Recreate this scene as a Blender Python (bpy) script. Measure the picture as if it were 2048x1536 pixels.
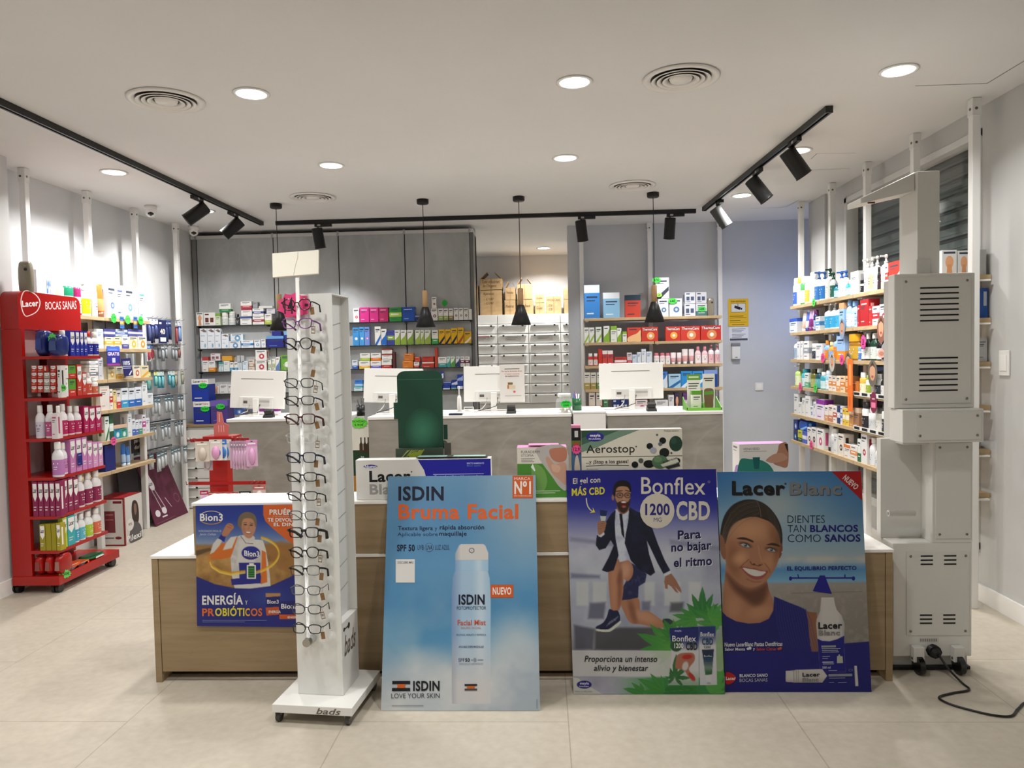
import bpy, math, random
import numpy as np
from mathutils import Vector, Matrix
from mathutils.geometry import tessellate_polygon
for _o in list(bpy.data.objects):
 bpy.data.objects.remove(_o)
SC = bpy.context.scene
COL = SC.collection
rnd = random.Random(7)
# ------------------------------------------------------------------ camera
YAW, PITCH, ROLL, FPX, EYE = 0.0418, 0.0392, -0.0202, 1460.0, 1.5
_f = np.array([-math.sin(YAW)*math.cos(PITCH), math.cos(YAW)*math.cos(PITCH), -math.sin(PITCH)])
_r0 = np.array([math.cos(YAW), math.sin(YAW), 0.0])
_u0 = np.cross(_r0, _f)
_r = math.cos(ROLL)*_r0 + math.sin(ROLL)*_u0
_u = -math.sin(ROLL)*_r0 + math.cos(ROLL)*_u0
CAMR = np.array([_r, _u, _f])
cam = bpy.data.cameras.new('camera')
cam.sensor_fit = 'HORIZONTAL'
cam.sensor_width = 36.0
cam.lens = FPX/2048*36.0
cam.clip_start = 0.05
camo = bpy.data.objects.new('camera', cam)
COL.objects.link(camo)
m4 = Matrix([[_r[0], _u[0], -_f[0], 0], [_r[1], _u[1], -_f[1], 0], [_r[2], _u[2], -_f[2], EYE], [0, 0, 0, 1]])
camo.matrix_world = m4
SC.camera = camo
# ------------------------------------------------------------------ view, world
SC.view_settings.view_transform = 'Standard'
SC.view_settings.look = 'None'
SC.view_settings.gamma = 1.0
SC.view_settings.use_curve_mapping = False
SC.view_settings.exposure = 0.12
W = bpy.data.worlds.new('night')
SC.world = W
W.use_nodes = True
W.node_tree.nodes['Background'].inputs[0].default_value = (0.55, 0.62, 0.75, 1)
W.node_tree.nodes['Background'].inputs[1].default_value = 0.05
DOWN_W = 10.5       # watts of each ceiling downlight
SPOT_W = 30.0      # watts of each track spotlight
CEIL = 2.88
def ray(x, y):
 return CAMR.T @ np.array([(x-1024)/FPX, -(y-768)/FPX, 1.0])
def at_y(x, y, Y):
 d = ray(x, y); t = Y/d[1]
 return Vector((d[0]*t, d[1]*t, EYE+d[2]*t))
def at_x(x, y, X):
 d = ray(x, y); t = X/d[0]
 return Vector((d[0]*t, d[1]*t, EYE+d[2]*t))
def at_z(x, y, Z):
 d = ray(x, y); t = (Z-EYE)/d[2]
 return Vector((d[0]*t, d[1]*t, EYE+d[2]*t))
# ------------------------------------------------------------------ colour and materials
def lin(h):
 if not isinstance(h, str):
  return tuple(h)
 h = h.lstrip('#')
 out = []
 for i in (0, 2, 4):
  c = int(h[i:i+2], 16)/255
  out.append(c/12.92 if c <= 0.04045 else ((c+0.055)/1.055)**2.4)
 return tuple(out)
def newmat(name):
 m = bpy.data.materials.new(name)
 m.use_nodes = True
 nt = m.node_tree
 nt.nodes.clear()
 out = nt.nodes.new('ShaderNodeOutputMaterial')
 return m, nt, out
def attr_mat(name, rough, metal=0.0, spec=0.5, coat=0.0, bump=0.0):
 m, nt, out = newmat(name)
 b = nt.nodes.new('ShaderNodeBsdfPrincipled')
 a = nt.nodes.new('ShaderNodeAttribute'); a.attribute_name = 'Col'
 n = nt.nodes.new('ShaderNodeTexNoise'); n.inputs['Scale'].default_value = 40
 r = nt.nodes.new('ShaderNodeMapRange')
 r.inputs['To Min'].default_value = rough*0.85; r.inputs['To Max'].default_value = rough*1.15
 nt.links.new(n.outputs['Fac'], r.inputs['Value'])
 nt.links.new(r.outputs['Result'], b.inputs['Roughness'])
 nt.links.new(a.outputs['Color'], b.inputs['Base Color'])
 b.inputs['Metallic'].default_value = metal
 b.inputs['Specular IOR Level'].default_value = spec
 b.inputs['Coat Weight'].default_value = coat
 nt.links.new(b.outputs['BSDF'], out.inputs['Surface'])
 return m
KM = {}
KM['m'] = attr_mat('printed_card', 0.5, spec=0.35)
KM['g'] = attr_mat('glossy_plastic', 0.25)
KM['p'] = attr_mat('powder_coat', 0.42, spec=0.45)
KM['k'] = attr_mat('brushed_metal', 0.28, metal=1.0)
def clear_mat(name, alpha, rough, ior=1.5):
 m, nt, out = newmat(name)
 a = nt.nodes.new('ShaderNodeAttribute'); a.attribute_name = 'Col'
 t = nt.nodes.new('ShaderNodeBsdfTransparent')
 b = nt.nodes.new('ShaderNodeBsdfPrincipled' if alpha else 'ShaderNodeBsdfGlossy')
 b.inputs['Roughness'].default_value = rough
 nt.links.new(a.outputs['Color'], b.inputs[0])
 lw = nt.nodes.new('ShaderNodeLayerWeight'); lw.inputs['Blend'].default_value = 0.5
 pw = nt.nodes.new('ShaderNodeMath'); pw.operation = 'POWER'; pw.inputs[1].default_value = 4.0
 nt.links.new(lw.outputs['Facing'], pw.inputs[0])
 fr = nt.nodes.new('ShaderNodeMath'); fr.operation = 'MULTIPLY'; fr.inputs[1].default_value = ior-1
 nt.links.new(pw.outputs[0], fr.inputs[0])
 ad = nt.nodes.new('ShaderNodeMath'); ad.operation = 'ADD'; ad.use_clamp = True
 ad.inputs[1].default_value = alpha+0.03
 nt.links.new(fr.outputs[0], ad.inputs[0])
 mx = nt.nodes.new('ShaderNodeMixShader')
 nt.links.new(ad.outputs[0], mx.inputs[0])
 nt.links.new(t.outputs[0], mx.inputs[1]); nt.links.new(b.outputs[0], mx.inputs[2])
 nt.links.new(mx.outputs[0], out.inputs['Surface'])
 return m
KM['x'] = clear_mat('clear_plastic', 0.10, 0.08)
KM['xx'] = clear_mat('pane_glass', 0.0, 0.02, 1.35)
def emit_mat(name, strength):
 m, nt, out = newmat(name)
 a = nt.nodes.new('ShaderNodeAttribute'); a.attribute_name = 'Col'
 e = nt.nodes.new('ShaderNodeEmission'); e.inputs['Strength'].default_value = strength
 nt.links.new(a.outputs['Color'], e.inputs['Color'])
 nt.links.new(e.outputs[0], out.inputs['Surface'])
 return m
KM['e'] = emit_mat('lamp_lens', 9.0)
def noise_mat(name, c1, c2, scale, stretch=(1, 1, 1), rough=0.5, detail=6, c3=None, s2=None, lo=0.3, hi=0.7, bump=0.0, spec=0.4):
 m, nt, out = newmat(name)
 b = nt.nodes.new('ShaderNodeBsdfPrincipled')
 tc = nt.nodes.new('ShaderNodeTexCoord')
 mp = nt.nodes.new('ShaderNodeMapping'); mp.inputs['Scale'].default_value = stretch
 nt.links.new(tc.outputs['Object'], mp.inputs['Vector'])
 n = nt.nodes.new('ShaderNodeTexNoise')
 n.inputs['Scale'].default_value = scale; n.inputs['Detail'].default_value = detail
 nt.links.new(mp.outputs['Vector'], n.inputs['Vector'])
 cr = nt.nodes.new('ShaderNodeValToRGB')
 cr.color_ramp.elements[0].position = lo; cr.color_ramp.elements[1].position = hi
 cr.color_ramp.elements[0].color = (*lin(c1), 1); cr.color_ramp.elements[1].color = (*lin(c2), 1)
 nt.links.new(n.outputs['Fac'], cr.inputs['Fac'])
 col = cr.outputs['Color']
 if c3:
  n2 = nt.nodes.new('ShaderNodeTexNoise')
  n2.inputs['Scale'].default_value = s2; n2.inputs['Detail'].default_value = 8
  n2.inputs['Distortion'].default_value = 1.4
  nt.links.new(mp.outputs['Vector'], n2.inputs['Vector'])
  v = nt.nodes.new('ShaderNodeValToRGB')
  for e, (p, k) in zip(v.color_ramp.elements, ((0.487, 0), (0.5, 1))):
   e.position = p; e.color = (k, k, k, 1)
  e = v.color_ramp.elements.new(0.513); e.color = (0, 0, 0, 1)
  nt.links.new(n2.outputs['Fac'], v.inputs['Fac'])
  mu = nt.nodes.new('ShaderNodeMath'); mu.operation = 'MULTIPLY'; mu.inputs[1].default_value = 0.2
  nt.links.new(v.outputs['Color'], mu.inputs[0])
  mx = nt.nodes.new('ShaderNodeMix'); mx.data_type = 'RGBA'
  nt.links.new(mu.outputs[0], mx.inputs['Factor'])
  nt.links.new(col, mx.inputs['A']); mx.inputs['B'].default_value = (*lin(c3), 1)
  col = mx.outputs['Result']
 nt.links.new(col, b.inputs['Base Color'])
 b.inputs['Roughness'].default_value = rough
 b.inputs['Specular IOR Level'].default_value = spec
 if bump:
  bp = nt.nodes.new('ShaderNodeBump'); bp.inputs['Strength'].default_value = bump; bp.inputs['Distance'].default_value = 0.004
  nt.links.new(n.outputs['Fac'], bp.inputs['Height']); nt.links.new(bp.outputs[0], b.inputs['Normal'])
 nt.links.new(b.outputs[0], out.inputs['Surface'])
 return m
KM['wall'] = noise_mat('wall_paint', 'd3d3d4', 'd8d8d8', 3, rough=0.7)
KM['wall3'] = noise_mat('window_wall_dimmed', 'c2c2c1', 'c8c8c6', 3, rough=0.7)  # darker copy of the wall paint, dimming the brightly lit window wall
KM['wall2'] = noise_mat('alcove_wall_blue_tint', 'c3c6cb', 'c9cbcf', 3, rough=0.7)  # wall paint greyed and blued to carry the alcove's dim bluish light
KM['ceil'] = noise_mat('ceiling_paint', 'e0dfdd', 'e3e2e0', 2, rough=0.85, spec=0.2)
KM['wood'] = noise_mat('oak_laminate', '8b7656', 'a38c6c', 3.2, (0.8, 6, 9), rough=0.5, lo=0.25, hi=0.75, c3='7a6447', s2=1.4)
KM['shelfwood'] = noise_mat('shelf_oak', 'b39973', 'c9b08a', 5, (2, 2, 12), rough=0.5)
KM['stone'] = noise_mat('grey_stone_laminate', '9c9e9e', 'b0b2b2', 4.5, (1.3, 1, 0.55), rough=0.4, c3='bfbfbe', s2=1.0, detail=10)
KM['stone2'] = noise_mat('concrete_laminate', '858179', '9b978f', 7, (0.8, 1, 2.2), rough=0.5, c3='b5b1a9', s2=0.55, detail=10)
KM['card'] = noise_mat('kraft_board', 'a3845c', 'b5976d', 9, (1, 1, 3), rough=0.75)
def floor_mat():
 m, nt, out = newmat('stone_floor_tiles')
 b = nt.nodes.new('ShaderNodeBsdfPrincipled')
 tc = nt.nodes.new('ShaderNodeTexCoord')
 def noise(s, d, lo, hi, a, c, dist=0.0):
  n = nt.nodes.new('ShaderNodeTexNoise'); n.inputs['Scale'].default_value = s; n.inputs['Detail'].default_value = d
  n.inputs['Distortion'].default_value = dist
  nt.links.new(tc.outputs['Object'], n.inputs['Vector'])
  r = nt.nodes.new('ShaderNodeValToRGB')
  r.color_ramp.elements[0].position = lo; r.color_ramp.elements[1].position = hi
  r.color_ramp.elements[0].color = (*lin(a), 1); r.color_ramp.elements[1].color = (*lin(c), 1)
  nt.links.new(n.outputs['Fac'], r.inputs['Fac'])
  return r.outputs['Color']
 big = noise(1.6, 9, 0.3, 0.7, 'aaa192', 'bdb4a5', 0.6)
 fine = noise(26, 8, 0.3, 0.72, 'b6ac9b', 'cdc4b4')
 mx = nt.nodes.new('ShaderNodeMix'); mx.data_type = 'RGBA'; mx.inputs['Factor'].default_value = 0.45
 nt.links.new(big, mx.inputs['A']); nt.links.new(fine, mx.inputs['B'])
 br = nt.nodes.new('ShaderNodeTexBrick')
 br.offset = 0.5; br.inputs['Scale'].default_value = 1.0
 br.inputs['Brick Width'].default_value = 1.2; br.inputs['Row Height'].default_value = 0.921
 br.inputs['Mortar Size'].default_value = 0.003; br.inputs['Mortar Smooth'].default_value = 0.2
 br.inputs['Color1'].default_value = (1, 1, 1, 1); br.inputs['Color2'].default_value = (0.97, 0.97, 0.97, 1)
 br.inputs['Mortar'].default_value = (0.74, 0.72, 0.7, 1)
 mp = nt.nodes.new('ShaderNodeMapping')
 mp.inputs['Rotation'].default_value = (0, 0, math.pi/2)
 mp.inputs['Location'].default_value = (2.931, -0.08, 0)
 nt.links.new(tc.outputs['Object'], mp.inputs['Vector']); nt.links.new(mp.outputs[0], br.inputs['Vector'])
 mu = nt.nodes.new('ShaderNodeMix'); mu.data_type = 'RGBA'; mu.blend_type = 'MULTIPLY'; mu.inputs['Factor'].default_value = 1
 nt.links.new(mx.outputs['Result'], mu.inputs['A']); nt.links.new(br.outputs['Color'], mu.inputs['B'])
 nt.links.new(mu.outputs['Result'], b.inputs['Base Color'])
 b.inputs['Roughness'].default_value = 0.42; b.inputs['Specular IOR Level'].default_value = 0.4
 nt.links.new(b.outputs[0], out.inputs['Surface'])
 return m
KM['floor'] = floor_mat()
# ------------------------------------------------------------------ text outlines (cached, unit box)
_txt = {}
def text_geo(s, bold=0.0, shear=0.0):
 k = (s, bold, shear)
 if k in _txt:
  return _txt[k]
 cu = bpy.data.curves.new('lettering', 'FONT')
 cu.body = s; cu.offset = max(-0.01, min(bold, 0.03)); cu.space_character = 1+1.8*max(0, min(bold, 0.04)); cu.shear = shear; cu.resolution_u = 3
 ob = bpy.data.objects.new('lettering', cu)
 me = bpy.data.meshes.new_from_object(ob)
 n = len(me.vertices)
 co = np.empty(n*3); me.vertices.foreach_get('co', co); co = co.reshape(-1, 3)[:, :2]
 fs = [tuple(p.vertices) for p in me.polygons]
 if n:
  lo = co.min(0); hi = co.max(0)
  co = (co-lo)/np.maximum(hi-lo, 1e-6)
 bpy.data.objects.remove(ob); bpy.data.curves.remove(cu); bpy.data.meshes.remove(me)
 _txt[k] = (co, fs)
 return _txt[k]
def smooth_poly(pts, n=4):
 out = []
 L = len(pts)
 for i in range(L):
  p0, p1, p2, p3 = (np.array(pts[(i+j-1) % L], float) for j in range(4))
  for t in np.arange(n)/n:
   out.append(tuple(0.5*((2*p1)+(p2-p0)*t+(2*p0-5*p1+4*p2-p3)*t*t+(3*p1-p0-3*p2+p3)*t**3)))
 return out
# ------------------------------------------------------------------ mesh builder
class MB:
 def __init__(s):
  s.v = []; s.f = []; s.c = []; s.k = []; s.sm = []
 def add(s, vs, fs, col, kind='m', smooth=False):
  n = len(s.v)
  s.v += [tuple(p) for p in vs]
  col = lin(col)
  for f in fs:
   s.f.append(tuple(i+n for i in f)); s.c.append(col); s.k.append(kind); s.sm.append(smooth)
  return s
 def box(s, x0, y0, z0, x1, y1, z1, col='ffffff', kind='m'):
  vs = [(x0, y0, z0), (x1, y0, z0), (x1, y1, z0), (x0, y1, z0), (x0, y0, z1), (x1, y0, z1), (x1, y1, z1), (x0, y1, z1)]
  return s.add(vs, [(0, 3, 2, 1), (4, 5, 6, 7), (0, 1, 5, 4), (1, 2, 6, 5), (2, 3, 7, 6), (3, 0, 4, 7)], col, kind)
 def hexa(s, bottom, top, col, kind='m'):
  return s.add(list(bottom)+list(top), [(0, 3, 2, 1), (4, 5, 6, 7), (0, 1, 5, 4), (1, 2, 6, 5), (2, 3, 7, 6), (3, 0, 4, 7)], col, kind)
 def quad(s, a, b, c, d, col, kind='m'):
  return s.add([a, b, c, d], [(0, 1, 2, 3)], col, kind)
 def lathe(s, prof, n=16, col='ffffff', kind='m', cx=0, cy=0, sx=1, sy=1, colf=None, smooth=True, cap=True):
  base = len(s.v)
  for r, z in prof:
   for j in range(n):
    a = 2*math.pi*(j+0.5)/n
    s.v.append((cx+r*sx*math.sin(a), cy-r*sy*math.cos(a), z))
  for i in range(len(prof)-1):
   for j in range(n):
    k = (j+1) % n
    s.f.append((base+i*n+j, base+i*n+k, base+(i+1)*n+k, base+(i+1)*n+j))
    c = colf(i, j, n) if colf else None
    s.c.append(lin(c or col)); s.k.append(kind); s.sm.append(smooth)
  if cap:
   for i in (0, len(prof)-1):
    if prof[i][0] > 1e-6:
     s.f.append(tuple(base+i*n+j for j in (range(n-1, -1, -1) if i == 0 else range(n))))
     s.c.append(lin(col)); s.k.append(kind); s.sm.append(False)
  return s
 def tube(s, pts, r, n=8, col='000000', kind='g', closed=False, flat=None):
  P = [Vector(p) for p in pts]
  m = len(P); base = len(s.v)
  up = Vector((0, 0, 1))
  for i, p in enumerate(P):
   if closed:
    t = P[(i+1) % m]-P[i-1]
   else:
    t = P[min(i+1, m-1)]-P[max(i-1, 0)]
   t.normalize()
   a = t.cross(flat if flat else (up if abs(t.z) < 0.9 else Vector((1, 0, 0)))).normalized()
   b = a.cross(t).normalized()
   rr = r[i] if isinstance(r, (list, tuple)) else r
   ra, rb = rr if isinstance(rr, (list, tuple)) else (rr, rr)
   for j in range(n):
    q = 2*math.pi*j/n
    s.v.append(tuple(p+a*(ra*math.cos(q))+b*(rb*math.sin(q))))
  for i in range(m if closed else m-1):
   i2 = (i+1) % m
   for j in range(n):
    k = (j+1) % n
    s.f.append((base+i*n+j, base+i*n+k, base+i2*n+k, base+i2*n+j)); s.c.append(lin(col)); s.k.append(kind); s.sm.append(True)
  if not closed:
   for i in (0, m-1):
    s.f.append(tuple(base+i*n+j for j in range(n))); s.c.append(lin(col)); s.k.append(kind); s.sm.append(False)
  return s
 def cyl(s, a, b, r, n=16, col='000000', kind='g', r2=None):
  return s.tube([a, b], [r, r if r2 is None else r2], n, col, kind)
 def prism(s, poly, mp, depth, col, kind='m'):
  """poly in map coordinates, extruded along the map's normal"""
  n = len(poly)
  a = [mp(x, y, 0) for x, y in poly]; b = [mp(x, y, depth) for x, y in poly]
  tri = tessellate_polygon([[Vector((x, y, 0)) for x, y in poly]])
  fs = [tuple(t) for t in tri]+[tuple(i+n for i in t) for t in tri]+[(i, (i+1) % n, (i+1) % n+n, i+n) for i in range(n)]
  return s.add(a+b, fs, col, kind)
 def decal(s, mp, specs, kind='m', start=0.0004, step=0.00006):
  for i, sp in enumerate(specs):
   o = start+step*i
   t = sp[0]
   if t == 'r':
    _, x0, y0, x1, y1, c = sp[:6]
    s.add([mp(x0, y1, o), mp(x1, y1, o), mp(x1, y0, o), mp(x0, y0, o)], [(0, 1, 2, 3)], c, kind)
   elif t == 'o':
    _, cx, cy, rx, ry, c = sp[:6]
    n = 20
    s.add([mp(cx+rx*math.cos(2*math.pi*j/n), cy+ry*math.sin(2*math.pi*j/n), o) for j in range(n)], [tuple(range(n))], c, kind)
   elif t in ('p', 'ps'):
    pts = smooth_poly(sp[1]) if t == 'ps' else sp[1]
    tri = tessellate_polygon([[Vector((x, y, 0)) for x, y in pts]])
    s.add([mp(x, y, o) for x, y in pts], [tuple(q) for q in tri], sp[2], kind)
   elif t == 'l':
    _, pts, w, c = sp
    for (ax, ay), (bx, by) in zip(pts[:-1], pts[1:]):
     L = math.hypot(bx-ax, by-ay) or 1
     nx, ny = -(by-ay)/L*w/2, (bx-ax)/L*w/2
     s.add([mp(ax+nx, ay+ny, o), mp(bx+nx, by+ny, o), mp(bx-nx, by-ny, o), mp(ax-nx, ay-ny, o)], [(0, 1, 2, 3)], c, kind)
   elif t == 't':
    _, txt, x0, y0, x1, y1, c = sp[:7]
    op = sp[7] if len(sp) > 7 else {}
    co, fs = text_geo(txt, op.get('b', 0.0), op.get('sh', 0.0))
    sl = op.get('slope', 0.0); an = op.get('ang', 0.0)
    vs = []
    for u, v in co:
     x = x0+u*(x1-x0); y = y1+v*(y0-y1)+sl*u*(x1-x0)
     if an:
      mx, my = (x0+x1)/2, (y0+y1)/2
      ca, sa = math.cos(an), math.sin(an)
      x, y = mx+(x-mx)*ca-(y-my)*sa, my+(x-mx)*sa+(y-my)*ca
     vs.append(mp(x, y, o))
    s.add(vs, fs, c, kind)
  return s
 def mesh(s, name):
  me = bpy.data.meshes.new(name)
  me.from_pydata(s.v, [], s.f)
  ks = list(dict.fromkeys(s.k))
  for k in ks:
   me.materials.append(KM[k])
  ix = {k: i for i, k in enumerate(ks)}
  me.polygons.foreach_set('material_index', [ix[k] for k in s.k])
  me.polygons.foreach_set('use_smooth', s.sm)
  at = me.attributes.new('Col', 'FLOAT_COLOR', 'CORNER')
  lens = [len(f) for f in s.f]
  arr = np.repeat(np.array([(*c, 1.0) for c in s.c], dtype=np.float32), lens, axis=0)
  at.data.foreach_set('color', arr.ravel())
  me.update()
  return me
 def obj(s, name, parent=None, loc=(0, 0, 0), rz=0.0, bevel=0.0, me=None):
  o = bpy.data.objects.new(name, me or s.mesh(name))
  COL.objects.link(o)
  o.location = loc
  o.rotation_euler = (0, 0, rz)
  if parent is not None:
   o.parent = parent
  if bevel:
   bv = o.modifiers.new('edges', 'BEVEL'); bv.width = bevel; bv.segments = 2; bv.limit_method = 'ANGLE'
  return o
def tag(o, label, cat, group=None):
 o['label'] = label; o['category'] = cat
 if group:
  o['group'] = group
 return o
def thing(name, label, cat, loc=(0, 0, 0), rz=0.0, group=None):
 o = bpy.data.objects.new(name, None)
 COL.objects.link(o)
 o.empty_display_size = 0.05
 o.location = loc; o.rotation_euler = (0, 0, rz)
 return tag(o, label, cat, group)
def struct(o):
 o['kind'] = 'structure'
 return o
def quad_map(quad, P, nrm):
 """map photo-measured artwork coordinates on a flat panel: quad = 4 corners (tl,tr,br,bl), P = the panel's 4 corners"""
 q = [np.array(p, float) for p in quad]
 P = [np.array(p, float) for p in P]
 n = np.array(nrm, float)
 def mp(x, y, o=0.0):
  u, v = 0.5, 0.5
  for _ in range(7):
   e = q[0]*(1-u)*(1-v)+q[1]*u*(1-v)+q[2]*u*v+q[3]*(1-u)*v-np.array((x, y), float)
   du = (q[1]-q[0])*(1-v)+(q[2]-q[3])*v
   dv = (q[3]-q[0])*(1-u)+(q[2]-q[1])*u
   det = du[0]*dv[1]-du[1]*dv[0]
   u -= (e[0]*dv[1]-e[1]*dv[0])/det
   v -= (du[0]*e[1]-du[1]*e[0])/det
  return Vector(P[0]*(1-u)*(1-v)+P[1]*u*(1-v)+P[2]*u*v+P[3]*(1-u)*v+n*o)
 return mp
def front_map(x0, x1, y, z0, z1):
 """unit coordinates (0..1, y downwards) on a face that looks towards -Y"""
 def mp(u, v, o=0.0):
  return Vector((x0+u*(x1-x0), y-o, z1+v*(z0-z1)))
 return mp
_ones = 'first second third fourth fifth sixth seventh eighth ninth tenth eleventh twelfth thirteenth fourteenth fifteenth sixteenth seventeenth eighteenth nineteenth'.split()
ORD = ['']+_ones
for _t, _w in (('twentieth', 'twenty'), ('thirtieth', 'thirty'), ('fortieth', 'forty'), ('fiftieth', 'fifty')):
 ORD += [_t]+[_w+'-'+k for k in _ones[:9]]
# ------------------------------------------------------------------ the room
XL, XR, YB, YBB, YF = -3.73, 2.56, 7.93, 10.2, -1.3
def bstruct(name, *boxes, kind='wall', col='ffffff', bevel=0):
 b = MB()
 for q in boxes:
  b.box(*q, col, kind)
 return struct(b.obj(name, bevel=bevel))
bstruct('floor', (XL-0.3, YF-0.2, -0.1, XR+0.6, YBB+0.2, 0), kind='floor')
bstruct('ceiling', (XL-0.3, YF-0.2, CEIL, XR+0.6, YBB+0.2, CEIL+0.1), kind='ceil')
bstruct('wall_left', (XL-0.15, 4.75, 0, XL, YBB, CEIL))
bstruct('wall_left', (XL-0.15, YF, 0, -3.52, 4.75, CEIL))
bstruct('wall_back', (XL, YB, 0, -0.70, YB+0.12, CEIL), kind='wall')
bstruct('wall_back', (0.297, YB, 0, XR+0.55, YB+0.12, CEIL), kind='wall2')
bstruct('wall_storeroom', (-2.6, YBB, 0, 2.2, YBB+0.12, CEIL), (-2.7, YB+0.12, 0, -2.6, YBB, CEIL), (2.2, YB+0.12, 0, 2.3, YBB, CEIL))
bstruct('wall_front', (XL-0.15, YF-0.12, 0, XR+0.2, YF, CEIL))
WY0, WY1, WZ0, WZ1 = 4.37, 6.28, 0.30, 2.755
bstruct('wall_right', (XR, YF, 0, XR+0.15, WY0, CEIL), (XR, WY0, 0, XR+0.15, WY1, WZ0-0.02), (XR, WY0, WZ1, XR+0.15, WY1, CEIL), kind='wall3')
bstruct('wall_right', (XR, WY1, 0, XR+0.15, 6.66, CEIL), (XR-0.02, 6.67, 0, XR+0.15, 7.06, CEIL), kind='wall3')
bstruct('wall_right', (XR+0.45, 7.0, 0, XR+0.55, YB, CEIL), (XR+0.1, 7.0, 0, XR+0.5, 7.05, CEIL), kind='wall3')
bstruct('baseboard_left', (-3.52, YF, 0, -3.505, 4.76, 0.10), (XL, 4.75, 0, XL+0.014, YB, 0.10), col='f2f0ec', kind='p')
bstruct('baseboard_right', (XR-0.014, YF, 0, XR, 6.67, 0.10), col='f2f0ec', kind='p')
bstruct('baseboard_back', (0.30, YB-0.014, 0, XR+0.44, YB, 0.10), col='f2f0ec', kind='p')
def ceil_lines(name, *lines):
 b = MB()
 for pts in lines:
  P = [at_z(x, y, CEIL-0.001) for x, y in pts]
  for a, c in zip(P[:-1], P[1:]):
   d = (c-a).normalized(); n = Vector((-d.y, d.x, 0))*0.0025
   b.add([a+n, c+n, c-n, a-n], [(0, 1, 2, 3)], '6d6a66', 'm')
 return struct(b.obj(name))
ceil_lines('trim_1', [(1830, 172), (1974, 167), (2060, 115)])
ceil_lines('trim_2', [(1622, 318), (1634, 307), (1712, 306)], [(1622, 340), (1700, 337)], [(1500, 417), (1572, 414), (1598, 400)])
w = bpy.data.objects.new('window_1', None); COL.objects.link(w); struct(w)
w.location = (XR, WY0, WZ0)
b = MB()
t = 0.045
for q in ((-0.01, 0, 0, 0.09, t, WZ1-WZ0), (-0.01, WY1-WY0-t, 0, 0.09, WY1-WY0, WZ1-WZ0), (-0.01, 0, WZ1-WZ0-t, 0.09, WY1-WY0, WZ1-WZ0), (-0.02, 0, -0.02, 0.12, WY1-WY0, t)):
 b.box(*q, 'd8d8d6', 'p')
struct(b.obj('window_frame', w, bevel=0.003))
b = MB()
z = 0.05
while z < WZ1-WZ0-0.05:
 b.add([(0.115, 0, z), (0.115, WY1-WY0, z), (0.10, WY1-WY0, z+0.012), (0.10, 0, z+0.012), (0.10, WY1-WY0, z+0.082), (0.10, 0, z+0.082), (0.122, WY1-WY0, z+0.09), (0.122, 0, z+0.09)],
  [(0, 1, 2, 3), (3, 2, 4, 5), (5, 4, 6, 7)], '4c5652', 'p')
 b.box(0.0965, 0, z+0.078, 0.0995, WY1-WY0, z+0.090, '1d2321', 'p').box(0.0968, 0, z+0.030, 0.0995, WY1-WY0, z+0.033, '4b5450', 'p')  # dark strips put the gap shade into colour; thin line meant as highlight
 z += 0.092
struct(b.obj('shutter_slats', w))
b = MB().box(0.045, t, t, 0.051, WY1-WY0-t, WZ1-WZ0-t, 'ffffff', 'xx')
struct(b.obj('window_pane', w))
px = [-3.66, -2.83, -2.13, -1.425, -0.735]
for i in range(4):
 b = MB().box(px[i]+0.006, YB-0.24, 0.0, px[i+1]-0.006, YB-0.22, 2.80, 'ffffff', 'stone')
 o = struct(b.obj('trim_%d' % (3+i)))
b = MB()
for x in px:
 b.box(x-0.006, YB-0.225, 0, x+0.006, YB-0.20, 2.8, '1b1c1d', 'p')
b.box(px[-1], YB-0.24, 0, -0.70, YB+0.12, 2.8, '6b6b6a', 'p')
b.box(px[0]-0.05, YB-0.235, 0, px[0]-0.006, YB-0.2, 2.8, '7b7b7a', 'p')
struct(b.obj('trim_7'))
b = MB().box(px[0]-0.05, YB-0.26, 2.80, -0.70, YB-0.0, 2.835, 'c4c3c0', 'p')
for x in px:
 b.box(x-0.012, YB-0.262, 2.795, x+0.012, YB-0.25, 2.842, '9d9c99', 'p')
struct(b.obj('trim_8'))
def upright(x, y, label, dx=0.0):
 t = thing('shelf_upright', label, 'post', (x, y, 0), group='white floor-to-ceiling shelf posts')
 MB().box(-0.022, -0.022, 0, 0.022, 0.022, CEIL-0.003, 'ecebe8', 'p').obj('post', t, bevel=0.003)
 b = MB().box(-0.026, -0.026, CEIL-0.10, 0.026, 0.026, CEIL-0.001, 'e6e5e1', 'p')
 b.obj('ceiling_bracket', t, bevel=0.004)
 s = 1 if x < 0 else -1
 MB().cyl((s*0.0262, -0.005, CEIL-0.06), (s*0.029, -0.005, CEIL-0.06), 0.008, 10, '77746f', 'k').obj('bolt', t)
 MB().cyl((-0.005, -0.0262, CEIL-0.06), (-0.005, -0.029, CEIL-0.06), 0.008, 10, '77746f', 'k').obj('bolt', t)
PL = [5.03, 5.74, 6.42, 7.16]
PR = [4.24, 4.89, 5.59, 6.25, 6.98]
for i, y in enumerate(PL):
 upright(-3.61, y, 'white shelf post, %s from the camera along the toothpaste wall' % ORD[i+1])
for i, y in enumerate(PR):
 upright(2.44, y, 'white shelf post, %s from the camera along the shuttered window wall' % ORD[i+1])
for i, x in enumerate((0.44, 1.165, 1.90)):
 upright(x, 7.87, 'white shelf post on back alcove wall, %s from the storeroom opening' % ORD[i+1])
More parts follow.
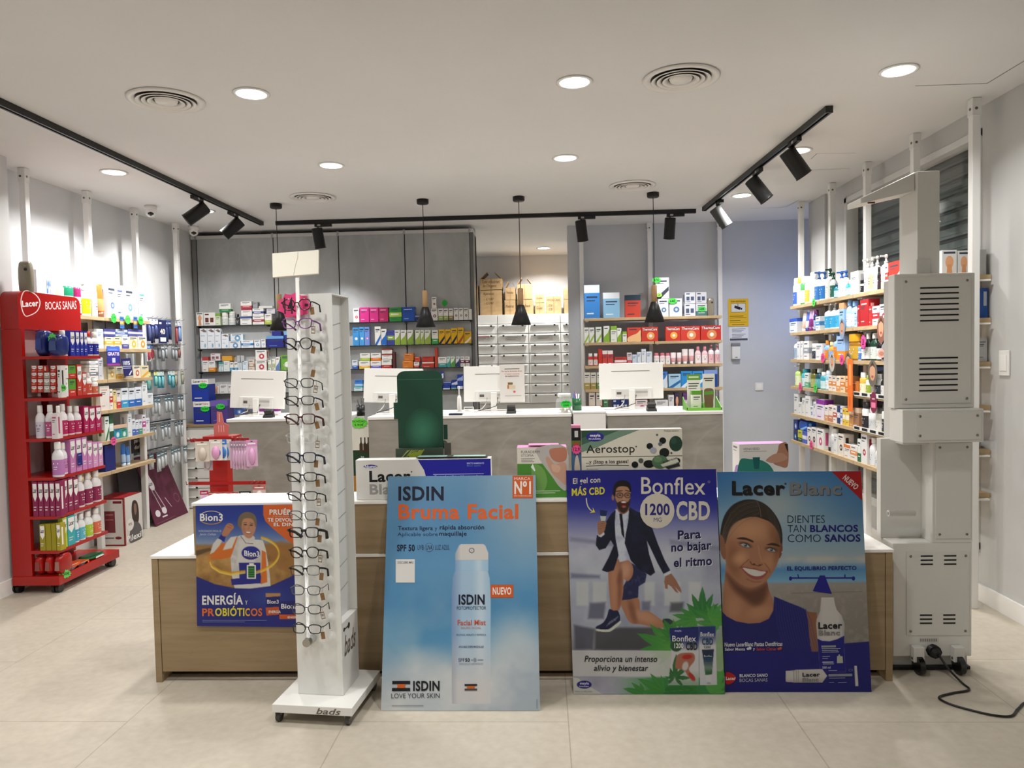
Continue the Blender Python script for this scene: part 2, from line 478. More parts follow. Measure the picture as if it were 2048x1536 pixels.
# ------------------------------------------------------------------ ceiling lights, vents, tracks, pendants
def downlight(x, y, label, power=1.0):
 t = thing('downlight', label, 'ceiling light', (x, y, CEIL), group='round recessed ceiling downlights')
 MB().lathe([(0.075, -0.001), (0.092, -0.001), (0.094, -0.005), (0.076, -0.007), (0.075, -0.001)], 32, 'f0efec', 'p', cap=False).obj('trim_ring', t)
 MB().lathe([(0.0, -0.005), (0.075, -0.005)], 32, (1.0, 0.98, 0.95), 'e', cap=False, smooth=False).obj('lens', t)
 li = bpy.data.lights.new('downlight_lamp', 'AREA')
 li.shape = 'DISK'; li.size = 0.15; li.energy = DOWN_W*power; li.color = (1.0, 0.99, 0.97)
 li.spread = math.radians(140)
 lo = bpy.data.objects.new('downlight_lamp', li); COL.objects.link(lo)
 lo.location = (0, 0, -0.008); lo.parent = t
for r, (y, what) in enumerate(((3.77, 'nearest row in view'), (5.2, 'middle row'), (6.62, 'far row'), (2.3, 'row above the entrance'), (0.8, 'row by the door'))):
 for c, x in enumerate((-3.06 if r in (1, 2) else -2.95, -1.475, 0.19, 1.8)):
  if (r == 0 and c == 0) or (r == 2 and c in (1, 2)) or (r > 2 and c == 3):
   continue
  downlight(x, y, 'lit round ceiling downlight, %s, %s from the toothpaste wall' % (what, ORD[c+1]), (1.15, 1.6, 1.8, 1.2, 0.7)[r])
downlight(0.05, 9.5, 'lit round downlight on the storeroom ceiling above the carton boxes', 2.6)
downlight(-1.6, 9.3, 'added round downlight brightening the storeroom, unseen behind the grey panels')  # unseen downlight added to brighten the storeroom
downlight(1.2, 9.3, 'added round downlight brightening the storeroom, unseen behind the alcove wall')  # second unseen downlight, also added to brighten the storeroom
def vent(x, y, label):
 t = thing('ceiling_vent', label, 'air vent', (x, y, CEIL), group='round white ceiling air diffusers')
 MB().lathe([(0.150, -0.002), (0.190, -0.002), (0.192, -0.008), (0.168, -0.014), (0.150, -0.002)], 40, 'e9e6e1', 'p', cap=False).obj('flange', t)
 MB().lathe([(0.0, -0.0015), (0.16, -0.0015)], 32, '4c4a47', 'm', cap=False).obj('duct', t)
 for i, r in enumerate((0.136, 0.108, 0.08)):
  MB().lathe([(r+0.012, -0.016), (r-0.012, -0.003), (r-0.016, -0.005), (r+0.008, -0.019), (r+0.012, -0.016)], 40, 'e9e6e1', 'p', cap=False).obj('louver_ring', t)
 MB().lathe([(0.058, -0.004), (0.052, -0.016), (0.0, -0.018)], 32, 'e9e6e1', 'p', cap=False).obj('center_disc', t)
vent(-1.95, 3.82, 'round white air vent beside the long black lighting track')
vent(0.725, 3.77, 'round white air vent between the two front downlights')
vent(-1.92, 6.19, 'small-looking round air vent above the eyeglass display and grey panels')
vent(0.77, 6.11, 'small-looking round air vent beside the last pendant cord')
def track(name, a, b, label):
 a = Vector(a); b = Vector(b); L = (b-a).length
 t = thing('lighting_track', label, 'lighting track', a, math.atan2(b.y-a.y, b.x-a.x))
 m = MB().box(0, -0.02, -0.038, L, -0.008, -0.001, '141414', 'p').box(0, 0.008, -0.038, L, 0.02, -0.001, '141414', 'p').box(0, -0.008, -0.010, L, 0.008, -0.001, '0b0b0b', 'p')
 m.obj('rail', t)
 for x in (-0.008, L):
  MB().box(x, -0.021, -0.04, x+0.008, 0.021, -0.001, '1a1a1a', 'p').obj('end_cap', t)
track('t', (-2.80, 0.6, CEIL), (-2.76, 7.2, CEIL), 'long black ceiling track running beside the toothpaste wall')
track('t', (-2.61, 7.22, CEIL), (1.505, 7.2, CEIL), 'black ceiling track running across in front of the grey panels')
track('t', (1.655, 4.28, CEIL), (1.575, 7.1, CEIL), 'black ceiling track with three spotlights facing the shuttered window wall')
def spot(x, y, aim, label, along_x=False, head='161616', power=1.0, size=75):
 t = thing('track_spotlight', label, 'spotlight', (x, y, CEIL-0.0385), group='black cylinder track spotlights')
 b = MB()
 if along_x:
  b.box(-0.03, -0.016, -0.028, 0.14, 0.016, 0.0, '151515', 'p')
 else:
  b.box(-0.016, -0.14, -0.028, 0.016, 0.03, 0.0, '151515', 'p')
 b.obj('adapter', t, bevel=0.002)
 MB().quad(*( [(0.0, -0.0166, -0.022), (0.03, -0.0166, -0.022), (0.03, -0.0166, -0.006), (0.0, -0.0166, -0.006)] if along_x else [(0.0166 if x < 0 else -0.0166, q, zz) for q, zz in ((-0.07, -0.022), (-0.04, -0.022), (-0.04, -0.006), (-0.07, -0.006))]), 'b9b7b3', 'm').obj('rating_label', t)
 MB().cyl((0, 0, -0.028), (0, 0, -0.085), 0.009, 10, '131313', 'p').obj('stem', t)
 d = Vector(aim).normalized()
 piv = Vector((0, 0, -0.10))
 a = piv - d*0.06
 q = d.to_track_quat('Z', 'Y').to_matrix().to_4x4()
 m = MB().lathe([(0.0, 0.0), (0.049, 0.0), (0.053, 0.005), (0.053, 0.192), (0.0555, 0.194), (0.0555, 0.20), (0.049, 0.20), (0.046, 0.184)], 28, head, 'p', cap=False)
 o = m.obj('lamp_head', t); o.matrix_local = Matrix.Translation(a) @ q
 m = MB().lathe([(0.0, 0.185), (0.046, 0.185)], 24, (1, 0.99, 0.97), 'e', cap=False)
 o = m.obj('lens', t); o.matrix_local = Matrix.Translation(a) @ q
 li = bpy.data.lights.new('spotlight_lamp', 'SPOT')
 li.energy = SPOT_W*power; li.spot_size = math.radians(size); li.spot_blend = 0.9; li.shadow_soft_size = 0.03; li.color = (0.97, 0.985, 1.0)
 lo = bpy.data.objects.new('spotlight_lamp', li); COL.objects.link(lo)
 lo.parent = t
 lo.matrix_local = Matrix.Translation(a+d*0.206) @ (-d).to_track_quat('Z', 'Y').to_matrix().to_4x4()
spot(-2.785, 5.95, (-0.72, -0.32, -0.62), 'black spotlight on the long track, nearer of its two', power=1.9, size=80)
spot(-2.775, 6.62, (-0.70, -0.22, -0.66), 'black spotlight on the long track, farther of its two', power=1.4, size=76)
spot(-2.20, 7.22, (0.10, 0.14, -0.9), 'black spotlight hanging in front of the grey stone panels', True, power=1.6, size=95)
spot(0.405, 7.205, (0.12, 0.30, -0.9), 'black spotlight beside the storeroom opening', True, power=0.8)
spot(1.265, 7.203, (-0.02, 0.30, -0.9), 'black spotlight above the painkiller alcove near the track end', True, power=0.8)
spot(1.615, 6.72, (0.50, -0.02, -0.74), 'metallic-looking spotlight at the inner end of the window wall track', head='4a4a4a', power=1.2)
spot(1.63, 5.62, (0.52, -0.10, -0.74), 'black spotlight with glowing rim, middle one facing the window wall', power=1.2)
spot(1.642, 4.86, (0.52, 0.05, -0.72), 'large-looking black spotlight nearest the outer end of the window wall track', power=1.2)
def pendant(x, y, zt, label):
 t = thing('pendant_lamp', label, 'pendant lamp', (x, y, CEIL), group='black cone pendant lamps over the counter')
 MB().lathe([(0.0, -0.001), (0.052, -0.001), (0.052, -0.034), (0.046, -0.04), (0.0, -0.04)], 24, '121212', 'p', cap=False).obj('ceiling_rose', t)
 z = zt-CEIL
 MB().tube([(0, 0, -0.04), (0.002, 0.0, z*0.5), (0, 0, z)], 0.0032, 8, '0e0e0e', 'm').obj('cord', t)
 MB().lathe([(0.0, z+0.004), (0.02, z), (0.024, z-0.006), (0.024, z-0.15), (0.0, z-0.15)], 20, 'b08e66', 'm', cap=False).obj('wooden_neck', t)
 zz = z-0.145
 MB().lathe([(0.026, zz), (0.03, zz-0.004), (0.088, zz-0.175), (0.085, zz-0.175), (0.026, zz-0.008)], 32, '1a1a1b', 'p', cap=False).obj('shade', t)
 MB().lathe([(0.0, zz-0.06), (0.018, zz-0.07), (0.026, zz-0.10), (0.016, zz-0.125), (0.0, zz-0.13)], 16, 'd9d6cf', 'g', cap=False).obj('bulb', t)
for i, (x, s) in enumerate(((-2.325, 'farthest from the storeroom opening, behind the eyeglass display'), (-1.02, 'in front of the wound care glass shelves'), (-0.178, 'in front of the storeroom drawers'), (0.985, 'in front of the alcove shelves'))):
 pendant(x, 6.42, 2.085, 'black cone pendant lamp ' + s)
def dome_camera(x, y, label):
 t = thing('security_camera', label, 'security camera', (x, y, CEIL))
 MB().lathe([(0.0, -0.001), (0.05, -0.001), (0.052, -0.03), (0.045, -0.036), (0.0, -0.036)], 24, 'e4e3e0', 'p', cap=False).obj('base', t)
 MB().lathe([(0.045, -0.03), (0.046, -0.06), (0.036, -0.088), (0.018, -0.10), (0.0, -0.102)], 24, 'e9e8e6', 'g', cap=False).obj('shell', t)
 MB().lathe([(0.0, 0.046), (0.012, 0.044), (0.024, 0.036), (0.028, 0.028)], 16, '0a0a0c', 'g', cap=False).obj('lens', t).matrix_local = Matrix.Translation((0.0, 0, -0.062)) @ Vector((0.45, -0.85, -0.25)).to_track_quat('Z', 'Y').to_matrix().to_4x4()
dome_camera(-3.52, 7.35, 'white dome security camera in the ceiling corner by the grey panels')
dome_camera(-3.42, 6.35, 'white dome security camera partly behind the nearer track spotlight')
t = thing('motion_detector', 'white capsule motion detector with black eye high on the near wall', 'motion detector', (-3.52, 4.55, 2.46))
MB().lathe([(0.0, -0.10), (0.03, -0.095), (0.036, -0.08), (0.036, 0.085), (0.03, 0.10), (0.0, 0.105)], 20, 'e5e3de', 'p', cap=False, cx=0.036, sy=1.0).obj('housing', t)
MB().lathe([(0.0, 0.016), (0.012, 0.013), (0.018, 0.0), (0.0, 0.0)], 16, '0c0c0d', 'g', cap=False).obj('sensor_eye', t).matrix_local = Matrix.Translation((0.06, -0.022, 0.055)) @ Vector((0.7, -0.7, 0)).to_track_quat('Z', 'Y').to_matrix().to_4x4()
t = thing('alarm_siren', 'rounded white alarm housing half out of view beside the motion detector', 'alarm', (-3.52, 4.25, 2.42))
MB().lathe([(0.0, 0.055), (0.06, 0.052), (0.12, 0.035), (0.15, 0.0), (0.0, 0.0)], 32, 'dad7d1', 'p', cap=False).obj('cover', t).matrix_local = Matrix.Rotation(math.pi/2, 4, 'Y')
MB().lathe([(0.0, 0.012), (0.155, 0.012), (0.155, 0.0), (0.0, 0.0)], 32, 'c9c6c0', 'p', cap=False).obj('back_plate', t).matrix_local = Matrix.Rotation(math.pi/2, 4, 'Y')
li = bpy.data.lights.new('niche_glow', 'AREA'); li.size = 0.3; li.energy = 2.6; li.color = (0.35, 0.5, 1.0)  # added blue lamp, stands in for the unseen source of the alcove's glow
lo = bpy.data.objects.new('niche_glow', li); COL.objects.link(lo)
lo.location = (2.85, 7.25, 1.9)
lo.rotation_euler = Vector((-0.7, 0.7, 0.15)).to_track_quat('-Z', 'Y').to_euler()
# ------------------------------------------------------------------ low stepped display unit in front of the counter
LX0, LX1, LY0, LY1, LZ = -1.838, 1.55, 3.30, 3.72, 0.60
UX0, UX1, UY1, UZ = -1.633, 1.35, 3.53, 0.845
t = thing('display_plinth', 'long low oak front unit with white top and raised step, standing behind the posters', 'display unit', (0, 0, 0))
b = MB().box(LX0+0.032, LY0, 0.05, LX1-0.032, LY0+0.02, LZ-0.014, 'ffffff', 'wood')
b.obj('front_panel', t, bevel=0.001)
for x in (LX0, LX1-0.03):
 MB().box(x, LY0-0.003, 0, x+0.03, LY1, LZ-0.014, 'ffffff', 'wood').obj('side_panel', t, bevel=0.001)
MB().box(LX0+0.03, LY0+0.09, 0, LX1-0.03, LY0+0.11, 0.06, '2a241d', 'm').obj('kick_board', t)
MB().box(LX0-0.004, LY0-0.006, LZ-0.014, LX1+0.004, LY1, LZ, 'efece6', 'p').obj('worktop', t, bevel=0.0015)
MB().box(UX0, LY0, LZ+0.001, UX1, UY1, UZ-0.014, 'ffffff', 'wood').obj('step_panel', t, bevel=0.001)
MB().box(UX0-0.004, LY0-0.006, UZ-0.014, UX1+0.004, UY1, UZ, 'efece6', 'p').obj('step_top', t, bevel=0.0015)
# ------------------------------------------------------------------ service counters
def counter(x0, x1, y0, zt, label, d=0.55):
 t = thing('service_counter', label, 'counter', ((x0+x1)/2, y0, 0))
 w = (x1-x0)/2
 MB().box(-w, 0, 0, w, 0.02, zt-0.02, 'ffffff', 'stone2').obj('front_panel', t)
 MB().box(-w, 0.02, 0, -w+0.02, d, zt-0.02, 'd8d6d2', 'p').obj('side_panel', t)
 MB().box(w-0.02, 0.02, 0, w, d, zt-0.02, 'd8d6d2', 'p').obj('side_panel', t)
 MB().box(-w-0.004, -0.006, zt-0.02, w+0.004, d, zt, 'edebe7', 'p').obj('worktop', t, bevel=0.0015)
 return t
CT = 1.085
counter(-2.25, -1.40, 5.1, CT, 'grey stone fronted counter behind the eyeglass display and small red rack')
counter(-1.235, 0.195, 5.1, CT, 'widest grey stone fronted counter, behind the green display back')
counter(0.45, 1.243, 5.1, CT, 'grey stone fronted counter in front of the alcove shelves')
t = thing('white_cabinet', 'plain white low cabinet filling the gap between two grey counters', 'cabinet', (0.322, 5.08, 0))
MB().box(-0.112, 0, 0, 0.112, 0.5, 1.085, 'e9e8e6', 'p').obj('body', t, bevel=0.002)
MB().box(-0.114, -0.004, 1.086, 0.114, 0.5, 1.10, 'efeeec', 'p').obj('top_board', t, bevel=0.002)
# ------------------------------------------------------------------ storeroom drawer cabinets
DY = 9.72
cols = [at_y(x, 700, DY).x for x in (930, 996, 1058, 1122, 1184)]
DZ = 2.04
for i in range(4):
 x0, x1 = cols[i], cols[i+1]
 t = thing('drawer_cabinet', 'tall white medicine drawer cabinet in the storeroom, %s from the grey panels' % ORD[i+1], 'cabinet', ((x0+x1)/2, DY, 0), group='white storeroom drawer cabinets')
 w = (x1-x0)/2
 MB().box(-w, 0.01, 0, w, 0.45, DZ, 'd9d7d2', 'p').obj('carcass', t)
 MB().box(-w+0.004, -0.008, DZ-0.12, w-0.004, 0.01, DZ, 'e3e1dc', 'p').obj('top_panel', t, bevel=0.002)
 z = DZ-0.12-0.133
 while z > 0.75:
  d = MB().box(-w+0.004, -0.008, z+0.006, w-0.004, 0.0095, z+0.127, 'ecebe7', 'p').obj('drawer', t, bevel=0.002)
  h = MB().box(-w+0.03, -0.026, z+0.105, w-0.03, -0.0085, z+0.113, 'eceae6', 'p')
  h.obj('handle_rail', d)
  for sx in (-1, 1):
   MB().box(sx*w*0.62-0.012, -0.030, z+0.096, sx*w*0.62+0.012, -0.0265, z+0.118, '1c1c1c', 'p').obj('clip', d)
  MB().box(-w+0.004, -0.004, z-0.001, w-0.004, 0.004, z+0.004, '8f8d88', 'p').obj('gap_strip', d)
  z -= 0.133
 if i in (0, 1, 2):
  mp = front_map(-w, w, -0.0092, 1.655, 1.785)
  n = tag(MB().decal(mp, [('r', 0.25, 0.12, 0.75, 0.7, 'd9d7d3')]+[('r', 0.3, v, 0.7-0.06*k, v+0.06, 'a5a29d') for k, v in enumerate((0.2, 0.36, 0.52))]+([('r', 0.25, 0.12, 0.75, 0.28, 'b84a45')] if i == 0 else [])).obj('paper_notice', loc=((x0+x1)/2, DY, 0)),
    ['white note with red heading taped to the storeroom drawers', 'crumpled white note taped below the third pendant lamp', 'wide white note taped on storeroom drawers beside the wall corner'][i], 'note')
def kraft(x0, x1, yt, yb, label, flaps=False, text=(), Y=9.78, d=0.3):
 a = at_y(x0, yb, Y); c = at_y(x1, yt, Y); z0 = DZ+0.001 if yb > 615 else a.z
 w = (c.x-a.x)/2-0.003; h = c.z-z0
 t = thing('cardboard_box', label, 'cardboard box', ((a.x+c.x)/2, Y, z0))
 b = MB().box(-w, 0, 0, w, d, h-0.001, 'ffffff', 'card')
 b.obj('carton', t, bevel=0.002)
 mp = front_map(-w, w, 0, 0, h)
 MB().decal(mp, [('r', 0.46, 0, 0.54, 1, '9a7d57')]).obj('tape_print', t)
 if text:
  MB().decal(mp, [('t', tx, x, y, x2, y2, '4a3723', {'sh': 0.25}) for tx, x, y, x2, y2 in text], start=0.0008).obj('handwriting_print', t)
 if flaps:
  for sx in (-1, 1):
   b = MB().add([(sx*w, 0.0, h), (sx*w, d, h), (sx*w*0.35, d, h+0.09), (sx*w*0.35, 0.0, h+0.09), (sx*w*0.97, 0.0, h-0.002), (sx*w*0.97, d, h-0.002), (sx*w*0.33, d, h+0.086), (sx*w*0.33, 0, h+0.086)],
     [(0, 1, 2, 3), (4, 5, 6, 7), (0, 1, 5, 4), (1, 2, 6, 5), (2, 3, 7, 6), (3, 0, 4, 7)], 'ffffff', 'card')
   b.obj('flap', t)
 return t
kraft(961, 1004, 580, 626, 'large kraft box at the bottom of the tallest storeroom stack', text=(('Aparatos', 0.12, 0.08, 0.62, 0.22), ('- C/180', 0.18, 0.3, 0.6, 0.4), ('- C/240', 0.18, 0.46, 0.6, 0.56)))
kraft(960, 1004, 557, 580, 'open kraft box topping the tallest storeroom stack', True, (('Todo soluciones', 0.08, 0.1, 0.9, 0.42), ('de Oxigeno', 0.12, 0.5, 0.75, 0.85)))
kraft(940, 956, 570, 627, 'narrow kraft box beside the grey panel edge', d=0.25)
kraft(1009, 1031, 600, 625, 'lower kraft box of the second storeroom stack', text=(('Muestras', 0.1, 0.3, 0.85, 0.5),))
kraft(1010, 1031, 575, 600, 'upper open kraft box of the second storeroom stack', True, (('Vendas', 0.15, 0.3, 0.8, 0.5),))
kraft(1035, 1067, 599, 624, 'lower kraft box right behind the third pendant lamp', text=(('Bolsas', 0.15, 0.3, 0.8, 0.5),))
kraft(1034, 1064, 568, 599, 'upper open kraft box behind the third pendant lamp', True)
kraft(1070, 1089, 606, 624, 'lower small kraft box of the short storeroom stack', text=(('Guias', 0.15, 0.3, 0.8, 0.55),))
kraft(1070, 1089, 588, 606, 'upper small kraft box of the short storeroom stack', text=(('Guias', 0.15, 0.3, 0.8, 0.55),))
kraft(1092, 1123, 592, 623, 'single kraft box with wide tape on the storeroom drawers', text=(('VENDAS CAJAS', 0.06, 0.15, 0.9, 0.32), ('- X2 60', 0.1, 0.45, 0.4, 0.58), ('- X2 80', 0.1, 0.66, 0.4, 0.8)))
kraft(1128, 1145, 599, 622, 'lower kraft box half hidden by the wall corner')
kraft(1128, 1145, 576, 599, 'upper kraft box half hidden by the wall corner')
t = thing('drawer_cabinet', 'white slim drawer cabinet in an oak frame at the room corner', 'cabinet', (-3.5, 7.3, 0))
MB().box(-0.2, 0, 0, -0.165, 0.34, 0.855, 'ffffff', 'wood').box(-0.2, 0, 0.835, 0.21, 0.34, 0.862, 'ffffff', 'wood').obj('frame', t)
MB().box(-0.15, 0.02, 0.0, 0.21, 0.34, 0.83, 'c9c7c2', 'p').obj('carcass', t)
z = 0.80
while z > 0.02:
 d = MB().box(-0.145, -0.004, z-0.094, 0.205, 0.018, z, 'd4d2cd', 'p').obj('drawer', t, bevel=0.002)
 MB().box(-0.145, -0.03, z-0.092, -0.04, -0.0045, z-0.082, 'dedcd8', 'p').obj('handle', d)
 MB().box(-0.055, -0.036, z-0.094, -0.035, -0.0305, z-0.078, '151515', 'p').obj('clip', d)
 z -= 0.1
# ------------------------------------------------------------------ shelves
def wood_shelf_y(yf, yb, x0, x1, z, label, postx=None):
 t = thing('wooden_shelf', label, 'shelf', ((x0+x1)/2, yf, z))
 w = (x1-x0)/2
 b = MB().box(-w, 0, -0.028, w, yb-yf-0.11, 0, 'ffffff', 'shelfwood')
 b.obj('board', t, bevel=0.0015)
 MB().box(-w, yb-yf-0.11, -0.0275, w, yb-yf-0.004, -0.0005, 'ffffff', 'shelfwood').obj('rear_strip', t)
 for x in (-w+0.03, w-0.03):
  MB().box(x-0.012, 0.02, -0.036, x+0.012, yb-yf-0.12, -0.0285, 'e6e5e2', 'p').obj('bracket', t)
ZS = [1.872, 1.622, 1.372, 1.126, 0.878, 0.63]
NAMES6 = ['top', 'second', 'third', 'fourth', 'fifth', 'lowest']
AZ = [1.868, 1.616, 1.374, 1.13, 0.876]
for i, z in enumerate(AZ):
 for x0, x1, s in ((0.447, 1.160, 'storeroom end'), (1.170, 1.858, 'niche end')):
  wood_shelf_y(7.61, 7.90, x0, x1, z, 'oak shelf of the back alcove, %s level, %s' % (NAMES6[i], s))
def wood_shelf_x(xf, xw, y0, y1, z, label, posts):
 s = 1 if xw > xf else -1
 t = thing('wooden_shelf', label, 'shelf', (xf, (y0+y1)/2, z))
 L = (y1-y0)/2
 xi = 0.075*s
 MB().box(min(0, xi), -L, -0.028, max(0, xi), L, 0, 'ffffff', 'shelfwood').obj('board', t, bevel=0.0015)
 xo = (abs(xw-xf)-0.004)*s
 MB().box(min(xi, xo), -L+0.03, -0.0275, max(xi, xo), L-0.03, -0.0005, 'ffffff', 'shelfwood').obj('rear_strip', t)
 for y in (-L+0.02, L-0.02):
  MB().box(min(0.05*s, xo*0.92), y-0.018, -0.038, max(0.05*s, xo*0.92), y+0.018, -0.0285, 'eeede9', 'p').obj('bracket', t)
for i, z in enumerate(ZS):
 for k in range(2):
  wood_shelf_x(-3.50, XL, PL[k]+0.003, PL[k+1]-0.003, z, 'oak shelf on the toothpaste wall, %s level, %s bay' % (NAMES6[i], ('near', 'far')[k]), None)
ZR = [1.905, 1.66, 1.41, 1.16, 0.905, 0.655]
for i, z in enumerate(ZR):
 for k in range(4):
  wood_shelf_x(2.335, XR, PR[k]+0.003, PR[k+1]-0.003, z, 'oak shelf on the window wall, %s level, %s bay from the camera' % (NAMES6[i], ORD[k+1]), None)
GZ = [1.88, 1.635, 1.39, 1.155]
for i, z in enumerate(GZ):
 for x0, x1, s in ((-3.655, -2.14, 'corner side'), (-2.12, -0.725, 'storeroom side')):
  t = thing('glass_shelf', 'dark glass shelf on grey panels, %s level, %s' % (NAMES6[i], s), 'shelf', ((x0+x1)/2, 7.62, z))
  w = (x1-x0)/2
  MB().box(-w, 0, -0.008, w, 0.068, 0, '1d2a26', 'g').obj('pane', t)
  for x in (-w+0.012, 0, w-0.012):
   MB().box(x-0.006, 0.0, -0.022, x+0.006, 0.068, -0.0085, '222426', 'p').obj('bracket', t)
# ------------------------------------------------------------------ white body scale seen from behind
t = thing('weighing_scale', 'tall white pharmacy weighing machine seen from behind, beside the oak unit', 'weighing machine', (1.777, 3.40, 0))
WH = 'dedcd6'
def panel(x0, z0, x1, z1, name, y=-0.004, col='d9d7d1'):
 o = MB().box(x0, y, z0, x1, y+0.0038, z1, col, 'p').obj(name, t, bevel=0.001)
 for x in (x0+0.018, x1-0.018):
  for z in (z0+0.02, z1-0.02):
   MB().lathe([(0.006, -0.001), (0.006, 0.001), (0.0, 0.002)], 10, '8a8882', 'k', cap=False).obj('screw', o).matrix_local = Matrix.Translation((x, y-0.0005, z)) @ Matrix.Rotation(math.pi/2, 4, 'X')
 return o
MB().box(-0.178, 0, 0.07, 0.178, 0.12, 0.60, WH, 'p').obj('lower_body', t, bevel=0.004)
lp = panel(-0.118, 0.17, 0.165, 0.56, 'lower_back_panel')
MB().box(0.0, 0, 0.601, 0.178, 0.14, 1.072, WH, 'p').box(-0.188, 0.10, 0.601, -0.001, 0.14, 1.072, 'd6d4ce', 'p').obj('middle_body', t)
panel(0.012, 0.62, 0.170, 1.06, 'middle_back_panel')
MB().cyl((-0.19, 0.02, 0.735), (-0.07, 0.02, 0.735), 0.014, 18, 'e4e2dd', 'p').cyl((-0.192, 0.02, 0.735), (-0.1895, 0.02, 0.735), 0.008, 14, '9a9893', 'm').obj('paper_roll_holder', t)
MB().box(-0.176, -0.085, 1.073, 0.178, 0.04, 1.222, WH, 'p').obj('printer_box', t, bevel=0.004)
panel(-0.12, 1.085, 0.165, 1.212, 'printer_back_panel', y=-0.089)
MB().box(-0.187, -0.03, 1.223, 0.168, 0.03, 1.83, WH, 'p').box(-0.12, 0.0301, 1.05, 0.12, 0.22, 1.82, 'd2d0ca', 'p').obj('upper_cabinet', t, bevel=0.004)
up = panel(-0.155, 1.245, 0.15, 1.815, 'upper_back_panel', y=-0.034)
def slots(x0, x1, zs, y, n=None):
 b = MB()
 for z in zs:
  b.box(x0, y-0.0006, z-0.0035, x1, y, z+0.0035, '161616', 'm')
 return b
slots(-0.075, 0.095, [1.765-0.0245*i for i in range(7)], -0.0342).obj('vent_grille', up)
slots(-0.078, 0.092, [1.450-0.0245*i for i in range(7)], -0.0342).obj('vent_grille', up)
for x0, x1 in ((-0.055, 0.0), (0.05, 0.105)):
 slots(x0, x1, [0.540-0.019*i for i in range(3)], -0.0042).obj('vent_grille', lp)
 slots(x0-0.003, x1-0.003, [0.265-0.019*i for i in range(3)], -0.0042).obj('vent_grille', lp)
MB().box(-0.055, 0.03, 1.831, 0.045, 0.20, 2.30, 'dad8d2', 'p').box(-0.062, 0.022, 1.831, 0.0, 0.028, 1.9, 'd2d0ca', 'p').obj('neck', t, bevel=0.004)
b = MB().hexa([(-0.30, 0.05, 2.165), (-0.056, 0.05, 2.215), (-0.056, 0.20, 2.215), (-0.30, 0.20, 2.165)], [(-0.30, 0.05, 2.19), (-0.056, 0.05, 2.30), (-0.056, 0.20, 2.30), (-0.30, 0.20, 2.19)], 'dddbd5', 'p')
arm = b.obj('sensor_arm', t, bevel=0.003)
MB().box(-0.27, 0.04, 2.163, -0.24, 0.048, 2.170, '4a2a22', 'm').obj('sensor', arm)
MB().box(-0.18, 0.01, 0.004, 0.178, 0.29, 0.018, '161616', 'p').obj('rubber_mat', t)
MB().box(-0.176, 0.03, 0.0185, 0.174, 0.28, 0.07, 'cfcdc7', 'p').obj('base_frame', t)
for x in (-0.075, 0.105):
 f = MB().box(x-0.024, -0.035, 0.055, x+0.024, -0.001, 0.125, 'd6d4ce', 'p').obj('wheel_bracket', t, bevel=0.003)
 MB().cyl((x-0.012, -0.03, 0.042), (x+0.012, -0.03, 0.042), 0.041, 22, '111111', 'g').obj('wheel', f)
 MB().cyl((x-0.026, -0.018, 0.07), (x+0.026, -0.018, 0.07), 0.006, 10, '8f8d88', 'k').obj('axle', f)
MB().decal(front_map(-0.06, 0.03, 0, 0.135, 0.158), [('r', 0, 0, 1, 1, 'd0cec8')]+[('r', 0.06+0.11*i, 0.2, 0.13+0.11*i, 0.8, '8b8984') for i in range(8)]).obj('rating_label', t)
pl = MB().cyl((0, -0.001, 0.10), (0, -0.03, 0.10), 0.03, 8, '0d0d0d', 'p').cyl((0, -0.031, 0.10), (0, -0.055, 0.10), 0.022, 10, '141414', 'p', r2=0.012)
pl.obj('power_plug', t)
P = [Vector((1.777, 3.343, 0.10)), Vector((1.80, 3.30, 0.05)), Vector((1.835, 3.26, 0.008)), Vector((1.83, 3.20, 0.006)), Vector((1.745, 3.17, 0.006)), Vector((1.665, 3.13, 0.006)), Vector((1.675, 3.075, 0.006)), Vector((1.73, 3.02, 0.006)), Vector((1.80, 2.975, 0.006)), Vector((1.865, 2.97, 0.006)), Vector((1.93, 3.03, 0.006)), Vector((2.02, 3.09, 0.006)), Vector((2.2, 3.06, 0.006)), Vector((2.45, 3.1, 0.006))]
pts = []
for i in range(len(P)-1):
 p0, p1, p2, p3 = P[max(i-1, 0)], P[i], P[i+1], P[min(i+2, len(P)-1)]
 for k in range(6):
  q = k/6
  pts.append(0.5*((2*p1)+(p2-p0)*q+(2*p0-5*p1+4*p2-p3)*q*q+(3*p1-p0-3*p2+p3)*q**3))
pts.append(P[-1])
MB().tube([p-Vector((1.777, 3.40, 0)) for p in pts], 0.0048, 8, '0d0d0d', 'p').obj('power_cord', t)
# ------------------------------------------------------------------ eyeglass display tower
ex, ey, er = -0.955, 3.075, -0.10
E = thing('eyeglass_display', 'white standing eyeglass display tower on a wheeled board', 'display stand', (ex, ey, 0), er)
MB().box(-0.170, -0.175, 0.045, 0.175, 0.185, 0.08, 'e9e8e3', 'g').obj('base_board', E, bevel=0.002)
for x in (-0.15, 0.15):
 for y in (-0.15, 0.16):
  c = MB().box(x-0.014, y-0.012, 0.030, x+0.014, y+0.012, 0.0448, '8d8a85', 'k').obj('caster', E)
  MB().cyl((x-0.009, y, 0.022), (x+0.009, y, 0.022), 0.022, 16, '4a4744', 'g').obj('wheel', c)
MB().decal(front_map(-0.03, 0.14, -0.1752, 0.045, 0.079), [('t', 'bads', 0.30, 0.15, 0.92, 0.9, '6f665c', {'b': 0.02, 'sh': 0.3})]).obj('base_logo_print', E)
BW = 0.100
MB().box(-BW, -0.075, 0.081, BW, -0.070, 1.772, 'e4e4e0', 'g').obj('front_panel', E)
MB().box(-BW, -0.0695, 0.081, BW-0.001, 0.12, 0.385, 'e2e1dd', 'g').obj('lower_box', E)
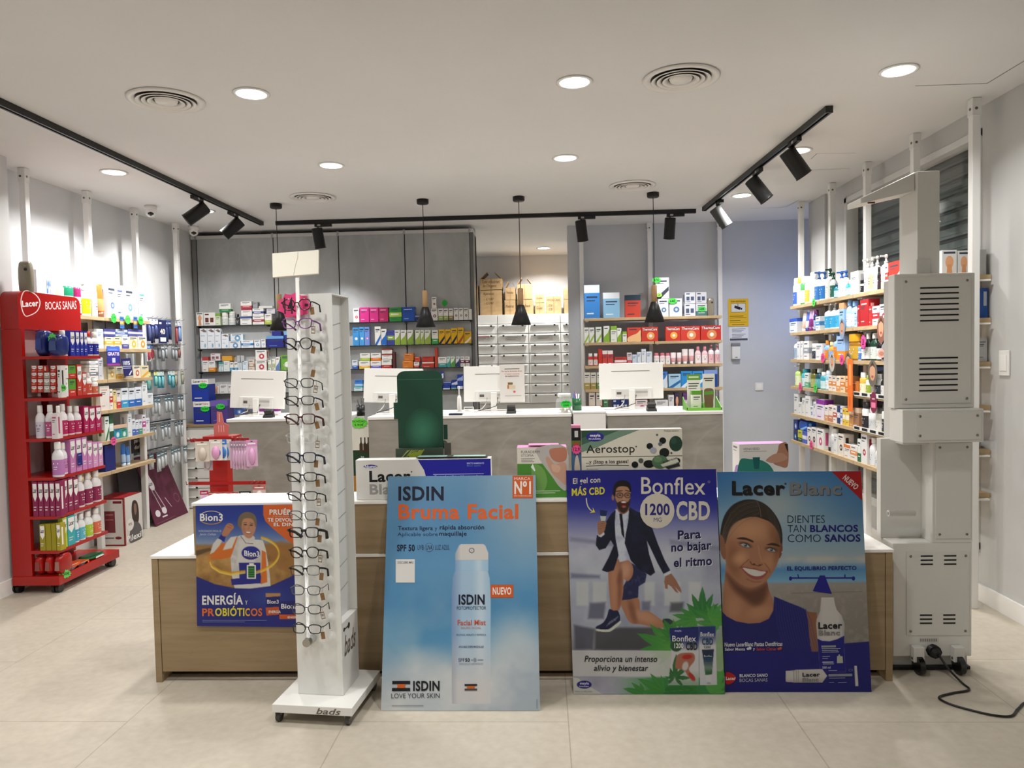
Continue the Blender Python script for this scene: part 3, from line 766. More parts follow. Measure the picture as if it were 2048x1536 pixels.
MB().box(-BW, -0.0695, 0.386, -BW+0.02, 0.12, 1.772, 'e0dfdb', 'g').box(-BW+0.02, 0.115, 0.386, BW, 0.12, 1.772, 'dddcd8', 'p').box(-BW, -0.0695, 1.767, BW, 0.12, 1.772, 'e6e5e1', 'p').obj('rear_panel', E)
b = MB().box(BW-0.040, -0.0695, 0.386, BW-0.034, 0.1145, 1.766, 'd5d6d3', 'p')
sp = b.obj('slotted_panel', E)
b = MB()
for i in range(12):
 z = 1.64-0.104*i
 b.add([(BW-0.0335, -0.06, z-0.01), (BW-0.0335, 0.10, z+0.014), (BW-0.0335, 0.10, z+0.019), (BW-0.0335, -0.06, z-0.005)], [(0, 1, 2, 3)], '9a9c9a', 'm')
b.obj('slot_print', sp)
def smap(u, v, o=0.0):
 return Vector((BW+o, -0.065+u*0.18, 0.38-v*0.29))
MB().decal(lambda u, v, o=0.0: Vector((BW-0.0005+o, -0.065+u*0.18, 0.38-v*0.29)), [('t', 'bads', 0.10, 0.20, 0.85, 0.50, '5f574e', {'b': 0.01, 'sh': 0.35}), ('o', 0.12, 0.1, 0.05, 0.03, '3a3632'), ('r', 0.15, 0.09, 0.4, 0.11, '3a3632'), ('o', 0.42, 0.1, 0.07, 0.045, '3a3632')]).obj('side_logo_print', E)
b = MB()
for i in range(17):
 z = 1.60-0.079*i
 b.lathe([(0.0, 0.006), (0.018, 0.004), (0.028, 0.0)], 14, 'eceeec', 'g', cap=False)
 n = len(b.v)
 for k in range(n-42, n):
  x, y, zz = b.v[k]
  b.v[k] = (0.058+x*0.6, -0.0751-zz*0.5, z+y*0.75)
b.obj('glare_discs', E)  # pale raised discs stand in for soft glare on the glossy panel
rod = MB().cyl((-0.03, -0.112, 0.34), (-0.03, -0.112, 1.835), 0.0075, 14, 'e8e7e3', 'g')
ro = rod.obj('holder_rod', E)
MB().cyl((-0.03, -0.136, 0.325), (-0.03, -0.112, 0.325), 0.017, 20, 'a8a49d', 'k').cyl((-0.03, -0.112, 0.325), (-0.03, -0.0755, 0.325), 0.02, 20, 'e2e1dd', 'g').obj('lock', E)
SPECS = [(609, '2a1c1a', 'round', 0.003), (647, '7a3f86', 'cat', 0.0036), (687, '131214', 'round', 0.0042), (734, 'd8dad8', 'rect', 0.003), (766, '232326', 'thin', 0.0022), (801, '1a191b', 'rect', 0.0033), (838, '4a1418', 'square', 0.0046), (876, 'd9dcda', 'square', 0.0036), (915, '1c2140', 'square', 0.0046), (954, '18181a', 'rect', 0.0036), (992, '1d1c1e', 'rect', 0.003), (1031, '55565a', 'thin', 0.0018), (1065, '0e0e0f', 'square', 0.0066), (1105, '1f1814', 'round', 0.0042), (1141, '131315', 'brow', 0.0044), (1181, '55555a', 'thin', 0.0018), (1219, '3b3b40', 'thin', 0.002), (1258, '222226', 'thin', 0.0022)]
GN = ['thin dark brown round', 'purple cat-eye', 'black rounded', 'clear colourless rectangular', 'thin black-topped', 'black rectangular', 'dark red thick square', 'clear colourless square', 'navy blue thick square', 'black slim rectangular', 'dark narrow rectangular', 'fine silver-grey wire', 'heavy thick black square', 'dark tortoise round', 'black-browed clear-bottomed', 'fine grey wire', 'thin grey metal', 'thin black metal']
def rim(shape, sx):
 w, h, pw = {'round': (0.0245, 0.0225, 2.3), 'cat': (0.027, 0.020, 2.5), 'rect': (0.0262, 0.0180, 3.2), 'square': (0.0262, 0.0205, 3.6), 'thin': (0.0262, 0.0185, 3.0), 'brow': (0.0262, 0.0200, 3.4)}[shape]
 out = []
 for k in range(28):
  a = 2*math.pi*k/28
  c, s = math.cos(a), math.sin(a)
  x = w*math.copysign(abs(c)**(2/pw), c); z = h*math.copysign(abs(s)**(2/pw), s)
  if z > 0:
   x *= 1.04
  else:
   x *= 0.95
  if shape == 'cat' and c > 0 and s > 0:
   z += 0.006*c
  out.append((sx*(0.0345+x), 0.0006*abs(c)*0, z))
 return out
for i, (py, col, shape, th) in enumerate(SPECS):
 z = at_y(607, py, 2.95).z
 loc = E.matrix_basis.to_translation()
 q = Matrix.Rotation(er, 4, 'Z')
 p = Vector((ex, ey, 0)) + q @ Vector((-0.03+0.002, -0.128, z))
 t = thing('eyeglasses', '%s eyeglasses, %s from the top of the display tower' % (GN[i], ORD[i+1]), 'eyeglasses', p, er+rnd.uniform(-0.06, 0.06)+0.05, group='eyeglasses on the white display tower')
 clear = 'clear' in GN[i] and shape != 'brow'
 kd = 'x' if clear else ('k' if shape == 'thin' and i in (11, 15) else 'g')
 kd = 'g' if kd == 'k' else kd
 b = MB()
 for s in (-1, 1):
  r = rim(shape, s)
  if shape == 'brow':
   b.tube(r, [(th, 0.002) if pz > 0 else (0.0012, 0.0012) for _, _, pz in r], 6, col, kd, closed=True)
  else:
   b.tube(r, [(th*(1.25 if pz > 0 else 0.8), 0.0022) for _, _, pz in r], 6, col, kd, closed=True)
 b.tube([(-0.0095, 0, 0.005), (-0.004, -0.001, 0.0085), (0.004, -0.001, 0.0085), (0.0095, 0, 0.005)], th*0.9, 6, col, kd)
 for s in (-1, 1):
  b.tube([(s*0.060, 0, 0.010), (s*0.0655, 0.002, 0.010), (s*0.068, 0.006, 0.009)], th*0.9, 6, col, kd)
 b.obj('frame', t)
 for s in (-1, 1):
  r = rim(shape, s)
  MB().add([(x, 0.0008, zz) for x, _, zz in r], [tuple(range(28))], 'f4f6f6', 'xx').obj('lens', t)
 th *= 1.25
 up = shape == 'thin' and i > 14
 a = [(-0.068, 0.006, 0.009), (-0.045, 0.018, 0.02 if up else -0.002), (-0.028, 0.0225, 0.012 if up else -0.016), (-0.017, 0.024, 0.0 if up else -0.026)]
 MB().tube(a, [th*0.75]*3+[th*0.95], 6, col, kd).obj('temple', t)
 dz = 0.012 if up else -0.012
 a = [(0.068, 0.006, 0.009), (0.077, 0.016, 0.009+dz*0.4), (0.086, 0.026, 0.009+dz), (0.0875, 0.029, -0.02+dz)]
 MB().tube(a, [th*0.75]*3+[th*0.9], 6, col, kd).obj('temple', t)
 tx = 0.066+rnd.uniform(-0.006, 0.006); ta = rnd.uniform(-0.25, 0.25)
 m = MB().tube([(0.069, 0.008, 0.009), (tx, 0.004, -0.012)], 0.0005, 4, '3a3330', 'm')
 white = i % 3 == 1
 m.box(-0.0085, -0.0004, -0.030, 0.0085, 0.0004, 0.0, '86653f', 'm')
 if white:
  m.box(-0.0065, -0.0009, -0.026, 0.0065, -0.0005, -0.004, 'd8d6cf', 'm')
  for k in range(5):
   m.box(-0.005+0.0022*k, -0.0012, -0.018, -0.004+0.0022*k, -0.00095, -0.008, '222222', 'm')
 n0 = 8
 for k in range(n0, len(m.v)):
  x, y, zz = m.v[k]
  m.v[k] = (tx+x*math.cos(ta)-zz*math.sin(ta), 0.004+y, -0.012+x*math.sin(ta)+zz*math.cos(ta))
 m.obj('hang_tag', t)
 cl = MB().lathe([(0.0, 0.006), (0.012, 0.004), (0.012, -0.004), (0.0, -0.006)], 10, 'e9ebea', 'x', cap=False, cx=0, cy=0.016).box(-0.003, 0.008, -0.006, 0.003, 0.012, 0.010, 'e8eae9', 'x')
 cl.obj('nose_holder', ro).matrix_world = Matrix.Translation(p) @ Matrix.Rotation(er, 4, 'Z')
q = Matrix.Translation((ex, ey, 0)) @ Matrix.Rotation(er, 4, 'Z')
t = thing('sign_plate', 'blank cream sign plate with a crack, tilted on top of the eyeglass display', 'sign', q @ Vector((-0.03, -0.115, 1.838)), er+0.06)
cr = [(-0.100, 0.0, 0.0), (0.092, 0.0, 0.010), (0.080, 0.045, 0.112), (-0.118, 0.045, 0.104)]
n = Vector((0, -0.92, 0.39))*0.004
MB().hexa([Vector(c)-n for c in cr], [Vector(c)+n for c in cr], 'd9d3c2', 'm').obj('plate', t)
pm = quad_map([(0, 1), (1, 1), (1, 0), (0, 0)], [Vector(c)+n for c in cr], n.normalized())
MB().decal(pm, [('l', [(0.46, 0.99), (0.5, 0.6), (0.55, 0.3), (0.56, 0.02)], 0.008, '8f8877')]).obj('crack_line', t)
MB().box(-0.006, 0.004, -0.014, 0.006, 0.016, 0.02, 'd5d2ca', 'p').obj('clip', t)
def star_pts(n, r0, r1, ph=0.0):
 return [((r0 if k % 2 == 0 else r1)*math.cos(math.pi*k/n+ph), (r0 if k % 2 == 0 else r1)*math.sin(math.pi*k/n+ph)) for k in range(2*n)]
def price_star(loc, rz, w, h, col, txt, label, n=11, cat='price tag'):
 t = thing('price_tag', label, cat, loc, rz)
 mp = lambda x, y, o=0.0: Vector((x*w/2, -o, y*h/2))
 b = MB().prism(star_pts(n, 1.0, 0.8), mp, 0.0012, col, 'm')
 c = b.obj('card', t)
 tm = front_map(-w/2, w/2, -0.0013, -h/2, h/2)
 sp = [('t', s, x0, y0, x1, y1, '26202a', {'b': 0.012}) for s, x0, y0, x1, y1 in txt]
 if sp:
  MB().decal(tm, sp).obj('handwriting_print', c)
 return t
price_star(q @ Vector((-0.06, -0.083, 1.725)), er, 0.155, 0.115, 'e2457f', [('14', 0.22, 0.2, 0.48, 0.8), ('-', 0.8, 0.45, 0.9, 0.55)], 'bright pink star price card behind the topmost eyeglasses', 9)
# ------------------------------------------------------------------ red toothpaste stand on wheels
RX, RY0, RY1 = -3.52, 4.60, 5.24
RED = 'a8120c'
S = thing('display_rack', 'tall glossy red toothpaste display stand on wheels by the near wall', 'display rack', (-3.44, 4.9, 0))
ox, oy = -3.44, 4.9
MB().box(-0.058, RY0-oy, 0.06, 0.075, RY0-oy+0.03, 1.734, RED, 'g').box(-0.058, RY0-oy+0.031, 0.12, -0.05, RY1-oy, 1.734, '8d0f0b', 'g').box(-0.05, RY1-oy-0.3, 0.121, 0.0, RY1-oy-0.1, 1.734, '7c0c09', 'g').obj('spine', S)
MB().box(-0.049, RY0-oy+0.031, 0.13, -0.045, RY0-oy+0.33, 1.755, 'dcdad6', 'm').obj('back_graphic', S)
hp = [(RY0-oy, 1.735), (RY1-oy, 1.735)]
for k in range(7):
 a = math.pi/2*k/6
 hp.append((RY1-oy-0.06+0.06*math.cos(a), 1.925+0.06*math.sin(a)))
for k in range(7):
 a = math.pi/2+math.pi/2*k/6
 hp.append((RY0-oy+0.06+0.06*math.cos(a), 1.925+0.06*math.sin(a)))
hm = lambda x, y, o=0.0: Vector((0.062-o, x, y))
hd = MB().prism(hp, hm, 0.12, RED, 'g').obj('header', S)
qm = quad_map([(40, 580), (150, 606), (152, 655), (38, 655)], [(0.062, RY0-oy, 1.985), (0.062, RY1-oy, 1.985), (0.062, RY1-oy, 1.765), (0.062, RY0-oy, 1.735)], (1, 0, 0))
sh = smooth_poly([(50, 584), (58, 583), (70, 592), (76, 606), (70, 622), (56, 630), (49, 629), (45, 615), (45, 598)])
MB().decal(lambda x, y, o=0.0: qm(x, y, o), [('l', sh+[sh[0]], 1.6, 'f0dcd6'), ('t', 'Lacer', 46, 601, 73, 613, 'f4ece8', {'b': 0.03}), ('t', 'BOCAS SANAS', 85, 606, 143, 620, 'f4e4de', {'b': 0.0, 'slope': 0.06})], 'm').obj('header_lettering', hd)
RZ = [1.556, 1.284, 1.02, 0.765, 0.51, 0.283]
for z in RZ:
 MB().box(0.0755, RY0-oy, z-0.02, 0.255, 5.15-oy, z, RED, 'g').box(-0.045, RY0-oy+0.031, z-0.02, 0.0755, 5.15-oy, z, RED, 'g').obj('shelf', S)
MB().box(-0.056, RY0-oy-0.01, 0.055, 0.262, RY1-oy+0.03, 0.115, RED, 'g').obj('base_tray', S, bevel=0.004)
for x in (-0.05, 0.22):
 for y in (RY0-oy+0.03, RY1-oy-0.02):
  c = MB().cyl((x, y, 0.054), (x, y, 0.045), 0.02, 12, '222222', 'p').obj('caster', S)
  MB().cyl((x-0.026, y, 0.03), (x-0.004, y, 0.03), 0.03, 18, '101010', 'g').cyl((x+0.004, y, 0.03), (x+0.026, y, 0.03), 0.03, 18, '101010', 'g').obj('wheel', c)
# ------------------------------------------------------------------ small red rack behind the low unit
K = thing('display_rack', 'small red hanging-pack rack standing behind the white step', 'display rack', (-1.90, 4.2, 0))
MB().lathe([(0.0, 0.0), (0.22, 0.0), (0.22, 0.02), (0.0, 0.02)], 28, RED, 'g', cap=False).obj('base', K)
MB().box(-0.055, -0.035, 0.021, 0.055, 0.035, 1.05, 'b01610', 'g').obj('column', K, bevel=0.002)
b = MB().box(-0.075, -0.06, 1.051, 0.105, 0.06, 1.065, RED, 'g')
b.obj('cap_plate', K)
hd = MB().prism([(-0.03, 0), (0.055, 0), (0.06, 0.06), (0.03, 0.075), (0.02, 0.135), (-0.008, 0.14), (-0.01, 0.075), (-0.03, 0.06)], lambda x, y, o=0.0: Vector((x, -0.01+o, 1.0655+y)), 0.005, 'c46a64', 'm').obj('header_card', K)
MB().decal(lambda x, y, o=0.0: Vector((x, -0.01-o, 1.0655+y)), [('l', [(0.0, 0.02), (0.0, 0.06)], 0.004, 'e8b4ae'), ('l', [(0.015, 0.02), (0.015, 0.06)], 0.004, 'e8b4ae'), ('l', [(0.03, 0.02), (0.03, 0.06)], 0.004, 'e8b4ae'), ('l', [(0.006, 0.08), (0.006, 0.13)], 0.003, 'ecd0cc')]).obj('header_print', hd)
for z, x0, x1 in ((1.052, -0.155, 0.19), (0.80, -0.17, 0.28)):
 a = MB().box(x0, -0.045, z-0.02, x1, -0.037, z, RED, 'g').obj('hook_bar', K)
 for k in range(6):
  x = x0+0.01+k*0.018 if k < 3 else x1-0.01-(k-3)*0.03
  MB().tube([(x, -0.046, z-0.005), (x, -0.10, z-0.008), (x, -0.105, z+0.012)], 0.0022, 6, '7d1410', 'g').obj('hook', a)
# ------------------------------------------------------------------ goods: one builder per kind, meshes shared between equal copies
_pm = {}
def specs_for(style, acc, w, h, txt=None, ink='3b4252'):
 a = acc
 L = {
  'plain': [],
  'lines': [('r', 0.14, 0.14, 0.8, 0.20, a), ('r', 0.14, 0.26, 0.62, 0.29, ink), ('r', 0.14, 0.33, 0.55, 0.355, ink), ('r', 0.14, 0.80, 0.5, 0.84, a)],
  'top': [('r', 0, 0, 1, 0.24, a), ('r', 0.15, 0.34, 0.85, 0.39, ink), ('r', 0.15, 0.46, 0.7, 0.49, ink), ('r', 0.15, 0.84, 0.6, 0.88, a)],
  'bot': [('r', 0, 0.62, 1, 1, a), ('r', 0.14, 0.14, 0.82, 0.21, ink), ('r', 0.14, 0.28, 0.6, 0.31, ink), ('r', 0.2, 0.74, 0.8, 0.78, 'f0f0ee')],
  'mid': [('r', 0, 0.36, 1, 0.66, a), ('r', 0.14, 0.12, 0.7, 0.18, ink), ('r', 0.14, 0.45, 0.75, 0.52, 'f4f4f2'), ('r', 0.14, 0.8, 0.6, 0.83, ink)],
  'diag': [('p', [(0, 0.95), (0.98, 0.42), (0.98, 0.62), (0.35, 1.0), (0, 1.0)], a), ('r', 0.14, 0.14, 0.84, 0.21, ink), ('r', 0.14, 0.27, 0.6, 0.30, ink)],
  'wave': [('ps', [(0.02, 0.72), (0.35, 0.55), (0.7, 0.42), (0.98, 0.18), (0.98, 0.5), (0.98, 0.98), (0.5, 0.98), (0.02, 0.98)], a), ('r', 0.12, 0.12, 0.7, 0.18, ink)],
  'dot': [('o', 0.55, 0.62, 0.24, 0.24*w/h, a), ('r', 0.12, 0.10, 0.85, 0.17, ink), ('r', 0.12, 0.23, 0.6, 0.26, ink), ('o', 0.55, 0.62, 0.1, 0.1*w/h, 'f3f0ea')],
  'eye': [('p', [(0.1, 0.10), (0.55, 0.03), (0.95, 0.12), (0.9, 0.2), (0.5, 0.16)], '8c6f60'), ('o', 0.6, 0.14, 0.11, 0.05, '4c6a78'), ('r', 0.12, 0.34, 0.7, 0.38, 'a9b4c4'), ('o', 0.7, 0.84, 0.13, 0.10, '8fb4d6'), ('r', 0.12, 0.62, 0.5, 0.64, ink)],
  'shield': [('p', [(0.1, 0.06), (0.9, 0.06), (0.9, 0.42), (0.5, 0.58), (0.1, 0.42)], 'efecea'), ('t', 'Lacer', 0.16, 0.17, 0.84, 0.33, '20222c', {'b': 0.03}), ('r', 0.15, 0.72, 0.7, 0.75, 'dcd6da'), ('r', 0.15, 0.80, 0.6, 0.83, 'dcd6da')],
  'body': [('o', 0.5, 0.42, 0.28, 0.22, 'd9a27a'), ('p', [(0.28, 0.98), (0.36, 0.5), (0.64, 0.5), (0.72, 0.98)], 'cf9468'), ('r', 0.1, 0.06, 0.9, 0.13, ink)],
  'tiles': [('r', 0.1, 0.1, 0.45, 0.2, a), ('r', 0.12, 0.4, 0.42, 0.75, a), ('r', 0.55, 0.4, 0.85, 0.75, a), ('r', 0.1, 0.84, 0.5, 0.89, ink)],
 }[style]
 if txt:
  L = L+[('t', s, x0, y0, x1, y1, c, o) for s, x0, y0, x1, y1, c, o in txt]
 return L
def shade(c, f):
 return tuple(min(1, k*f) for k in lin(c))
def build_kind(kind, w, d, h, body, acc, cap, style, txt):
 """list of (part name, mesh); the first part is the thing's main piece, front towards -Y, standing on z=0"""
 key = (kind, round(w, 3), round(d, 3), round(h, 3), body, acc, cap, style, str(txt))
 if key in _pm:
  return _pm[key]
 P = []
 r = w/2
 if kind == 'c':
  b = MB().box(-r, 0, 0, r, d, h, body, 'm')
  b.decal(front_map(-r, r, 0, 0, h), specs_for(style, acc, w, h, txt))
  sm = lambda u, v, o=0.0: Vector((-r-o, d*(1-u), h*(1-v)))
  sm2 = lambda u, v, o=0.0: Vector((r+o, d*u, h*(1-v)))
  if style in ('top', 'bot', 'mid'):
   q = {'top': (0, 0.24), 'bot': (0.62, 1), 'mid': (0.36, 0.66)}[style]
   for f in (sm, sm2):
    b.decal(f, [('r', 0, q[0], 1, q[1], acc)])
  else:
   for f in (sm, sm2):
    b.decal(f, [('r', 0.2, 0.15, 0.5, 0.8, acc if style != 'plain' else body)])
  P = [('carton', b)]
 elif kind in ('b', 'p', 'j'):
  n = 18
  if kind == 'j':
   pr = [(0.0, 0.0), (r*0.94, 0.0), (r, h*0.03), (r, h*0.62), (r*0.9, h*0.68), (r*0.86, h*0.70)]
  elif kind == 'p':
   pr = [(0.0, 0.0), (r*0.94, 0.0), (r, h*0.02), (r, h*0.60), (r*0.85, h*0.67), (r*0.42, h*0.72), (r*0.40, h*0.735)]
  elif style == 'slim':
   pr = [(0.0, 0.0), (r*0.95, 0.0), (r, h*0.02), (r, h*0.70), (r*0.9, h*0.74), (r*0.8, h*0.76)]
  else:
   pr = [(0.0, 0.0), (r*0.94, 0.0), (r, h*0.02), (r, h*0.58), (r*0.88, h*0.67), (r*0.52, h*0.76), (r*0.46, h*0.79)]
  z0, z1 = h*0.06, h*(0.50 if kind != 'j' else 0.54)
  pr2 = []
  for q in pr:
   pr2.append(q)
  k = 3
  pr2 = pr2[:k]+[(r, z0), (r, z1)]+pr2[k:]
  def colf(i, j, n):
   if i == k and (j+0.5)/n < 0.30 or i == k and (j+0.5)/n > 0.70:
    return acc
   return None
  b = MB().lathe(pr2, n, body, 'g', sy=d/w, colf=colf, cap=False)
  lm = lambda u, v, o=0.0: Vector(((u-0.5)*w*0.72, -(d/2)*math.sqrt(max(0.0, 1-((u-0.5)*1.44)**2))-0.0006-o, z1-v*(z1-z0)))
  light = sum(lin(acc)) > 1.2
  ink = '2c3346' if light else 'f2efec'
  b.decal(lm, [('r', 0.2, 0.2, 0.8, 0.3, ink), ('r', 0.25, 0.45, 0.7, 0.5, ink), ('r', 0.25, 0.6, 0.65, 0.64, ink)] if not txt else [('t', s, x0, y0, x1, y1, c, o) for s, x0, y0, x1, y1, c, o in txt])
  P = [('bottle_body' if kind != 'j' else 'jar_body', b)]
  c = MB()
  if kind == 'j':
   c.lathe([(0.0, h*0.70), (r*0.97, h*0.70), (r*0.99, h*0.72), (r*0.99, h*0.97), (r*0.95, h), (0.0, h)], n, cap, 'g', sy=d/w, cap=False)
   P.append(('lid', c))
  elif kind == 'p':
   rr = min(r*0.42, 0.013)
   c.lathe([(0.0, h*0.735), (rr, h*0.735), (rr, h*0.80), (rr*0.55, h*0.81), (rr*0.45, h*0.90), (0.0, h*0.90)], 12, cap, 'g', cap=False)
   c.lathe([(0.0, h*0.90), (rr*0.9, h*0.90), (rr*0.95, h*0.96), (rr*0.6, h), (0.0, h)], 12, cap, 'g', cap=False)
   c.box(-rr*0.45, -min(r*1.1, 0.04), h*0.93, rr*0.45, -rr*0.5, h*0.98, cap, 'g')
   P.append(('pump', c))
  else:
   rc = r*(0.8 if style == 'slim' else 0.5)
   zc = h*(0.76 if style == 'slim' else 0.79)
   c.lathe([(0.0, zc), (rc, zc), (rc*1.02, zc+h*0.01), (rc*0.98, h*0.985), (rc*0.85, h), (0.0, h)], n, cap, 'g', sy=1 if style != 'slim' else d/w, cap=False)
   P.append(('cap', c))
 elif kind == 't':
  n = 16
  b = MB(); base = 0
  rows = [(r*0.72, r*0.62, h*0.16), (r*0.9, r*0.66, h*0.19), (r*0.97, r*0.5, h*0.55), (r, r*0.2, h*0.93), (r, r*0.05, h)]
  for a, bb, z in rows:
   for j in range(n):
    q = 2*math.pi*(j+0.5)/n
    b.v.append((a*math.sin(q), -bb*math.cos(q), z))
  for i in range(len(rows)-1):
   for j in range(n):
    k = (j+1) % n
    b.f.append((i*n+j, i*n+k, (i+1)*n+k, (i+1)*n+j))
    b.c.append(lin(acc if i == 1 else body)); b.k.append('g'); b.sm.append(True)
  b.box(-r, -r*0.05, h*0.97, r, r*0.05, h, body, 'g')
  P = [('tube_body', b), ('cap', MB().lathe([(0.0, 0.0), (r*0.6, 0.0), (r*0.66, h*0.02), (r*0.66, h*0.155), (0.0, h*0.158)], 14, cap, 'g', cap=False))]
 elif kind == 'h':
  b = MB().box(-r, -0.001, -h, r, 0.0008, 0.0, body, 'm')
  b.decal(front_map(-r, r, -0.001, -h, 0), [('r', 0, 0, 1, 0.24, acc), ('o', 0.5, 0.05, 0.12, 0.02, '1c2a30'), ('r', 0.15, 0.11, 0.85, 0.16, 'f1f1ee')])
  q = MB().lathe([(0.0, -0.001), (r*0.7, -0.001), (r*0.6, -0.012), (0.0, -0.014)], 12, cap, 'g', cap=False)
  nv = []
  for x, y, z in q.v:
   nv.append((x*0.9, z, -h*0.62+y*(h*0.34)/(r*0.7)))
  q.v = nv
  P = [('backing_card', b), ('blister', q)]
 elif kind == 'bag':
  b = MB(); n = 20
  rows = 10
  for i in range(rows+1):
   v = -math.pi/2+math.pi*i/rows
   for j in range(n):
    q = 2*math.pi*(j+0.5)/n
    sp = lambda t, e: math.copysign(abs(t)**e, t)
    b.v.append((r*sp(math.cos(v), 0.5)*sp(math.sin(q), 0.6), d/2-d/2*sp(math.cos(v), 0.7)*sp(math.cos(q), 0.9), h/2+h/2*sp(math.sin(v), 0.6)))
  for i in range(rows):
   for j in range(n):
    k = (j+1) % n
    b.f.append((i*n+j, i*n+k, (i+1)*n+k, (i+1)*n+j)); b.c.append(lin(body)); b.k.append('g'); b.sm.append(True)
  zp = MB().tube([(-r*0.75, d*0.18, h*0.94), (0, d*0.12, h*1.01), (r*0.75, d*0.18, h*0.94)], 0.003, 6, acc, 'g')
  wd = MB().add([(-r*0.5, -0.004, h*0.25), (r*0.5, -0.004, h*0.25), (r*0.42, -0.001, h*0.68), (-r*0.42, -0.001, h*0.68)], [(0, 1, 2, 3)], cap, 'g')
  P = [('pouch', b), ('zip', zp), ('clear_window', wd)]
 out = [(nm, m.mesh(nm)) for nm, m in P]
 _pm[key] = out
 return out
NAMEK = {'c': 'product_carton', 'b': 'product_bottle', 'p': 'pump_bottle', 'j': 'product_jar', 't': 'product_tube', 'h': 'hanging_pack', 'bag': 'toiletry_bag'}
CATK = {'c': 'box', 'b': 'bottle', 'p': 'bottle', 'j': 'jar', 't': 'tube', 'h': 'pack', 'bag': 'bag'}
def put(kind, w, d, h, loc, rz, body, acc, cap, style, label, group, txt=None, name=None, cat=None):
 parts = build_kind(kind, w, d, h, body, acc, cap, style, txt)
 nm = name or NAMEK[kind]
 if len(parts) == 1:
  o = bpy.data.objects.new(nm, parts[0][1]); COL.objects.link(o)
  o.location = loc; o.rotation_euler = (0, 0, rz)
  tag(o, label, cat or CATK[kind], group)
  return o
 t = thing(nm, label, cat or CATK[kind], loc, rz, group)
 for pn, me in parts:
  o = bpy.data.objects.new(pn, me); COL.objects.link(o); o.parent = t
 return t
WH, BK = 'e8e6e2', '17181a'
def row(kind_of_plane, plane, z, items, where, group, depth=0.09, ends=('left', 'right'), start=1, hmax=9.0):
 """items: (x0, x1, ytop, kind, body, accent, what[, options]); x in photo pixels measured on the shelf's front plane"""
 n = start
 for it in items:
  x0, x1, yt, kind, body, acc, what = it[:7]
  o = it[7] if len(it) > 7 else {}
  pl = o.get('pl', plane)
  ax = o.get('ax', kind_of_plane)
  f = at_y if ax == 'y' else at_x
  yb = o.get('yb')
  a = f(x0, yt, pl); b = f(x1, yt, pl)
  zt = f((x0+x1)/2, yt, pl).z
  zb = f((x0+x1)/2, yb, pl).z if yb else z
  zb = max(z, zb)+0.0006
  h = min(hmax, max(0.015, zt-zb))
  w = (b-a).length-0.0022
  w = max(w, 0.012)
  d = min(o.get('d', depth), 0.2)
  if kind in ('b', 'p', 'j', 't'):
   d = w*o.get('dr', 0.75 if kind in ('b', 'p') else 1.0)
  mid = (a+b)/2
  back = o.get('back', 0.0)
  rz = {'y': 0.0, 'x': math.pi/2 if pl < 0 else -math.pi/2}[ax]+o.get('rz', 0.0)
  nrm = Vector((0, 1, 0)) if ax == 'y' else Vector((-1 if pl < 0 else 1, 0, 0))
  loc = Vector((mid.x, mid.y, zb))
  off = back + (d/2 if kind in ('b', 'p', 'j', 't') else 0.0)
  loc += nrm*off
  lab = o.get('lab') or ('%s, %s %s' % (what, ORD[n], where))
  put(kind, w, d, h, loc, rz, body, acc, o.get('cap', WH), o.get('s', 'lines'), lab, group, o.get('t'), o.get('name'), o.get('cat'))
  n += 1
 return n
# ------------------------------------------------------------------ goods on the dark glass shelves (grey panels)
GP = 7.628
g = 'goods on the glass shelves of the grey panels'
W5 = 'from corner, top glass shelf'
it = [(392, 406, 625, 'c', WH, '5f8f3f', 'white and green carton with tan figure', {'s': 'body'}),
 (407, 430, 625, 'c', WH, '6b3b32', 'white carton with small brown marks', {'s': 'tiles'}),
 (430, 440, 627, 'c', 'd5dfc4', '7fa54a', 'narrow pale green carton', {'s': 'top'}),
 (441, 454, 625, 'j', WH, 'cfd3cf', 'white round supplement jar'),
 (455, 469, 636, 'j', WH, 'd0d4d2', 'white squat jar with another on it', {'cap': 'dfe0de'}),
 (456, 468, 623, 'j', WH, 'd0d4d2', 'white squat jar set on another jar', {'yb': 636}),
 (438, 461, 607, 'c', WH, '2f7d43', 'white box with green foot lying on the jars', {'s': 'bot', 'yb': 624.5}),
 (470, 479, 628, 'b', '26282a', '3b3d40', 'small dark bottle', {'cap': BK}),
 (480, 503, 633, 'c', WH, '41508f', 'white painkiller box with red and blue stripe', {'s': 'top'}),
 (505, 528, 633, 'c', WH, 'a03a4c', 'white painkiller box with low red stripe', {'s': 'mid'}),
 (482, 503.5, 617, 'c', WH, 'a03a4c', 'stacked white painkiller box with red band', {'s': 'top', 'yb': 632.5}),
 (504.5, 527, 617, 'c', WH, '41508f', 'stacked white painkiller box with blue band', {'s': 'mid', 'yb': 632.5}),
 (481, 503, 603, 'c', WH, 'b54a52', 'topmost white painkiller box with red foot', {'s': 'bot', 'yb': 616.5}),
 (505, 515, 604, 'c', '9b9ea2', '55585c', 'thin grey box standing behind', {'yb': 616.5}),
 (517, 545, 612, 'c', 'dcdcda', '7d7f86', 'flat white box lying on painkillers', {'yb': 616.5, 's': 'plain'}),
 (529, 543, 628, 'c', WH, 'a7b93f', 'white box with lime foot', {'s': 'bot'}),
 (533, 550, 617.5, 'c', 'd4d3da', '6d6f94', 'pale lilac box on a lime-footed box', {'yb': 627.5}),
 (551, 560, 624, 'c', 'd8dadb', '78808c', 'pale grey carton by the pendant lamp'),
 (562, 581, 624, 'c', WH, '7d8a5c', 'white carton behind the pendant lamp', {'s': 'mid'})]
n = row('y', GP, GZ[0], it, W5, g, 0.07)
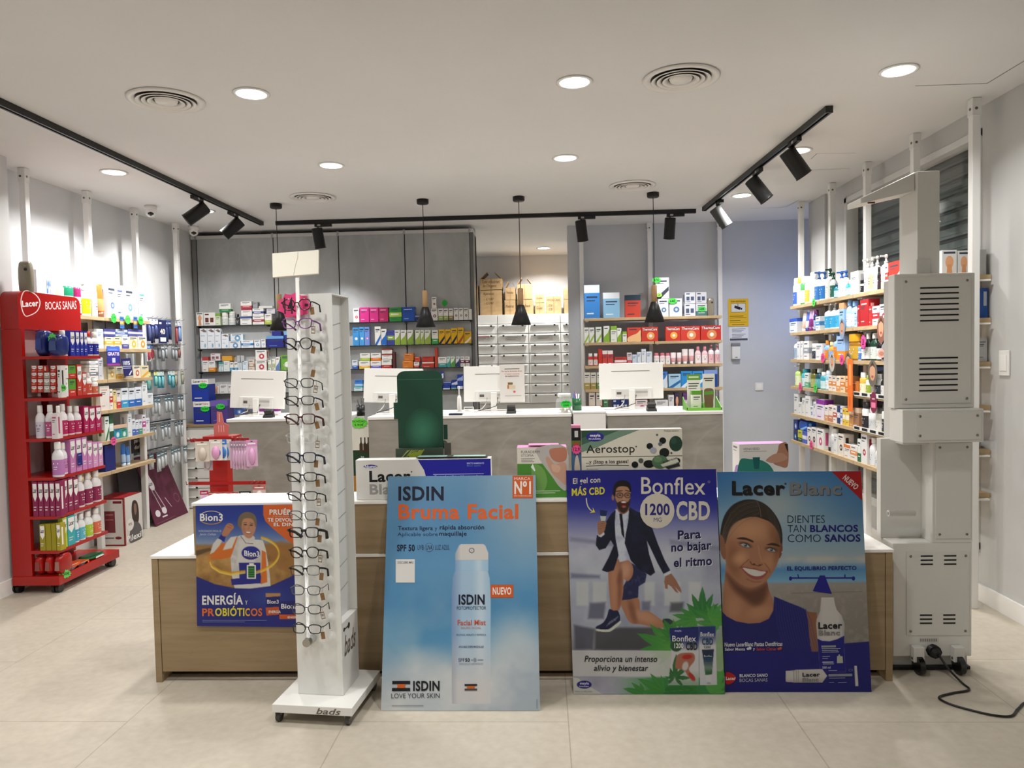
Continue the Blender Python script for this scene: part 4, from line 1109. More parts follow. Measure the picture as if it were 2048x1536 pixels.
it = [(706, 718, 617, 'c', WH, 'd0453c', 'white carton with red flower', {'s': 'dot'}),
 (719, 737.5, 615, 'c', 'd6338a', 'f0b7d6', 'bright pink vitamin carton', {'s': 'lines'}),
 (738.5, 756.5, 615, 'c', 'cf2f80', 'efb2d0', 'pink vitamin carton in the middle', {'s': 'lines'}),
 (757.5, 776, 615, 'c', 'b82a63', 'e9a8c2', 'deep pink vitamin carton', {'s': 'lines'}),
 (778, 803, 615, 'c', '2f8a3e', 'b6d05a', 'green carton with yellow leaf', {'s': 'mid'}),
 (804, 829, 614, 'c', '2453b0', 'b9cbe8', 'royal blue carton', {'s': 'lines'}),
 (830, 845, 631, 'c', '2b3566', '8d97c4', 'low dark blue box', {'s': 'top'}),
 (846, 861, 622, 'c', 'd3d4d8', '585c74', 'white carton behind the cone lamp', {'s': 'mid'}),
 (862, 875, 617, 'c', WH, '5c2f33', 'white eye carton with dark face', {'s': 'dot'}),
 (863, 872.5, 594, 'c', WH, '5c2f33', 'white eye carton standing on another', {'yb': 616.5, 's': 'dot'}),
 (876, 886, 617, 'c', WH, '9fb66c', 'white carton with olive foot', {'s': 'bot'}),
 (886.5, 896, 617, 'c', WH, 'a0b56a', 'white carton with pale olive foot', {'s': 'bot'}),
 (897, 906, 617, 'c', WH, '9c8b62', 'white carton with tan foot', {'s': 'bot'}),
 (907, 916.5, 616, 'c', WH, '6a5346', 'white carton with brown eye', {'s': 'dot'}),
 (917, 926, 616, 'c', WH, '705a4c', 'white carton with brown lashes', {'s': 'dot'}),
 (926.5, 936.5, 616, 'c', WH, '5f4a3f', 'white carton with dark lashes', {'s': 'dot'}),
 (937, 943, 618, 'c', WH, '9a9a98', 'narrow plain white carton', {'s': 'plain'})]
row('y', GP, GZ[0], it, W5, g, 0.07, start=n)
W5 = 'from corner, second glass shelf'
it = [(399, 413.5, 657, 'c', 'e6eaf0', '7aa0cc', 'tall white eye-drop carton with red tag', {'s': 'eye'}),
 (414, 428.5, 657, 'c', 'e6eaf0', '7aa0cc', 'tall white eye-drop carton', {'s': 'eye'}),
 (429, 441, 657, 'c', 'e6eaf0', '7aa0cc', 'tall white eye-drop carton with blue drop', {'s': 'eye'}),
 (442.5, 457, 668, 'c', 'e6eaf0', '7aa0cc', 'middle-height white eye-drop carton', {'s': 'eye'}),
 (458, 481, 682, 'c', 'e3e8ee', '6f98c8', 'flat white eye-care box', {'s': 'dot'}),
 (461, 486, 668, 'c', 'dfe9ef', '6fa3c8', 'pale blue eye-care box lying on another', {'yb': 681.5, 's': 'dot'}),
 (482, 507, 681, 'c', 'e6eaee', '2f7fc0', 'white box with bright blue swoosh', {'s': 'mid'}),
 (508, 521, 680, 'c', 'e8ebee', '7ea2c8', 'small white eye-care carton', {'s': 'dot'}),
 (522, 531, 678, 'c', 'e8ebee', '8aa8ca', 'narrow white eye-care carton', {'s': 'dot'}),
 (533, 567, 672, 'c', '23287f', '6aa2d8', 'dark blue hygiene pack with pale blue corner', {'s': 'top'}),
 (543, 562, 662.5, 'c', '262b86', '4d58b0', 'dark blue hygiene pack lying on top', {'yb': 671.5, 's': 'plain'}),
 (568, 590, 662, 'c', '2a3192', '74b0e2', 'blue hygiene pack behind the eyeglasses', {'s': 'top'})]
n = row('y', GP, GZ[1], it, W5, g, 0.07)
it = [(705, 717.5, 655, 'c', '3f8fd0', 'dbeaf5', 'sky blue carton with white circles', {'s': 'dot'}),
 (718, 728, 654, 'c', '4a97d6', 'dcecf6', 'sky blue carton', {'s': 'dot'}),
 (728.5, 738.5, 654, 'c', '6f8fd6', 'e07ab4', 'blue and pink carton', {'s': 'dot'}),
 (749, 761, 653, 'c', WH, '2767c0', 'tall white carton with blue foot', {'s': 'diag'}),
 (762, 773, 658, 'c', WH, '2767c0', 'white carton with blue wave', {'s': 'wave'}),
 (774, 788.5, 661, 'c', '41489c', '8fb04a', 'indigo carton with green band', {'s': 'mid'}),
 (789, 800, 660, 'c', WH, '8eae3e', 'white and green carton nearest the indigo one', {'s': 'wave'}),
 (801, 812.5, 660, 'c', WH, '8eae3e', 'white and green carton', {'s': 'wave'}),
 (814, 826, 660, 'c', WH, '7fa238', 'white and leaf-green carton', {'s': 'wave'}),
 (830, 840.5, 660, 'c', 'e2e6d6', '9ab04e', 'pale white and olive carton', {'s': 'wave'}),
 (841, 848, 660, 'c', 'e2e6d6', '9ab04e', 'narrow white and olive carton', {'s': 'wave'}),
 (849, 861, 660, 'c', 'e2e6d6', '9ab04e', 'white and olive carton', {'s': 'wave'}),
 (863, 876, 660, 'c', WH, '3fa04c', 'white box over bright green foot', {'s': 'bot'}),
 (877, 889.5, 659, 'c', 'e6b31e', '20294f', 'yellow carton with blue and white slashes', {'s': 'diag'}),
 (890, 901.5, 659, 'c', 'e6b31e', '1f2548', 'yellow carton with dark slashes', {'s': 'diag'}),
 (902, 914, 656, 'c', 'e4b41f', '1f2548', 'taller yellow carton with dark slashes', {'s': 'diag'}),
 (914.5, 927, 655, 'c', 'e0b023', 'b5532a', 'taller yellow carton with orange slash', {'s': 'diag'}),
 (928, 942, 663, 'c', 'd9a91c', 'f0ead6', 'yellow plaster box with white panel', {'s': 'diag'})]
row('y', GP, GZ[1], it, W5, g, 0.07, start=n)
W5 = 'from corner, third glass shelf'
it = [(404, 416, 714, 'c', WH, 'b2413c', 'leaning white and red box', {'s': 'top'}),
 (416.5, 430, 722, 'c', WH, 'e0902a', 'white box with orange foot', {'s': 'bot'}),
 (421, 440, 707, 'c', 'dcd6d6', '8c5b66', 'pale box lying on two boxes', {'yb': 721.5, 's': 'tiles'}),
 (437, 441.5, 724, 'c', 'cfe0de', '4f9a98', 'thin teal carton', {'s': 'top'}),
 (442, 446.5, 724, 'c', 'cfe0de', '4f9a98', 'second thin teal carton', {'s': 'top'}),
 (447, 459, 722, 'c', 'dfe3e2', '9fb0b4', 'white grey ointment carton', {'s': 'lines'}),
 (444, 464, 712, 'c', 'dba23a', '4a3420', 'amber box lying on ointments', {'yb': 721.5, 's': 'plain'}),
 (459.5, 467, 724, 'c', WH, '3f8fb8', 'white and blue small carton', {'s': 'bot'}),
 (468, 475.5, 724, 'c', WH, '3a86b4', 'white and sea-blue small carton', {'s': 'bot'}),
 (476, 479.5, 725, 'c', 'cfdbe6', '5f86b0', 'very thin blue carton', {'s': 'plain'}),
 (480, 483.5, 725, 'c', 'd5dde6', '5f86b0', 'very thin white carton', {'s': 'plain'}),
 (473.5, 480, 711, 'c', 'b6b8ba', '6f7276', 'small grey box on top', {'yb': 724, 's': 'plain'}),
 (481, 488, 711, 'c', 'bcbec0', '6f7276', 'small pale grey box on top', {'yb': 724, 's': 'plain'}),
 (484.5, 496, 722, 'c', 'd3dfe8', '87a8c6', 'pale blue carton', {'s': 'lines'}),
 (496.5, 509, 719, 'c', 'd8ccc0', 'b09680', 'beige skin carton', {'s': 'mid'}),
 (510.5, 533, 721, 'c', WH, 'c0484e', 'lower white box with red disc', {'s': 'dot'}),
 (510.5, 533, 700, 'c', WH, 'c0484e', 'upper white box with red disc', {'yb': 720.5, 's': 'dot'}),
 (535.5, 542.5, 720, 'c', 'e2e4da', '92a46a', 'slim white green carton', {'s': 'tiles'}),
 (543.5, 551, 718, 'c', 'e2e4da', '92a46a', 'slim white carton with green dots', {'s': 'tiles'}),
 (551.5, 559.5, 714, 'c', WH, '5d7fb0', 'slim white and blue carton', {'s': 'wave'}),
 (561, 585, 710, 'c', '6aa03a', 'eceee4', 'green box with round picture', {'s': 'dot'})]
n = row('y', GP, GZ[2], it, W5, g, 0.07)
it = [(704, 715, 720, 'c', 'd9dde6', '3b62b0', 'white box with blue foot', {'s': 'bot'}),
 (718, 740, 722, 'c', WH, 'e2b036', 'lower white box with yellow stripe', {'s': 'bot'}),
 (720, 740, 706.5, 'c', WH, 'a6c046', 'upper white box with green stripe', {'yb': 721.5, 's': 'bot'}),
 (741, 762, 722, 'c', WH, '6c62b8', 'lower white box with violet stripe', {'s': 'bot'}),
 (741.5, 761.5, 706, 'c', WH, 'e07a2c', 'upper white box with orange stripe', {'yb': 721.5, 's': 'bot'}),
 (763, 783, 719, 'c', WH, 'b3362f', 'lower white and red box', {'s': 'bot'}),
 (763.5, 784, 708, 'c', WH, '9c3a38', 'middle white and red box', {'yb': 718.5, 's': 'top'}),
 (763.5, 784, 698, 'c', WH, 'a23a38', 'topmost white and red box', {'yb': 707.5, 's': 'top'}),
 (785, 790, 704, 'c', '5a2a2a', '2c1718', 'thin dark red box', {'s': 'plain'}),
 (805, 826, 721, 'c', 'd97a28', 'f0c890', 'lower orange box', {'s': 'lines'}),
 (808, 827, 707, 'c', 'cf7424', 'edc28a', 'upper orange box', {'yb': 720.5, 's': 'lines'}),
 (827.5, 838, 724, 'c', WH, 'c0432c', 'white and orange small carton', {'s': 'bot'}),
 (829, 840, 713.5, 'c', 'c5482e', 'f0d8cc', 'red-orange small carton on top', {'yb': 723.5, 's': 'lines'}),
 (844, 868, 724, 'c', 'bf3d2c', 'efe0d8', 'lower brick red box', {'s': 'top'}),
 (844, 867, 713, 'c', 'bb3a2a', '6a1d16', 'upper brick red box', {'yb': 723.5, 's': 'lines'}),
 (869, 875, 696, 'c', 'b5432f', 'e9d6cc', 'tall narrow red box', {'s': 'plain'}),
 (876, 893, 714, 'c', WH, '3f9a9c', 'white box with teal foot', {'s': 'bot'}),
 (893.5, 900.5, 713, 'c', 'cfe6e2', '3f9a92', 'white and teal swoosh carton', {'s': 'wave'}),
 (901, 910, 713, 'c', 'e0ecd8', '5c9c4a', 'white and green swoosh carton', {'s': 'wave'}),
 (911, 919.5, 713, 'c', 'e2e6ec', '2b3f72', 'white and navy swoosh carton', {'s': 'wave'}),
 (920.5, 929.5, 713, 'c', WH, '6e2f4c', 'white wound gel carton', {'s': 'mid'}),
 (930, 939, 713, 'c', WH, '6e2f4c', 'white wound gel carton at the end', {'s': 'mid'})]
row('y', GP, GZ[2], it, W5, g, 0.07, start=n)
W5 = 'from corner, lowest glass shelf'
it = [(417, 425.5, 776, 'c', WH, '7a3f3a', 'small white box with red berry', {'s': 'dot'}),
 (426, 438.5, 768, 'c', WH, '8a4a40', 'white box with brown picture', {'s': 'body'}),
 (439, 455.5, 769, 'c', WH, '30343c', 'white box with dark title', {'s': 'lines'}),
 (456, 463, 770, 'c', WH, '30343c', 'slim white box with dark title', {'s': 'lines'}),
 (708, 725, 773, 'c', 'cfe4e8', '3fb0b8', 'white and aqua box under a blue one', {'s': 'top'}),
 (709, 725, 760, 'c', '2f7ad0', '9cc6ee', 'bright blue box on an aqua box', {'yb': 772.5, 's': 'bot'}),
 (856, 869, 771, 'c', '2746a8', 'cdd6ee', 'royal blue plaster box by the green display', {'s': 'bot'}),
 (857, 869, 757, 'c', '2a4cb4', '9aa8d8', 'second royal blue plaster box', {'yb': 770.5, 's': 'wave'}),
 (856, 870, 745, 'c', '2548b0', 'a8b4de', 'topmost royal blue plaster box', {'yb': 756.5, 's': 'wave'}),
 (871, 884, 771, 'c', '2746a8', 'd5dbea', 'blue plaster box in the second pile', {'s': 'bot'}),
 (871, 884, 757, 'c', '9fa9c8', 'b8485a', 'pale plaster box with red disc', {'yb': 770.5, 's': 'dot'}),
 (871, 887, 744, 'c', '2648ae', 'cfd8ee', 'blue plaster box on the second pile', {'yb': 756.5, 's': 'wave'}),
 (886, 900, 772, 'c', '2a4ab0', 'd8deee', 'blue plaster box in the third pile', {'s': 'bot'}),
 (887, 902, 764, 'c', '2242a4', '8f9fd6', 'flat blue plaster box in the third pile', {'yb': 771.5, 's': 'top'}),
 (902, 913, 770, 'c', '2a4ab0', '6fa894', 'blue plaster box with green edge', {'s': 'bot'}),
 (903, 915, 760, 'c', '2242a4', 'd0d8ec', 'blue plaster box on the green-edged one', {'yb': 769.5, 's': 'wave'}),
 (914, 925, 762, 'c', '2746a8', 'd0d8ec', 'tall blue plaster box', {'s': 'bot'}),
 (914, 926, 749, 'c', '2444a6', '9fb0e0', 'blue plaster box on the last pile', {'yb': 761.5, 's': 'wave'})]
row('y', GP, GZ[3], it, W5, g, 0.07)
def txt(*a):
 return [(s, x0, y0, x1, y1, c, o) for s, x0, y0, x1, y1, c, o in a]
CP = 7.305
lb = txt(('Lacer', 0.1, 0.05, 0.55, 0.16, '1d1f2c', {'b': 0.03}), ('Hidro', 0.58, 0.06, 0.92, 0.15, '9c3a42', {'b': 0.02}))
it = [(386, 419, 803, 'c', '1f2f8c', WH, 'navy dental irrigator box with white head', {'s': 'top', 't': lb, 'd': 0.16}),
 (382.5, 416, 758, 'c', '1f3a9c', WH, 'navy dental irrigator box stacked on another', {'s': 'top', 't': lb, 'd': 0.16, 'yb': 802.5}),
 (420.5, 455, 801, 'c', '4a3a80', '6d5aa8', 'violet electric toothbrush box', {'s': 'top', 'd': 0.16})]
row('y', CP, 0.8628, it, 'on the oak corner cabinet', 'large boxes on the corner cabinet', 0.16)
for x, y, zz, s, n in ((406, 771, CP-0.004, '49,95€', 'upper navy irrigator box'), (410, 818, CP-0.004, '64,00€', 'lower navy irrigator box'), (441, 813, CP-0.004, '27,50€', 'violet toothbrush box')):
 price_star(at_y(x, y, zz), 0, 0.10, 0.06, '2fd23a', [(s, 0.16, 0.3, 0.84, 0.7)], 'bright green price card stuck on the %s' % n, 12)
it = [(468, 487, 815, 'c', '3a5fa8', '6c8fd0', 'blue childrens box under the white screen', {'s': 'dot'}),
 (517, 556, 814, 'c', '7a2a7c', 'efe6ee', 'purple box with white foot behind a screen base', {'s': 'bot'}),
 (489, 514, 818, 'c', '5c5f66', '2d2f33', 'grey box in shade behind a screen', {'s': 'plain'})]
row('y', 5.52, CT, it, 'behind the screen on the counter', 'boxes behind the counter screen', 0.06)
price_star(at_y(889, 606, 7.688), 0, 0.062, 0.075, '35b84a', [], 'plain green round card on the grey stone panel', 16)
# ------------------------------------------------------------------ alcove shelves
AP = 7.622
g = 'goods on the back alcove shelves'
W5 = 'from storeroom, top alcove shelf'
it = [(1168, 1199, 570, 'c', '3f86d0', 'dcecf8', 'tall blue heating pad box', {'s': 'top', 'd': 0.1}),
 (1206, 1239, 585, 'c', '8fc0e2', 'eef4f8', 'pale blue sleep aid box', {'s': 'top'}),
 (1250, 1281, 590, 'c', 'cf4a3a', '2c4050', 'red heat patch box with dark head', {'s': 'top'}),
 (1316, 1337, 598, 'c', 'e4e8ee', '5f7fa8', 'white blood pressure monitor box by the cone lamp', {'s': 'dot', 'd': 0.12}),
 (1338.5, 1364, 597, 'c', 'e4e8ee', '5f7fa8', 'white blood pressure monitor box', {'s': 'dot', 'd': 0.12}),
 (1311, 1338, 555, 'c', 'e8eaee', '3a3f4a', 'upright white monitor box on a lower box', {'s': 'diag', 'd': 0.08, 'yb': 597.5}),
 (1369, 1391, 607, 'c', 'dfe0e6', '4d5a78', 'lower white cube box', {'s': 'tiles', 'd': 0.12}),
 (1370, 1391, 584.5, 'c', 'dfe0e6', '4d5a78', 'upper white cube box', {'s': 'tiles', 'd': 0.12, 'yb': 606.5}),
 (1392, 1414, 607, 'c', 'dfe0e6', '4d7a78', 'lower white cube box with price', {'s': 'bot', 'd': 0.12}),
 (1392, 1413, 584, 'c', 'dfe0e6', '4d5a78', 'upper white cube box beside the air freshener', {'s': 'tiles', 'd': 0.12, 'yb': 606.5})]
row('y', AP, AZ[0], it, W5, g, 0.07)
price_star(at_y(1313, 560, AP-0.012), 0, 0.10, 0.062, '49dd4c', [('67€', 0.25, 0.3, 0.75, 0.7)], 'bright green price card on the upright monitor box', 12)
price_star(at_y(1318, 590, AP-0.012), 0, 0.07, 0.05, '9fe05a', [('5€', 0.3, 0.3, 0.7, 0.7)], 'small yellow-green price card at the foot of the upright monitor box', 10)
price_star(at_y(1345, 602, AP-0.008), 0, 0.10, 0.066, '4fe04e', [('64€', 0.22, 0.3, 0.78, 0.7)], 'bright green price card above the second blood pressure box', 12)
price_star(at_y(1404, 618, AP-0.006), 0, 0.095, 0.06, '55e060', [('68€', 0.22, 0.28, 0.78, 0.72)], 'bright green price card on the lower cube box', 12)
def freshener(loc, rz, label, s=1.0, col='8f8878'):
 t = thing('air_freshener', label, 'air freshener', loc, rz)
 rows = [(0.036, 0.028, 0.0), (0.041, 0.031, 0.01), (0.044, 0.033, 0.09), (0.042, 0.032, 0.155), (0.037, 0.028, 0.19), (0.028, 0.02, 0.203), (0.0, 0.0, 0.206)]
 b = MB(); n = 24
 for a, c, z in rows:
  for j in range(n):
   q = 2*math.pi*(j+0.5)/n
   sp = lambda v, e: math.copysign(abs(v)**e, v)
   b.v.append((a*s*sp(math.sin(q), 0.6), 0.033*s-c*s*sp(math.cos(q), 0.6), z*s))
 for i in range(len(rows)-1):
  for j in range(n):
   k = (j+1) % n
   b.f.append((i*n+j, i*n+k, (i+1)*n+k, (i+1)*n+j)); b.c.append(lin(col)); b.k.append('g'); b.sm.append(True)
 b.add([b.v[j] for j in range(n)], [tuple(range(n-1, -1, -1))], col, 'g')
 b.obj('housing', t)
 MB().lathe([(0.013*s, 0.0), (0.012*s, -0.001), (0.0, 0.004)], 16, '1a1715', 'g', cap=False).obj('nozzle', t).matrix_local = Matrix.Translation((0.012*s, 0.001, 0.148*s)) @ Matrix.Rotation(math.pi/2, 4, 'X')
 MB().box(0.004*s, -0.0015, 0.168*s, 0.02*s, 0.004, 0.172*s, 'b3ac9c', 'g').obj('button', t)
p = at_y(1422, 626, AP); freshener(Vector((p.x, AP, AZ[0]+0.0008)), 0, 'grey-brown air freshener at the niche end of the top alcove shelf', 0.9)
freshener(Vector((-3.405, 4.70, 1.9865)), 0.15, 'grey-brown air freshener standing on the red toothpaste stand', 0.98)
W5 = 'from storeroom, second alcove shelf'
tc = lambda: txt(('ThermaCare', 0.06, 0.07, 0.94, 0.25, 'f6ece6', {'b': 0.02}))
it = [(1168, 1177.5, 655, 'c', 'eaece4', '9cc04a', 'white and lime carton', {'s': 'diag'}),
 (1178, 1188.5, 655, 'c', 'eaece4', '9cc04a', 'white and lime carton', {'s': 'diag'}),
 (1191, 1203, 654, 'c', 'e6ece0', '9cc04a', 'white carton with lime corner', {'s': 'diag'}),
 (1207, 1219, 652, 'c', 'eaece4', '8cb83c', 'taller white carton with green wave', {'s': 'wave'}),
 (1221, 1233.5, 652, 'c', 'eaece4', '8cb83c', 'taller white carton with lime top', {'s': 'top'}),
 (1234, 1243, 656, 'c', 'eaece4', '82b036', 'slim white and green carton', {'s': 'wave'}),
 (1245, 1253.5, 663, 'c', 'e8eae0', '8cb83c', 'low white and green carton', {'s': 'top'}),
 (1254.5, 1282, 655, 'c', 'd0473a', 'f0c08a', 'leaning red heat wrap box', {'s': 'wave'}),
 (1283, 1316, 654, 'c', 'cf3f33', 'e8a860', 'red heat wrap box behind the cone lamp', {'s': 'dot', 't': tc()}),
 (1331, 1361, 653, 'c', 'cf3f33', 'eeb24a', 'red heat wrap box with yellow flame', {'s': 'dot', 't': tc()}),
 (1361.5, 1400, 652, 'c', 'cf3f33', 'e09a62', 'wide red heat wrap box', {'s': 'dot', 't': tc()}),
 (1401, 1442, 651, 'c', 'c8362c', 'd88a52', 'wide red heat wrap box at the end', {'s': 'dot', 't': tc()})]
row('y', AP, AZ[1], it, W5, g, 0.07)
W5 = 'from storeroom, third alcove shelf'
PK = 'efd8da'
it = [(1176, 1186, 707, 'b', 'c83a36', 'f0dcd8', 'small red and white bottle', {'s': 'slim', 'cap': WH}),
 (1187, 1196, 707, 'b', 'c83a36', 'f0dcd8', 'small red and white bottle', {'s': 'slim', 'cap': WH}),
 (1196.5, 1204, 698, 'c', 'cc3a30', 'e8786a', 'tall orange-red carton', {'s': 'plain'}),
 (1204.5, 1214.5, 701, 'c', 'd04a46', 'f2e6e4', 'red carton with white head', {'s': 'top'}),
 (1215, 1226, 701, 'c', 'd04a46', 'f2e6e4', 'red carton with white head', {'s': 'top'}),
 (1229, 1253.5, 714, 'c', 'c43a3a', 'f0dada', 'flat red box', {'s': 'mid'}),
 (1254, 1264, 705, 'c', 'd8c8cc', 'c0404c', 'white and red small carton', {'s': 'bot'}),
 (1264.5, 1274, 709, 'c', 'cddcec', '8fb0d8', 'pale blue carton', {'s': 'lines'}),
 (1274.5, 1282.5, 704, 'c', 'dfe6ee', '8fb0d8', 'white blue carton', {'s': 'lines'}),
 (1283, 1292, 698, 'c', 'e6eaf0', '9ab8dc', 'tall white blue carton', {'s': 'lines'}),
 (1292.5, 1304, 703, 'c', 'dde6f0', '8fb0d8', 'white blue carton near the shelf post', {'s': 'lines'}),
 (1308, 1319, 706, 'b', PK, 'f4f0ee', 'small white bottle with pink cap', {'cap': 'd8707e', 's': 'slim'}),
 (1320, 1330.5, 706, 'b', PK, 'f4f0ee', 'small white bottle with pink cap', {'cap': 'd8707e', 's': 'slim'}),
 (1331, 1341, 706, 'b', PK, 'f4f0ee', 'small white bottle with pink cap', {'cap': 'd8707e', 's': 'slim'}),
 (1341.5, 1353, 705, 't', 'eee2e2', 'e6b0b2', 'white and pink tube'),
 (1354, 1364, 705, 't', 'eee2e2', 'e6b0b2', 'white and pink tube'),
 (1364.5, 1377, 698, 't', 'eee4e4', 'e4a8aa', 'taller white and pink tube'),
 (1378, 1389, 698, 't', 'eee4e4', 'e4a8aa', 'taller white and pink tube'),
 (1390, 1403, 693, 'b', 'eec8cc', 'f4e8e6', 'pink lotion bottle with pink cap', {'cap': 'e08a96'}),
 (1404, 1416.5, 693, 'b', 'eec8cc', 'f4e8e6', 'pink lotion bottle with pink cap', {'cap': 'e08a96'}),
 (1417, 1429, 689, 'p', 'efe9e8', 'e8b8bc', 'white foam bottle with pink pump', {'cap': 'e08a96', 'dr': 1.0}),
 (1430, 1441, 689, 'p', 'efe9e8', 'e8b8bc', 'white foam bottle with pink pump at the end', {'cap': 'e08a96', 'dr': 1.0})]
row('y', AP, AZ[2], it, W5, g, 0.07)
W5 = 'from storeroom, fourth alcove shelf'
it = [(1168, 1180.5, 745, 'c', 'd8d4c8', 'a5924e', 'cream and olive carton', {'s': 'bot'}),
 (1181, 1192.5, 745, 'c', 'd8d4c8', 'a5924e', 'cream and olive carton', {'s': 'bot'}),
 (1193.5, 1204, 745, 'c', 'd8d8cc', '6f9a5a', 'cream and green carton', {'s': 'bot'}),
 (1318, 1335, 743, 'c', '3c78c8', 'd8e4f2', 'blue cold pack box behind the screen edge', {'s': 'wave'}),
 (1337, 1361.5, 748, 'c', 'a8cfe8', '2f6fb0', 'pale blue foot care box', {'s': 'diag'}),
 (1362, 1384.5, 742, 'c', '2f8fd8', 'dfeaf2', 'sky blue support bandage box', {'s': 'diag'}),
 (1385, 1407, 742, 'c', '2f8fd8', 'dfeaf2', 'sky blue support bandage box beside the card display', {'s': 'diag'}),
 (1408, 1435, 740, 'c', '24479a', '7f9ad6', 'dark blue bandage box at the end', {'s': 'top'})]
row('y', AP, AZ[3], it, W5, g, 0.07)
W5 = 'from storeroom, fifth alcove shelf'
it = [(1178, 1190, 785, 'c', 'd9cfc2', 'a8733c', 'cream and brown carton', {'s': 'bot'}),
 (1192, 1204, 785, 'c', 'd9cfc2', 'a8733c', 'cream and brown carton', {'s': 'bot'}),
 (1207, 1216, 800, 'c', '4f8a5c', 'cfe0d2', 'green carton', {'s': 'lines'}),
 (1225, 1240, 798, 'c', '22346e', 'd5dae6', 'dark blue box behind the screen base', {'s': 'tiles'}),
 (1241, 1256, 798, 'c', '22346e', 'd5dae6', 'dark blue box behind the screen base', {'s': 'tiles'}),
 (1271, 1295, 800, 'c', 'ecdcda', 'b84a78', 'white box with pink label', {'s': 'dot'}),
 (1310, 1336, 800, 'c', 'e2e2e2', '5a5e68', 'white grey box', {'s': 'lines'}),
 (1337, 1348, 790, 'c', 'dcdcdc', '707480', 'white carton', {'s': 'lines'}),
 (1349, 1359, 785, 'c', '3a2a4a', 'd8783a', 'dark carton with orange figure', {'s': 'body'}),
 (1366, 1376, 786, 'c', '6a3a80', 'd8b0d0', 'purple carton', {'s': 'mid'})]
row('y', AP, AZ[4], it, W5, g, 0.07)
a, c = at_y(1456, 598, YB-0.003), at_y(1497, 652, YB-0.003)
t = thing('warning_sign', 'yellow video surveillance notice on the back alcove wall', 'sign', ((a.x+c.x)/2, YB-0.002, a.z))
w = (c.x-a.x)/2; h = a.z-c.z
b = MB().box(-w, -0.003, -h, w, 0, 0, 'e0b21c', 'm').decal(front_map(-w, w, -0.003, -h, 0), [('t', 'ZONA VIDEOVIGILADA', 0.13, 0.07, 0.87, 0.13, '3a2a10', {'b': 0.02}), ('r', 0.14, 0.17, 0.86, 0.49, '3b2f12'), ('r', 0.155, 0.18, 0.845, 0.48, 'd9dad6'), ('p', [(0.33, 0.24), (0.62, 0.31), (0.58, 0.41), (0.30, 0.33)], '121214'), ('p', [(0.62, 0.33), (0.70, 0.34), (0.68, 0.41), (0.60, 0.39)], '121214'), ('r', 0.47, 0.19, 0.50, 0.27, '121214'), ('r', 0.08, 0.62, 0.75, 0.64, '5a4a14'), ('r', 0.08, 0.69, 0.9, 0.70, '5a4a14'), ('r', 0.08, 0.78, 0.6, 0.80, '5a4a14'), ('r', 0.08, 0.85, 0.9, 0.86, '5a4a14'), ('r', 0.18, 0.93, 0.8, 0.95, '5a4a14')])
b.obj('plate', t)
a, c = at_y(1458, 655, YB-0.003), at_y(1497, 682, YB-0.003)
w = (c.x-a.x)/2; h = a.z-c.z
tag(MB().box(-w, -0.001, -h, w, 0, 0, 'dfe1e6', 'm').decal(front_map(-w, w, -0.001, -h, 0), [('r', 0.15, v, 0.85-0.1*(k % 3), v+0.04, '6d7078') for k, v in enumerate((0.1, 0.2, 0.3, 0.48, 0.58, 0.68))]+[('r', 0.04, 0.80, 0.96, 0.95, '4b4e55')]).obj('paper_notice', loc=((a.x+c.x)/2, YB-0.001, a.z)), 'white text sheet with dark foot line under the yellow notice', 'note')
a, c = at_y(1463, 686, YB-0.03), at_y(1480, 719, YB-0.03)
t = thing('gel_dispenser', 'white wall dispenser with grey cap under the text sheet', 'dispenser', ((a.x+c.x)/2, YB-0.001, c.z))
w = (c.x-a.x)/2; h = a.z-c.z
MB().box(-w, -0.05, 0.004, w, 0, h*0.8, 'e3e3e1', 'g').obj('body', t, bevel=0.008)
MB().box(-w, -0.052, h*0.8+0.0005, w, 0, h, '808286', 'g').obj('cap', t, bevel=0.006)
MB().box(-w*0.3, -0.0525, h*0.12, w*0.3, -0.0505, h*0.15, '3a3a3c', 'm').obj('nozzle', t)
def switch(loc, rz, label, w=0.042, h=0.042):
 t = thing('light_switch', label, 'light switch', loc, rz)
 MB().box(-w, -0.010, -h, w, 0, h, 'ecebe7', 'g').obj('plate', t, bevel=0.003)
 MB().box(-w*0.62, -0.013, -h*0.62, w*0.62, -0.0105, h*0.62, 'f2f1ee', 'g').obj('rocker', t, bevel=0.001)
p = at_y(1518, 773, YB); switch(Vector((p.x, YB-0.0005, p.z)), 0, 'white square wall switch on the alcove wall')
p = at_x(2011, 726, XR); switch(Vector((XR-0.0005, p.y, p.z)), -math.pi/2, 'white tall light switch on the near window-side wall', 0.045, 0.07)
